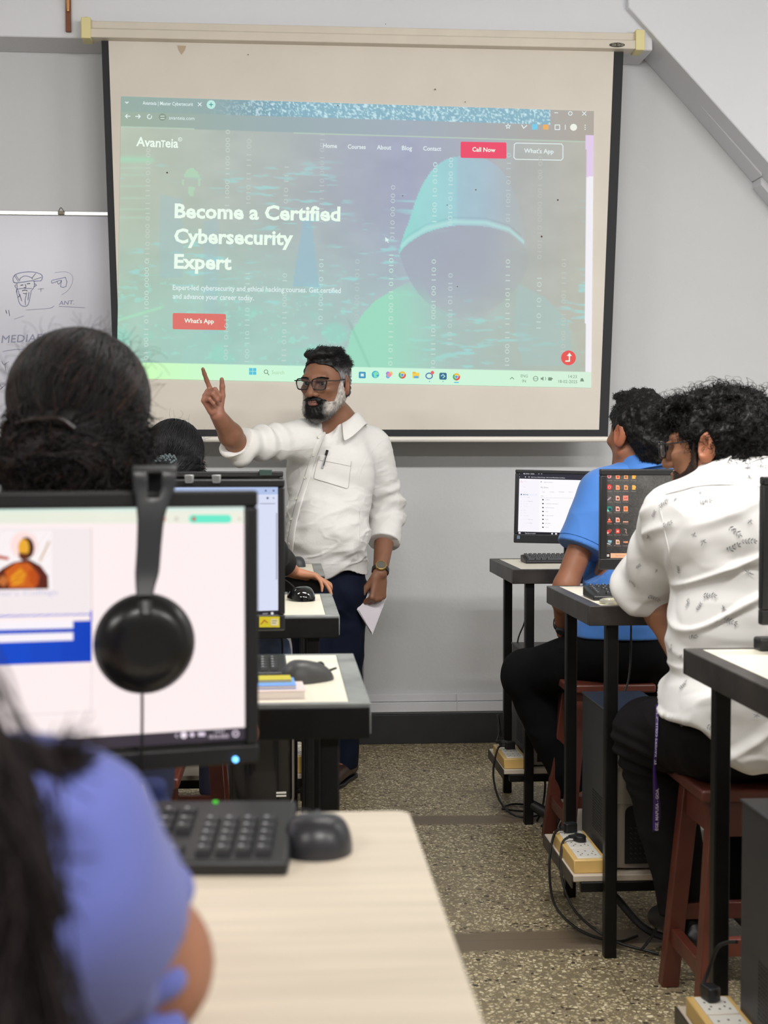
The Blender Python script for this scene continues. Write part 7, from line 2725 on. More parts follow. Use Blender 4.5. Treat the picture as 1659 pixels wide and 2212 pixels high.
# ---------------------------------------------------------------- SEATED PEOPLE
def seated(label, J, skin, res=0.0045, face=False, hands=(None, None), loc=None, arm=1.0, leg=1.0, torso=(0.15, 0.10)):
    """J: joints in world coordinates; returns root after adding the continuous body mesh"""
    root = thing('person', label, 'person', loc)
    R, s, hc = J['R'], J.get('s', 1.0), J['head']
    Rt = J['Rt']
    pts = [hc, J['neck'], J['pelvis']] + list(J['el']) + list(J['wr']) + list(J['kn']) + list(J['an']) + list(J['toe'])
    lo, hi = bounds(pts, 0.14)
    F = Field(lo, hi, res)
    L = add_head(F, hc, R, s, face)
    F.cap(L(0, 0.022, -0.06), J['neck'], 0.050, 0.056, 0.03)
    for i in (0, 1):
        F.cap(J['neck'], J['sh'][i], 0.05, 0.045, 0.04)
    mid = 0.5 * (J['chest'] + J['pelvis'])
    F.ell(J['chest'], (torso[0], torso[1], 0.17), Rt, 0.04)
    F.ell(mid, (torso[0] * 0.9, torso[1], 0.16), Rt, 0.04)
    F.ell(J['pelvis'], (torso[0], torso[1] * 1.05, 0.10), Rt, 0.04)
    for i in (0, 1):
        a, b, c = J['sh'][i], J['el'][i], J['wr'][i]
        F.cap(a, b, 0.046 * arm, 0.038 * arm, 0.03)
        m = b + (c - b) * 0.35
        F.cap(b, m, 0.038 * arm, 0.040 * arm, 0.02)
        F.cap(m, c, 0.040 * arm, 0.026 * arm, 0.02)
        h = hands[i]
        if h:
            hand(F, c, h['d'], h['n'], h.get('s', 0.98), 1 if i == 0 else -1, h.get('curls'), h.get('spread', 0.12), h.get('thumb', (0.6, 0.7, 0.2)), h.get('tcurl', (0.2, 0.2)))
        a, b, c, t = J['hip'][i], J['kn'][i], J['an'][i], J['toe'][i]
        F.cap(a, b, 0.072 * leg, 0.05 * leg, 0.03)
        F.cap(b, c, 0.05 * leg, 0.036 * leg, 0.03)
        foot(F, c, t, 0.88)
    V, Q = F.mesh()
    V = relax(V, Q, 1, 0.4)
    C = col4(len(V), skin)
    lc = local_of(V, hc, R, s)
    ears = (np.abs(lc[:, 0]) > 0.068) & (np.abs(lc[:, 2]) < 0.06) & (np.abs(lc[:, 1]) < 0.05)
    C[ears, :3] = C[ears, :3] * np.array([1.25, 1.05, 1.0])
    child('body', V, Q, C, M_skin, root)
    return root, L


def top_field(J, res, infl=0.02, sleeve=0.5, torso=(0.15, 0.10), sr=(0.066, 0.058), pad=0.15, tuck=0.0):
    lo, hi = bounds(list(J['sh']) + list(J['el']) + list(J['wr']) + [J['neck'], J['pelvis']], pad)
    lo[2] = min(lo[2], J['pelvis'][2] - 0.18)
    F = Field(lo, hi, res)
    Rt = J['Rt']
    mid = 0.5 * (J['chest'] + J['pelvis'])
    tx, ty = torso[0] + infl, torso[1] + infl
    F.ell(J['chest'], (tx, ty, 0.20), Rt, 0.05)
    F.ell(mid, (tx * 0.96, ty * 1.02, 0.19), Rt, 0.06)
    F.ell(J['pelvis'] + np.array([0, 0, 0.03]), (tx * 1.0, ty * 1.05, 0.16), Rt, 0.06)
    ends = []
    for i in (0, 1):
        F.cap(J['neck'] + np.array([0, 0, -0.02]), J['sh'][i], 0.06, 0.058, 0.05)
        a, b, c = J['sh'][i], J['el'][i], J['wr'][i]
        if sleeve <= 1:
            e = a + (b - a) * sleeve
            F.cap(a, e, sr[0], sr[1] + (sr[0] - sr[1]) * (1 - sleeve), 0.045)
            ends.append((e, nrm(b - a)))
        else:
            e = b + (c - b) * (sleeve - 1)
            F.cap(a, b, sr[0], sr[1], 0.045)
            F.cap(b, e, sr[1], sr[1] * 0.88, 0.03)
            ends.append((e, nrm(c - b)))
    nk = J['neck']
    up = nrm(J['head'] - nk)
    F.cap(nk + up * 0.005, nk + up * 0.12, 0.062, 0.07, 0.004, 'cut')

    def cc(A, X, Y, Z):
        for p_, d_ in ends:
            q = (X - p_[0]) * d_[0] + (Y - p_[1]) * d_[1] + (Z - p_[2]) * d_[2]
            near = np.sqrt((X - p_[0]) ** 2 + (Y - p_[1]) ** 2 + (Z - p_[2]) ** 2) < 0.115
            A = np.where(near, np.maximum(A, q), A)
        return A
    F.apply(cc)
    return F


def trousers(J, res, r=(0.092, 0.072, 0.055), hipr=(0.165, 0.13, 0.12), upto=0.92):
    lo, hi = bounds([J['pelvis']] + list(J['hip']) + list(J['kn']) + list(J['an']), 0.16)
    F = Field(lo, hi, res)
    F.ell(J['pelvis'], hipr, J['Rt'], 0.05)
    ends = []
    for i in (0, 1):
        a, b, c = J['hip'][i], J['kn'][i], J['an'][i]
        F.cap(a, b, r[0], r[1], 0.04)
        e = b + (c - b) * upto
        F.cap(b, e, r[1], r[2], 0.03)
        ends.append((e, nrm(c - b)))

    def cc(A, X, Y, Z):
        for p_, d_ in ends:
            q = (X - p_[0]) * d_[0] + (Y - p_[1]) * d_[1] + (Z - p_[2]) * d_[2]
            near = np.sqrt((X - p_[0]) ** 2 + (Y - p_[1]) ** 2 + (Z - p_[2]) ** 2) < 0.10
            A = np.where(near, np.maximum(A, q), A)
        return A
    F.apply(cc)
    return F


def collar_band(name, J, parent, root, m, r=0.064, h=0.036, leaf=0.045, open_=0.5, tilt=0.0):
    up = nrm(J['head'] - J['neck'])
    f = J['Rt'] @ np.array([0, -1.0, 0])
    f = nrm(f - up * np.dot(f, up))
    x = np.cross(up, f)
    cn = J['neck'] + up * 0.012
    V_, F_ = [], []
    A_ = np.linspace(open_, 2 * math.pi - open_, 41)

    def P(a, rr, z):
        fr_ = max(0, math.cos(a))
        return cn + (x * math.sin(a) + f * math.cos(a)) * (rr + 0.01 * fr_) + up * (z - 0.05 * fr_)
    for a in A_:
        V_ += [P(a, r, -0.012), P(a, r + 0.003, h * 0.5), P(a, r + 0.006, h), P(a, r + 0.011, h + 0.002), P(a, r + 0.018, h - 0.010), P(a, r + 0.026, h - leaf * 0.6), P(a, r + 0.036, h - leaf)]
    for i in range(len(A_) - 1):
        for k in range(6):
            F_.append((i * 7 + k, (i + 1) * 7 + k, (i + 1) * 7 + k + 1, i * 7 + k + 1))
    MB().add(V_, F_).build(name, m, parent, tuple(root.location), smooth=60, solid=0.002, subd=1)


lecturer()
V3 = lambda *p: np.array(p, float)


# ---------------------------------------------------------------- MAN IN THE BLUE POLO SHIRT
def blue_man():
    rng = np.random.default_rng(21)
    yaw = math.radians(203)
    J = dict(R=head_R(yaw, 0.06), s=1.09, head=at(1378, 938, 4.50), Rt=head_R(math.radians(196)), neck=at(1392, 1012, 4.49), chest=at(1376, 1130, 4.52), pelvis=V3(1.125, 4.47, 0.685),
             sh=[at(1470, 1072, 4.56), at(1300, 1066, 4.47)], el=[V3(1.38, 4.64, 0.96), at(1222, 1266, 4.40)], wr=[V3(1.24, 4.87, 0.945), at(1216, 1352, 4.58)],
             hip=[V3(1.20, 4.46, 0.675), V3(1.06, 4.45, 0.675)], kn=[V3(1.30, 4.80, 0.57), V3(0.832, 4.725, 0.552)], an=[V3(1.27, 4.76, 0.15), at(1246, 1718, 4.67)], toe=[V3(1.31, 4.88, 0.10), at(1275, 1772, 4.76)])
    lh = dict(d=(0.35, 0.35, -0.55), n=(0.3, 0.1, -0.8), curls=[(0.3, 0.3, 0.2)] * 4)
    rh = dict(d=(-0.5, 0.6, 0.02), n=(0, 0, -1), curls=[(0.3, 0.3, 0.2)] * 4)
    root, L = seated('man in bright blue polo shirt and black trousers sitting by the wall, seen from behind', J, S(140, 92, 68)[:3], 0.0045, hands=(rh, lh), loc=(1.05, 4.5, 0), torso=(0.155, 0.105))
    R, s, hc = J['R'], J['s'], J['head']
    # hair: short and slightly wavy

    def keep(x, y, z):
        zm = np.interp(y, [-0.12, -0.08, -0.055, -0.03, -0.012, 0.0, 0.025, 0.045, 0.07, 0.12], [0.075, 0.070, 0.055, 0.03, -0.03, -0.035, 0.0, -0.045, -0.085, -0.10])
        return (z - zm).astype(np.float32)
    V, Q = hair_cap(hc, R, s, keep, 0.009, 0.003, [((0.0, -0.01, 0.116), (0.055, 0.075, 0.018)), ((0, 0.10, 0.05), (0.06, 0.03, 0.05))], 0.005, 55, 31)
    base = np.array(S(17, 15, 15)[:3])
    C = col4(len(V), base)
    lc = local_of(V, hc, R, s)
    p, n = pick(V, Q, 3800, rng)
    lcp = local_of(p, hc, R, s)
    up = smooth01(lcp[:, 2], 0.02, 0.09)[:, None]
    fl = (R @ np.array([0.3, -0.3, 0.25])) * up + (R @ np.array([0, 0.35, -0.9])) * (1 - up)
    st = grow(p, n, rng, 0.011, 5, fl + rng.normal(0, 0.3, (len(p), 3)), 0.5, 200, 0.16)
    S1 = strand_mesh(st, 0.0009, 0.0004, base * rng.uniform(0.6, 1.7, (len(p), 1)))
    child('hair', *merge([(V, Q, C), S1]), M_hair, root)
    # polo shirt
    F = top_field(J, 0.004, 0.028, 0.60, (0.155, 0.105), (0.076, 0.080))
    place_hem(F, lambda X, Y: 0.722 + 0 * X)
    V, Q = F.mesh()
    N = vert_normals(V, Q)
    low = smooth01(V[:, 2], 1.15, 0.85)
    V = V + (cloth_noise(V, N, (6, 6, 12), 0.006, 41) - V) * (0.45 + 0.55 * low)[:, None]
    V = relax(V, Q, 1, 0.5)
    sh = child('polo_shirt', V, Q, None, M_blue, root)
    collar_band('collar', J, sh, root, M_blue, 0.060, 0.034, 0.050)
    N = vert_normals(V, Q)
    # sleeve hem stitching and yoke seam
    a, b = J['sh'][1], J['sh'][1] + (J['el'][1] - J['sh'][1]) * 0.545
    ax = nrm(J['el'][1] - J['sh'][1])
    e1 = nrm(np.cross(ax, [0, 0, 1]))
    e2 = np.cross(ax, e1)
    hm = MB()
    ringp = []
    for k in range(33):
        an_ = 2 * math.pi * k / 32
        d = e1 * math.cos(an_) + e2 * math.sin(an_)
        near = np.abs((V - b) @ ax) < 0.010
        w = V[near] - b
        w = w - np.outer(w @ ax, ax)
        sc = (w @ d) / (np.linalg.norm(w, axis=1) + 1e-9)
        ok = (sc > 0.97) & (np.linalg.norm(w, axis=1) < 0.12)
        r = np.linalg.norm(w[ok], axis=1).max() if ok.any() else 0.078
        ringp.append(b + d * (r + 0.0006))
    hm.tube(ringp, 0.0011, 5, cap=False)
    hm.build('sleeve_stitching', mat('blue_stitch', S(50, 104, 178), rough=0.8), sh, tuple(root.location))
    # trousers
    F = trousers(J, 0.005, (0.095, 0.083, 0.060), (0.172, 0.135, 0.115), 0.97)
    V, Q = F.mesh()
    N = vert_normals(V, Q)
    V = cloth_noise(V, N, (10, 10, 12), 0.006, 51)
    child('trousers', V, Q, None, M_blackcloth, root)
    for i in (0, 1):
        an, toe = J['an'][i], J['toe'][i]
        lo, hi = bounds([an, toe], 0.12)
        Fo = Field(lo, hi, 0.0035)
        foot(Fo, an - V3(0, 0, 0.012), toe, 1.15)
        V, Q = Fo.mesh()
        lcx = (V - an) @ nrm(toe - an)
        st_ = (np.sin(lcx * 90 + V[:, 2] * 40) > 0.35) & (V[:, 2] > toe[2] - 0.01)
        C = col4(len(V), S(206, 200, 190))
        C[st_, :3] = S(24, 24, 26)[:3]
        child('shoe', V, Q, C, mat('striped_shoe', attr=True, rough=0.6), root)
    # dark bracelet watch on the resting wrist
    wr, el = J['wr'][1], J['el'][1]
    ax = nrm(wr - el)
    wt = thing('wristwatch', 'dark strapped wristwatch on the wrist resting on the black trouser thigh', 'watch', tuple(wr))
    og = tuple(wr)
    e1 = nrm(np.cross(ax, [0, 0, 1]))
    e2 = np.cross(ax, e1)
    pts = [wr - ax * 0.015 + 0.0315 * (e1 * math.cos(t) + e2 * math.sin(t)) for t in np.linspace(0, 2 * math.pi, 33)]
    V_ = []
    for p in pts[:-1]:
        V_ += [p - ax * 0.009, p + ax * 0.009]
    MB().add(V_, [(2 * k, (2 * k + 2) % 64, (2 * k + 3) % 64, 2 * k + 1) for k in range(32)]).build('strap', M_blackp, wt, og, solid=0.0035)
    vn = nrm((EYE - wr) - ax * np.dot(EYE - wr, ax) + V3(-0.6, 0, 0))
    Mz = np.eye(4)
    Mz[:3, 0], Mz[:3, 1], Mz[:3, 2], Mz[:3, 3] = ax, np.cross(vn, ax), vn, wr - ax * 0.015 + vn * 0.029
    MB().lathe([(0.0003, 0), (0.016, 0), (0.0165, 0.006), (0.014, 0.009), (0.0003, 0.009)], 24, Mz).build('watch_case', M_darkp, wt, og)


# ---------------------------------------------------------------- MAN IN THE PATTERNED WHITE SHIRT
def pattern_man():
    rng = np.random.default_rng(33)
    yaw = math.radians(231)
    J = dict(R=head_R(yaw, 0.10), s=1.0, head=at(1540, 964, 3.24), Rt=head_R(math.radians(203)), neck=at(1598, 1044, 3.19), chest=at(1606, 1160, 3.20), pelvis=V3(1.065, 3.15, 0.655),
             sh=[at(1752, 1128, 3.26), at(1462, 1130, 3.24)], el=[V3(1.36, 3.40, 0.99), at(1404, 1262, 3.40)], wr=[V3(1.22, 3.62, 0.965), V3(0.968, 3.31, 0.80)],
             hip=[V3(1.14, 3.15, 0.655), V3(0.985, 3.14, 0.655)], kn=[V3(1.22, 3.50, 0.62), V3(0.915, 3.44, 0.60)], an=[V3(1.20, 3.44, 0.16), V3(1.0, 3.37, 0.17)], toe=[V3(1.21, 3.58, 0.10), V3(0.975, 3.50, 0.11)])
    lh = dict(d=(0.75, -0.2, -0.35), n=(0.0, 0.5, -0.8), curls=[(0.6, 0.7, 0.4)] * 4)
    rh = dict(d=(-0.4, 0.6, 0.0), n=(0, 0, -1), curls=[(0.3, 0.3, 0.2)] * 4)
    root, L = seated('curly-haired man in white leaf-print shirt and glasses sitting on a stool', J, S(150, 104, 78)[:3], 0.004, face=True, hands=(rh, lh), loc=(1.08, 3.18, 0), torso=(0.165, 0.112), arm=1.05)
    R, s, hc = J['R'], J['s'], J['head']

    # curly hair
    def keep(x, y, z):
        zm = np.interp(y, [-0.14, -0.09, -0.07, -0.05, -0.03, -0.01, 0.012, 0.035, 0.06, 0.13], [0.045, 0.045, 0.045, 0.032, -0.03, -0.035, 0.015, -0.03, -0.085, -0.10])
        return (z - zm).astype(np.float32)
    V, Q = hair_cap(hc, R, s, keep, 0.012, 0.0035, [((0, -0.05, 0.105), (0.065, 0.055, 0.022)), ((0, 0.03, 0.108), (0.072, 0.075, 0.022)), ((0, 0.11, 0.03), (0.085, 0.045, 0.08)), ((0, 0.085, -0.06), (0.075, 0.045, 0.045)), ((0.045, -0.095, 0.08), (0.035, 0.025, 0.028))], 0.010, 42, 61)
    base = np.array(S(14, 13, 13)[:3])
    C = col4(len(V), base)
    p, n = pick(V, Q, 4200, rng)
    st = grow(p, n, rng, 0.042, 12, rng.normal(0, 0.55, (len(p), 3)), 1.6, 190, 0.22, 0.6)
    S1 = strand_mesh(st, 0.00095, 0.0004, base * rng.uniform(0.6, 1.7, (len(p), 1)))
    lc = local_of(V, hc, R, s)
    p, n = pick(V, Q, 220, rng, (lc[:, 2] > 0.09))
    st = grow(p, n, rng, 0.062, 16, rng.normal(0, 0.4, (len(p), 3)) + R @ np.array([0.0, 0.2, 0.1]), 0.9, 85, 0.5, 1.0)
    S2 = strand_mesh(st, 0.0008, 0.0003, base * rng.uniform(0.8, 2.0, (len(p), 1)))
    p, n = pick(V, Q, 260, rng, (lc[:, 2] > 0.03) & (lc[:, 1] < -0.07))
    st = grow(p, n, rng, 0.055, 14, rng.normal(0, 0.3, (len(p), 3)) + R @ np.array([0.0, -0.5, -0.3]), 1.0, 110, 0.5, 0.9)
    S3 = strand_mesh(st, 0.0008, 0.0003, base * rng.uniform(0.8, 1.8, (len(p), 1)))
    child('hair', *merge([(V, Q, C), S1, S2, S3]), M_hair, root)
    # beard along the jaw
    Fb = Field(hc - 0.2, hc + 0.2, 0.0035)
    for sx in (-1, 1):
        Fb.cap(L(0.053 * sx, -0.008, -0.058), L(0.026 * sx, -0.062, -0.098), 0.0275 * s, 0.027 * s, 0.025)
        Fb.cap(L(0.066 * sx, -0.018, 0.01), L(0.060 * sx, -0.012, -0.05), 0.0135 * s, 0.018 * s, 0.02)
    Fb.ell(L(0, -0.04, -0.045), np.array((0.058, 0.062, 0.068)) * s, R, 0.02)
    Fb.cap(L(0, -0.068, -0.104), L(0, -0.06, -0.092), 0.030 * s, 0.032 * s, 0.03)

    def cutb(A, X, Y, Z):
        y = ((X - hc[0]) * R[0, 1] + (Y - hc[1]) * R[1, 1] + (Z - hc[2]) * R[2, 1]) / s
        z = ((X - hc[0]) * R[0, 2] + (Y - hc[1]) * R[1, 2] + (Z - hc[2]) * R[2, 2]) / s
        zm = np.interp(y, [-0.13, -0.09, -0.07, -0.05, -0.03, -0.015, 0.0], [-0.045, -0.05, -0.06, -0.052, -0.03, 0.02, 0.03])
        A = np.maximum(A, (z - zm) * 0.7)
        return np.maximum(A, (y + 0.012 - 0.3 * np.maximum(-z - 0.06, 0)) * 0.9)
    Fb.apply(cutb)
    Vb, Qb = Fb.mesh()
    bc = np.array(S(46, 33, 28)[:3])
    p, n = pick(Vb, Qb, 1500, rng)
    st = grow(p, n, rng, 0.009, 4, np.tile(R @ np.array([0, -0.1, -1.0]), (len(p), 1)) + rng.normal(0, 0.3, (len(p), 3)), 0.3, 150, 0.4)
    S1 = strand_mesh(st, 0.0007, 0.0003, bc * rng.uniform(0.5, 1.5, (len(p), 1)))
    child('beard', *merge([(Vb, Qb, col4(len(Vb), bc)), S1]), M_hair, root)
    # glasses
    gl = MB()
    W_ = lambda P: hc + (np.asarray(P) * s) @ R.T

    def rim(sx, n=32):
        P = []
        for k in range(n + 1):
            a = 2 * math.pi * k / n
            ex = 0.027 * np.sign(math.cos(a)) * abs(math.cos(a)) ** 0.5
            ez = 0.019 * np.sign(math.sin(a)) * abs(math.sin(a)) ** 0.5
            x = sx * 0.0345 + ex
            P.append((x, -0.119 + 0.009 * (abs(x) / 0.06) ** 2, 0.003 + ez))
        return np.array(P)
    for sx in (-1, 1):
        gl.tube(W_(rim(sx)), 0.0026, 8, cap=False)
        gl.tube(W_(spline([(sx * 0.061, -0.110, 0.014), (sx * 0.074, -0.095, 0.014), (sx * 0.079, -0.04, 0.014), (sx * 0.082, 0.006, 0.020), (sx * 0.083, 0.035, 0.002)], 20)), 0.0019, 8)
    gl.tube(W_([(-0.008, -0.119, 0.010), (0.008, -0.119, 0.010)]), 0.0024, 8)
    go = gl.build('glasses', mat('spectacle_dark', S(26, 26, 28), rough=0.25), root, tuple(root.location), smooth=180)
    m = mat('spectacle_lens', (0.85, 0.9, 0.95, 1), rough=0.02, spec=0.8)
    m.node_tree.nodes['Principled BSDF'].inputs['Alpha'].default_value = 0.22
    for sx in (-1, 1):
        P = rim(sx)[:-1]
        MB().add(W_(np.vstack([P, P + V3(0, 0.0012, 0)])), [tuple(range(len(P))), tuple(range(len(P), 2 * len(P)))[::-1]]).build('lens', m, go, tuple(root.location), smooth=0)
    # shirt
    F = top_field(J, 0.0042, 0.030, 1.25, (0.165, 0.112), (0.086, 0.078), 0.17)
    for i in (1,):
        el = J['el'][i]
        F.ell(el + V3(-0.006, -0.01, -0.012), (0.074, 0.076, 0.062), None, 0.04)
    # loose tail over hip and seat
    F.ell(V3(1.075, 3.12, 0.70), (0.205, 0.155, 0.15), J['Rt'], 0.05)
    F.cap(V3(0.99, 3.16, 0.70), V3(0.965, 3.24, 0.695), 0.105, 0.095, 0.05)

    def hem(X, Y):
        t = np.clip((1.045 - X) / 0.16, 0, 1)
        u = np.clip((Y - 3.15) / 0.12, 0, 1)
        return 0.595 + 0.115 * t * t * (3 - 2 * t) + 0.06 * u
    place_hem(F, hem)
    V, Q = F.mesh()
    N = vert_normals(V, Q)
    V = cloth_noise(V, N, (5, 5, 14), 0.0055, 72, 1.0)
    # creases converging on the elbow and running round the sleeve
    a, b = J['sh'][1], J['el'][1]
    ax = nrm(b - a)
    t = (V - a) @ ax
    rad = np.linalg.norm((V - a) - t[:, None] * ax, axis=1)
    w = smooth01(t, 0.04, 0.12) * np.exp(-(rad / 0.125) ** 6) * smooth01(t, 0.34, 0.28)
    V = V + N * (w * 0.0075 * np.sin(t * 62 + 3.5 * vnoise(V * 9, 4)))[:, None]
    # soft diagonal folds across the back
    back = (V[:, 1] < J['chest'][1] + 0.03)
    P = V @ np.array([[0.92, 0, 0.39], [0, 1, 0], [-0.39, 0, 0.92]]).T * np.array([4.0, 4.0, 24.0])
    P = P + 0.5 * np.stack([vnoise(V * 6, 31), vnoise(V * 6, 32), vnoise(V * 6, 33)], -1)
    V = V + N * (back * 0.0095 * np.maximum(0, 1 - 2.6 * np.abs(vnoise(P, 19))))[:, None]
    V = relax(V, Q, 1, 0.5)
    M_pat = mat('white_cotton', S(218, 216, 214), rough=0.8, spec=0.2, sheen=0.15, bump=(380, 0.12, 0.0006), vary=(10, 0.02))
    sh = child('shirt', V, Q, None, M_pat, root)
    collar_band('collar', J, sh, root, M_pat, 0.062, 0.034, 0.046)
    N = vert_normals(V, Q)
    fw_, rt_, up_ = _axes()
    d_ = V - EYE
    w_ = d_ @ fw_
    px_ = np.stack([CX + FPX * (d_ @ rt_) / w_, CY - FPX * (d_ @ up_) / w_], -1)
    facing = (d_ * N).sum(1) < 0

    def spot(x, y):
        d2 = (px_[:, 0] - x) ** 2 + (px_[:, 1] - y) ** 2
        d2 = np.where(facing, d2, 1e9)
        k = np.argsort(d2)[:5]
        if d2[k[0]] > 60:
            return None
        k = k[w_[k] < w_[k].min() + 0.03]
        return V[k].mean(0), nrm(N[k].mean(0))
    lf = MB()

    def sprig(x, y, size, rot, kind):
        r = spot(x, y)
        if r is None:
            return
        p, n = r
        e1 = nrm(np.cross([0, 0, 1], n))
        e2 = np.cross(n, e1)
        c_, s_ = math.cos(rot), math.sin(rot)
        T = lambda a, b: p + (e1 * (a * c_ - b * s_) + e2 * (a * s_ + b * c_)) * size + n * (0.0016 + 0.002 * (abs(a) + abs(b)))

        def leaf(a0, b0, ang, L_, w0):
            ca, sa = math.cos(ang), math.sin(ang)
            pts = [(0, 0), (0.35, 0.5 * w0), (0.7, 0.42 * w0), (1, 0), (0.7, -0.42 * w0), (0.35, -0.5 * w0)]
            lf.add([T(a0 + L_ * (u * ca - v * sa), b0 + L_ * (u * sa + v * ca)) for u, v in pts], [tuple(range(6))])
        if kind == 0:
            for k in range(5):
                st_ = -0.9 + 0.42 * k
                for sd in (-1, 1):
                    leaf(st_, 0.05 * sd, sd * (0.85 + 0.1 * rng.normal()), 0.52 + 0.1 * rng.normal(), 0.30)
            leaf(0.9, 0, 0.0, 0.55, 0.3)
            leaf(-1.1, 0, 0, 2.0, 0.035)
        elif kind == 1:
            for a in (0.2, 1.0, 2.0, 3.3, 4.2, 5.2):
                leaf(0, 0, a + 0.2 * rng.normal(), 0.75 + 0.2 * rng.normal(), 0.16)
            leaf(-0.9, 0, 0, 1.8, 0.04)
        else:
            for k in range(4):
                st_ = -0.7 + 0.42 * k
                for sd in (-1, 1):
                    leaf(st_, 0, sd * 0.7, 0.62, 0.2)
            leaf(-1.0, 0, 0, 2.0, 0.04)
    for x, y, sz, rt, kd in ((1434, 1089, 13, 0.5, 0), (1523, 1086, 13, 0.0, 0), (1443, 1133, 13, 0.7, 0), (1413, 1111, 11, 0.9, 2), (1401, 1158, 10, 0.1, 1), (1585, 1148, 15, -0.4, 0), (1615, 1169, 15, 0.3, 0), (1582, 1182, 15, 0.1, 0), (1500, 1156, 9, 0.5, 1), (1517, 1170, 10, 0.2, 1), (1619, 1126, 10, 0.3, 1), (1468, 1230, 12, 1.4, 2), (1533, 1288, 14, 0.1, 0),
                          (1510, 1311, 12, 1.0, 2), (1486, 1305, 10, 1.2, 0), (1563, 1316, 10, 0.4, 1), (1575, 1342, 14, -0.4, 0), (1616, 1238, 11, -0.3, 1), (1615, 1012, 11, 0.0, 1), (1641, 1008, 13, -0.5, 0), (1618, 1033, 10, 1.3, 1), (1367, 1257, 10, -0.6, 0), (1411, 1289, 14, -0.15, 0), (1420, 1230, 7, 0.2, 1), (1380, 1223, 11, 1.3, 2), (1498, 1376, 11, 0.8, 0), (1451, 1401, 10, 0.9, 0),
                          (1477, 1483, 12, 1.0, 0), (1539, 1574, 15, -0.2, 0), (1506, 1586, 12, 0.5, 0), (1482, 1594, 13, 0.8, 0), (1473, 1562, 10, 1.1, 2), (1471, 1418, 9, -0.3, 1), (1460, 1080, 8, 0.2, 1), (1652, 1245, 10, 0.2, 1), (1633, 1545, 9, 0.2, 1), (1513, 1066, 6, 1.0, 1)):
        sprig(x, y, 0.92 * sz / 930.0, rt + 0.4 * rng.normal(), kd)
    lf.build('leaf_print', mat('leaf_ink', S(112, 113, 116), rough=0.85), sh, tuple(root.location), smooth=0)
    # armhole and yoke seams
    sm = MB()
    for pts in ([(1420, 1078), (1428, 1105), (1438, 1150), (1445, 1190), (1450, 1226)], [(1438, 1068), (1500, 1052), (1560, 1046), (1640, 1052)]):
        q = [spot(*z) for z in pts]
        q = [a_[0] + a_[1] * 0.001 for a_ in q if a_ is not None]
        if len(q) > 2:
            sm.tube(spline(q, 20), 0.0014, 5)
    sm.build('seams', M_pat, sh, tuple(root.location))
    # trousers
    F = trousers(J, 0.005, (0.100, 0.083, 0.066), (0.18, 0.14, 0.10), 1.0)
    V, Q = F.mesh()
    N = vert_normals(V, Q)
    V = cloth_noise(V, N, (7, 7, 13), 0.007, 81)
    kn = J['kn'][1]
    t = V - kn
    w = np.exp(-((V[:, 2] - kn[2] + 0.05) / 0.06) ** 2) * (np.linalg.norm(t, axis=1) < 0.2)
    V = V + N * (w * 0.006 * np.sin(V[:, 2] * 190 + V[:, 0] * 40))[:, None]
    child('trousers', V, Q, None, mat('black_jeans', S(24, 22, 23), rough=0.9, spec=0.12, bump=(350, 0.2, 0.0006), vary=(8, 0.18)), root)
    for i in (0, 1):
        lo, hi = bounds([J['an'][i], J['toe'][i]], 0.12)
        Fo = Field(lo, hi, 0.004)
        foot(Fo, J['an'][i], J['toe'][i], 1.15)
        V, Q = Fo.mesh()
        child('shoe', V, Q, None, M_blackp, root)
    # purple lanyard hanging from the pocket
    pts = [at(1421, 1522, 3.19), at(1420, 1560, 3.165), at(1418, 1610, 3.15), at(1414, 1655, 3.155), at(1416, 1695, 3.17), at(1419, 1735, 3.19), at(1418, 1770, 3.20), at(1416, 1796, 3.20)]
    wd = [0.0085, 0.0085, 0.008, 0.0055, 0.011, 0.0165, 0.0180, 0.013]
    ly = thing('lanyard', 'purple lanyard with white lettering hanging from the black trouser pocket', 'lanyard', tuple(pts[0]))
    og = tuple(pts[0])
    sp = spline(pts, 42)
    ws = np.interp(np.linspace(0, 1, len(sp)), np.linspace(0, 1, len(wd)), wd)
    g = MB()
    Vv = []
    for q, w in zip(sp, ws):
        Vv += [q - V3(w / 2, 0, 0), q + V3(w / 2, 0.001, 0)]
    g.add(Vv, [(2 * k, 2 * k + 1, 2 * k + 3, 2 * k + 2) for k in range(len(sp) - 1)])
    g.build('ribbon', mat('purple_ribbon', S(52, 23, 106), rough=0.5), ly, og, solid=0.0012, smooth=180)
    tx = MB()
    P = lambda x, y: at(x, y, np.interp(y, [1522, 1605, 1655, 1700, 1800], [3.184, 3.142, 3.147, 3.164, 3.192]))
    text_px(tx, 'EGE, MAPUSA - GOA.', (1421.5, 1794), (1423, 1703), 6.5, P, None, bold=0.02)
    text_px(tx, "ST. XAVIER'S COLLEGE, MA", (1417.5, 1652), (1423, 1528), 4.2, P, None, bold=0.01)
    tx.build('lettering', mat('white_print', S(214, 206, 226), rough=0.7), ly, og, smooth=0)


def nrm_rows(v):
    return v / (np.linalg.norm(v, axis=1, keepdims=True) + 1e-9)


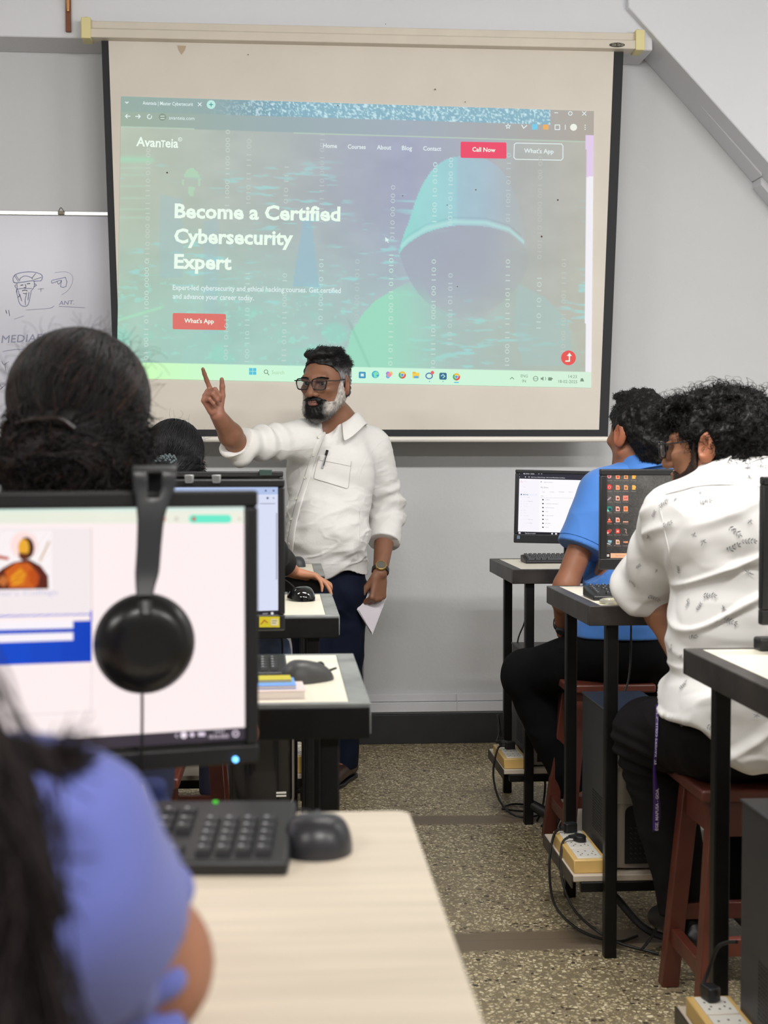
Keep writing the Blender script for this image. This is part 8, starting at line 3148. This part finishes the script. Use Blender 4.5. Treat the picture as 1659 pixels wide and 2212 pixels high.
# ---------------------------------------------------------------- STUDENTS SEEN FROM BEHIND ON THE LEFT
def bun_hair(root, hc, R, s, rad, bun_c, bun_r, base, n, seed, wob=0.3, fly=120, streak=None, off=1.0):
    rng = np.random.default_rng(seed)

    def keep(x, y, z):
        zm = np.interp(y, [-0.12, -0.08, -0.05, -0.02, 0.0, 0.03, 0.06, 0.12], [0.085, 0.07, 0.04, 0.0, -0.03, -0.05, -0.075, -0.085])
        return (z - zm).astype(np.float32)
    L = lambda *p: np.asarray(hc) + R @ (np.array(p, float) * s)
    F = Field(np.asarray(hc) - 0.26, np.asarray(hc) + 0.24, 0.004)
    F.ell(L(0, 0.018, 0.036), np.array(rad) * s * 0.99, R, 0.01)
    F.cap(L(0, 0.06, -0.03), L(0, 0.055, -0.07), 0.060 * s, 0.052 * s, 0.05)
    F.ell(L(0, 0.045, -0.045), np.array((rad[0] * 1.02, 0.075, 0.085)) * s, R, 0.03)
    F.ell(L(*bun_c), np.array(bun_r) * s * 0.96, R, 0.03)

    def cut(A, X, Y, Z):
        y = ((X - hc[0]) * R[0, 1] + (Y - hc[1]) * R[1, 1] + (Z - hc[2]) * R[2, 1]) / s
        z = ((X - hc[0]) * R[0, 2] + (Y - hc[1]) * R[1, 2] + (Z - hc[2]) * R[2, 2]) / s
        zm = np.interp(y, [-0.12, -0.08, -0.05, -0.025, 0.0, 0.03, 0.06, 0.12], [0.085, 0.07, 0.04, -0.02, -0.10, -0.15, -0.18, -0.22])
        return np.maximum(A, -(z - zm) * 0.7 * s)
    F.apply(cut)
    V, Q = F.mesh()
    parts = [(V, Q, col4(len(V), base))]
    # combed strands
    th = rng.uniform(-1.0, 1.0, n)
    u = rng.normal(0, 1, (n, 3))
    u /= np.linalg.norm(u, axis=1, keepdims=True)
    u = u[(u[:, 2] > -0.45) & ~((u[:, 1] < -0.55) & (u[:, 2] < 0.45))]
    P = np.array([0, 0.018, 0.036]) + u * np.array(rad)
    ps_ = comb(hc, R, s, rad, P, np.array(bun_c) * np.array([1, 0.9, 1]), 16, 0.012, rng, wob, off)
    cc = base * rng.uniform(0.6, 2.6, (len(P), 1))
    if streak is not None:
        k = rng.random(len(P)) < 0.10
        cc[k] = streak * rng.uniform(0.6, 1.2, (k.sum(), 1))
    parts.append(strand_mesh(ps_, 0.0011, 0.0007, cc))
    lcv = local_of(V, hc, R, s)
    p, nn = pick(V, Q, n, rng, (lcv[:, 2] < 0.03) & (lcv[:, 1] > 0.0))
    lp = local_of(p, hc, R, s)
    fl = nrm_rows((np.array(bun_c) - lp) @ R.T)
    fl = fl - nn * (fl * nn).sum(1, keepdims=True)
    st = grow(p, nn, rng, 0.030, 8, fl + rng.normal(0, 0.06 + wob * 0.45, (n, 3)), 0.04 + wob * 0.8, 90, 0.02)
    cc = base * rng.uniform(0.6, 2.4, (n, 1))
    if streak is not None:
        k = rng.random(n) < 0.12
        cc[k] = streak * rng.uniform(0.5, 1.1, (k.sum(), 1))
    parts.append(strand_mesh(st, 0.0011, 0.0006, cc))
    # coils round the bun
    m, nb = 18, n // 3
    bc, br_ = np.array(bun_c), np.array(bun_r)
    a0, el_ = rng.uniform(0, 6.28, nb), rng.uniform(-1.1, 1.1, nb)
    ax = nrm([0.1, -1, 0.35])
    e1 = nrm(np.cross(ax, [1, 0, 0]))
    e2 = np.cross(ax, e1)
    out = np.zeros((nb, m, 3))
    for j in range(m):
        a = a0 + j * 0.16
        e = el_ + 0.03 * j
        d = (np.cos(a) * np.cos(e))[:, None] * e1 + (np.sin(a) * np.cos(e))[:, None] * e2 + np.sin(e)[:, None] * ax
        d = d + 0.10 * np.stack([vnoise(d * 4 + 7, 2), vnoise(d * 4, 3), vnoise(d * 4 + 3, 4)], -1)
        out[:, j] = bc + d * br_ * 1.0
    out = np.asarray(hc) + (out * s) @ R.T
    cc = base * rng.uniform(0.6, 2.6, (nb, 1))
    if streak is not None:
        k = rng.random(nb) < 0.2
        cc[k] = streak * rng.uniform(0.5, 1.1, (k.sum(), 1))
    parts.append(strand_mesh(out, 0.0012, 0.0008, cc))
    # flyaways
    if fly:
        p, nn = pick(V, Q, fly, rng, local_of(V, hc, R, s)[:, 2] > 0.0)
        st = grow(p, nn, rng, 0.05, 10, rng.normal(0, 0.9, (fly, 3)), 0.8, 60, 0.5, 0.3)
        parts.append(strand_mesh(st, 0.00035, 0.0002, base * rng.uniform(0.8, 2.0, (fly, 1))))
    return child('hair', *merge(parts), M_hair, root), L


def student(label, J, skin, cloth, loc, sleeve, res=0.006, infl=0.02, hands=(None, None), torso=(0.135, 0.095), sr=(0.058, 0.052), hem=0.60, trouser=(40, 40, 60), arm=0.9):
    root, L = seated(label, J, skin, res, hands=hands, loc=loc, torso=torso, arm=arm, leg=0.92)
    F = top_field(J, res * 0.9, infl, sleeve, torso, sr)
    place_hem(F, lambda X, Y: hem + 0 * X)
    V, Q = F.mesh()
    N = vert_normals(V, Q)
    V = cloth_noise(V, N, (6, 6, 12), 0.006, 91)
    sh = child('blouse', V, Q, None, cloth, root)
    F = trousers(J, 0.007, (0.086, 0.068, 0.055), (0.16, 0.125, 0.10), 0.95)
    V, Q = F.mesh()
    child('trousers', V, Q, None, mat('dark_trousers', S(*trouser), rough=0.9), root)
    for i in (0, 1):
        lo, hi = bounds([J['an'][i], J['toe'][i]], 0.12)
        Fo = Field(lo, hi, 0.005)
        foot(Fo, J['an'][i], J['toe'][i], 1.1)
        V, Q = Fo.mesh()
        child('shoe', V, Q, None, M_darkp, root)
    return root, sh, L


def sit(x, y, zs, head, yaw, fy=0.42, lean=0.0, sc=1.0, hw=0.165):
    """joints of someone sitting at (x, y) on a seat of height zs, facing +Y"""
    c = V3(head[0], head[1] - 0.02, head[2] - 0.165)
    return dict(R=head_R(math.pi + yaw), s=sc, head=np.array(head), Rt=head_R(math.pi), neck=c, chest=0.62 * c + 0.38 * V3(x, y, zs + 0.09) - V3(0, 0, 0.02), pelvis=V3(x, y, zs + 0.085),
                sh=[c + V3(hw, 0.0, -0.055), c + V3(-hw, 0.0, -0.055)], el=[c + V3(hw + 0.05, 0.10, -0.30), c + V3(-hw - 0.05, 0.10, -0.30)], wr=[V3(x + 0.13, y + 0.40, 0.945), V3(x - 0.13, y + 0.40, 0.945)],
                hip=[V3(x + 0.085, y, zs + 0.08), V3(x - 0.085, y, zs + 0.08)], kn=[V3(x + 0.10, y + fy, zs + 0.03), V3(x - 0.10, y + fy, zs + 0.03)], an=[V3(x + 0.09, y + fy - 0.04, 0.13), V3(x - 0.09, y + fy - 0.04, 0.13)],
                toe=[V3(x + 0.10, y + fy + 0.09, 0.07), V3(x - 0.10, y + fy + 0.09, 0.07)])


def left_students():
    typing = dict(d=(-0.1, 1, 0.0), n=(0, 0, -1), curls=[(0.35, 0.35, 0.2)] * 4)
    # big-haired student behind the foreground monitor
    hc = at(172, 915, 2.02)
    J = sit(-0.33, 1.93, 0.55, hc, 0.10)
    root, sh, L = student('student with voluminous dark hair in a low bun, seen from behind above the foreground monitor', J, S(150, 104, 78)[:3], mat('navy_top', S(36, 42, 72), rough=0.8, vary=(6, 0.2)), (-0.33, 1.93, 0), 0.7, hands=(typing, typing))
    R, s = J['R'], J['s']
    base = np.array(S(27, 25, 26)[:3])
    bun_hair(root, hc, R, s, (0.098, 0.115, 0.097), (0.035, 0.118, -0.055), (0.080, 0.046, 0.050), base, 5600, 3, 0.35, 260, np.array(S(70, 50, 42)[:3]))
    cl_ = MB()
    cl_.tube(spline([at(30, 905, 1.95), at(10, 915, 1.93), at(4, 935, 1.92), at(10, 955, 1.92), at(30, 962, 1.93)], 20), 0.0028, 8)
    cl_.tube(spline([at(30, 918, 1.90), at(80, 905, 1.87), at(130, 906, 1.865), at(160, 925, 1.87)], 20), 0.004, 8)
    cl_.build('hair_claw', mat('claw_brown', S(44, 34, 32), rough=0.3), root, tuple(root.location))
    # student with beaded hair tie, hand on the desk
    hc = at(376, 1000, 4.20)
    J = sit(-0.33, 4.36, 0.575, hc, 0.05)
    J['el'][0] = V3(-0.045, 4.42, 1.00)
    J['wr'][0] = at(632, 1234, 4.72)
    hnd = dict(d=(0.93, 0.08, -0.22), n=(-0.25, -0.25, -1), curls=[(0.05, 0.12, 0.1), (0.25, 0.25, 0.15), (0.45, 0.35, 0.2), (0.6, 0.5, 0.3)], spread=0.5, thumb=(0.85, 0.5, 0.0), s=0.92)
    root, sh, L = student('student with a sleek bun and beaded hair tie, black sleeve and hand on the desk', J, S(196, 138, 108)[:3], mat('black_top', S(18, 18, 20), rough=0.8), (-0.33, 4.36, 0), 1.55, 0.004, hands=(hnd, typing), sr=(0.060, 0.050))
    base = np.array(S(18, 17, 19)[:3])
    bun_hair(root, hc, J['R'], J['s'], (0.088, 0.110, 0.094), (0.025, 0.120, -0.045), (0.056, 0.045, 0.038), base, 3600, 9, 0.12, 60)
    bd = MB()
    for k in range(16):
        t = k / 15
        q = at(330 + 46 * t, 1000 + 4 * math.sin(k * 1.57) - 10 * math.sin(t * 3.1), 4.02)
        bd.lathe([(0.0002, -0.0042), (0.003, -0.003), (0.0042, 0), (0.003, 0.003), (0.0002, 0.0042)], 10, rotm(0, 0.6, 0, q))
        q = at(346 + 34 * t, 990 - 3 * math.sin(k * 1.57) - 5 * math.sin(t * 3.1), 4.025)
        bd.lathe([(0.0002, -0.0036), (0.003, -0.0025), (0.0036, 0), (0.003, 0.0025), (0.0002, 0.0036)], 10, rotm(0, 0.6, 0, q))
    bd.build('beaded_hair_tie', mat('glass_bead', S(90, 100, 104), rough=0.12, coat=0.5), root, tuple(root.location))
    # girl in the periwinkle blouse
    hc = V3(-0.315, 0.70, 1.29)
    J = sit(-0.34, 0.62, 0.55, hc, 0.0, 0.36)
    J['neck'] = V3(-0.31, 0.68, 1.13)
    J['sh'] = [at(50, 1885, 0.72), V3(-0.46, 0.69, 1.06)]
    J['el'] = [at(290, 2085, 0.84), V3(-0.52, 0.80, 0.95)]
    J['wr'] = [V3(-0.24, 1.20, 0.937), V3(-0.44, 1.15, 0.937)]
    J['chest'] = V3(-0.325, 0.66, 0.94)
    M_per = mat('periwinkle_cloth', S(108, 118, 196), rough=0.8, sheen=0.2, vary=(12, 0.04))
    root, sh, L = student('girl in periwinkle blue blouse with scalloped sleeve, cut off at the lower left', J, S(176, 122, 96)[:3], M_per, (-0.36, 0.70, 0), 0.42, 0.0045, 0.025, hands=(typing, typing), sr=(0.064, 0.062), hem=0.57, arm=1.14)
    # flutter sleeve, its scalloped opening turned outwards
    a, b = J['sh'][0], J['el'][0]
    lo, hi = bounds([a, b], 0.10)
    Ff = Field(lo, hi, 0.0028)
    Ff.cap(a, b, 0.062, 0.049, 0.02)
    x0 = at(338, 2050, 0.82)[0]

    def rimcut(A, X, Y, Z):
        th = np.arctan2(Z - b[2], Y - b[1])
        rr = np.sqrt((Z - b[2]) ** 2 + (Y - b[1]) ** 2)
        return np.maximum(A, X - x0 + 0 * th + 0 * rr)
    Ff.apply(rimcut)
    for k in range(9):
        an_ = 2 * math.pi * (k + 0.3) / 9
        Ff.ell((x0 + 0.001, b[1] + 0.047 * math.cos(an_), b[2] + 0.047 * math.sin(an_)), (0.013, 0.0135, 0.0135), k=0.012)
    V, Q = Ff.mesh()
    N = vert_normals(V, Q)
    d_ = V - b
    rim_ = smooth01(V[:, 0], x0 - 0.05, x0)
    V = V + N * (rim_ * 0.004 * np.sin(9 * np.arctan2(d_[:, 2], d_[:, 1])) * smooth01(np.hypot(d_[:, 1], d_[:, 2]), 0.03, 0.045))[:, None]
    V = cloth_noise(V, N, (9, 9, 6), 0.003, 55)
    child_ = sub('flutter_sleeve', V, Q, None, M_per, sh, root)
    # loose dark hair: cap, and a thick tail over the back towards the camera
    rng = np.random.default_rng(8)
    base = np.array(S(34, 27, 27)[:3])

    def keep(x, y, z):
        zm = np.interp(y, [-0.12, -0.08, -0.05, -0.02, 0.0, 0.03, 0.06, 0.12], [0.085, 0.07, 0.04, 0.0, -0.03, -0.05, -0.12, -0.15])
        return (z - zm).astype(np.float32)
    V, Q = hair_cap(hc, J['R'], 1.0, keep, 0.016, 0.005)
    parts = [(V, Q, col4(len(V), base))]
    n = 2600
    t = rng.random(n)
    root_p = V3(-0.25, 0.63, 1.27)[None] + rng.normal(0, 1, (n, 3)) * np.array([0.030, 0.014, 0.035])
    mid1 = at(-80, 1640, 0.55)[None] + rng.normal(0, 1, (n, 3)) * np.array([0.022, 0.010, 0.012])
    mid2 = at(70, 1850, 0.54)[None] + rng.normal(0, 1, (n, 3)) * np.array([0.013, 0.009, 0.012])
    end = at(-60, 2400, 0.535)[None] + rng.normal(0, 1, (n, 3)) * np.array([0.018, 0.010, 0.04])
    tt = np.linspace(0, 1, 14)
    P = np.zeros((n, 14, 3))
    ctl = np.stack([root_p, mid1, mid2, end], 1)
    for j, q in enumerate(tt):
        w = [(1 - q) ** 3, 3 * q * (1 - q) ** 2, 3 * q * q * (1 - q), q ** 3]
        P[:, j] = sum(w[k] * ctl[:, k] for k in range(4))
    P += 0.004 * np.stack([vnoise(P * 30, 1), vnoise(P * 30, 2), vnoise(P * 30, 3)], -1)
    parts.append(strand_mesh(P, 0.0010, 0.0006, base * rng.uniform(0.6, 1.8, (n, 1))))
    # stray lock lying over the shoulder
    n = 260
    ctl = np.stack([V3(-0.24, 0.62, 1.2)[None] + rng.normal(0, 0.006, (n, 3)), at(40, 1620, 0.60)[None] + rng.normal(0, 0.004, (n, 3)), at(110, 1660, 0.61)[None] + rng.normal(0, 0.004, (n, 3)), at(168, 1632, 0.63)[None] + rng.normal(0, 0.006, (n, 3))], 1)
    P = np.zeros((n, 14, 3))
    for j, q in enumerate(tt):
        w = [(1 - q) ** 3, 3 * q * (1 - q) ** 2, 3 * q * q * (1 - q), q ** 3]
        P[:, j] = sum(w[k] * ctl[:, k] for k in range(4))
    parts.append(strand_mesh(P, 0.0009, 0.0004, base * rng.uniform(0.6, 1.8, (n, 1))))
    child('hair', *merge(parts), M_hair, root)
    rb = MB()
    Yr = 0.585
    for pts in ([(70, 1690), (85, 1800), (118, 1920), (134, 1985)], [(-20, 1945), (60, 1958), (134, 1985)], [(60, 1760), (20, 1880), (-10, 1950)]):
        rb.tube(spline([at(x, y, Yr) for x, y in pts], 16), 0.0024, 6)
    rb.build('black_ribbon', M_blackcloth, root, tuple(root.location))


blue_man()
pattern_man()
left_students()
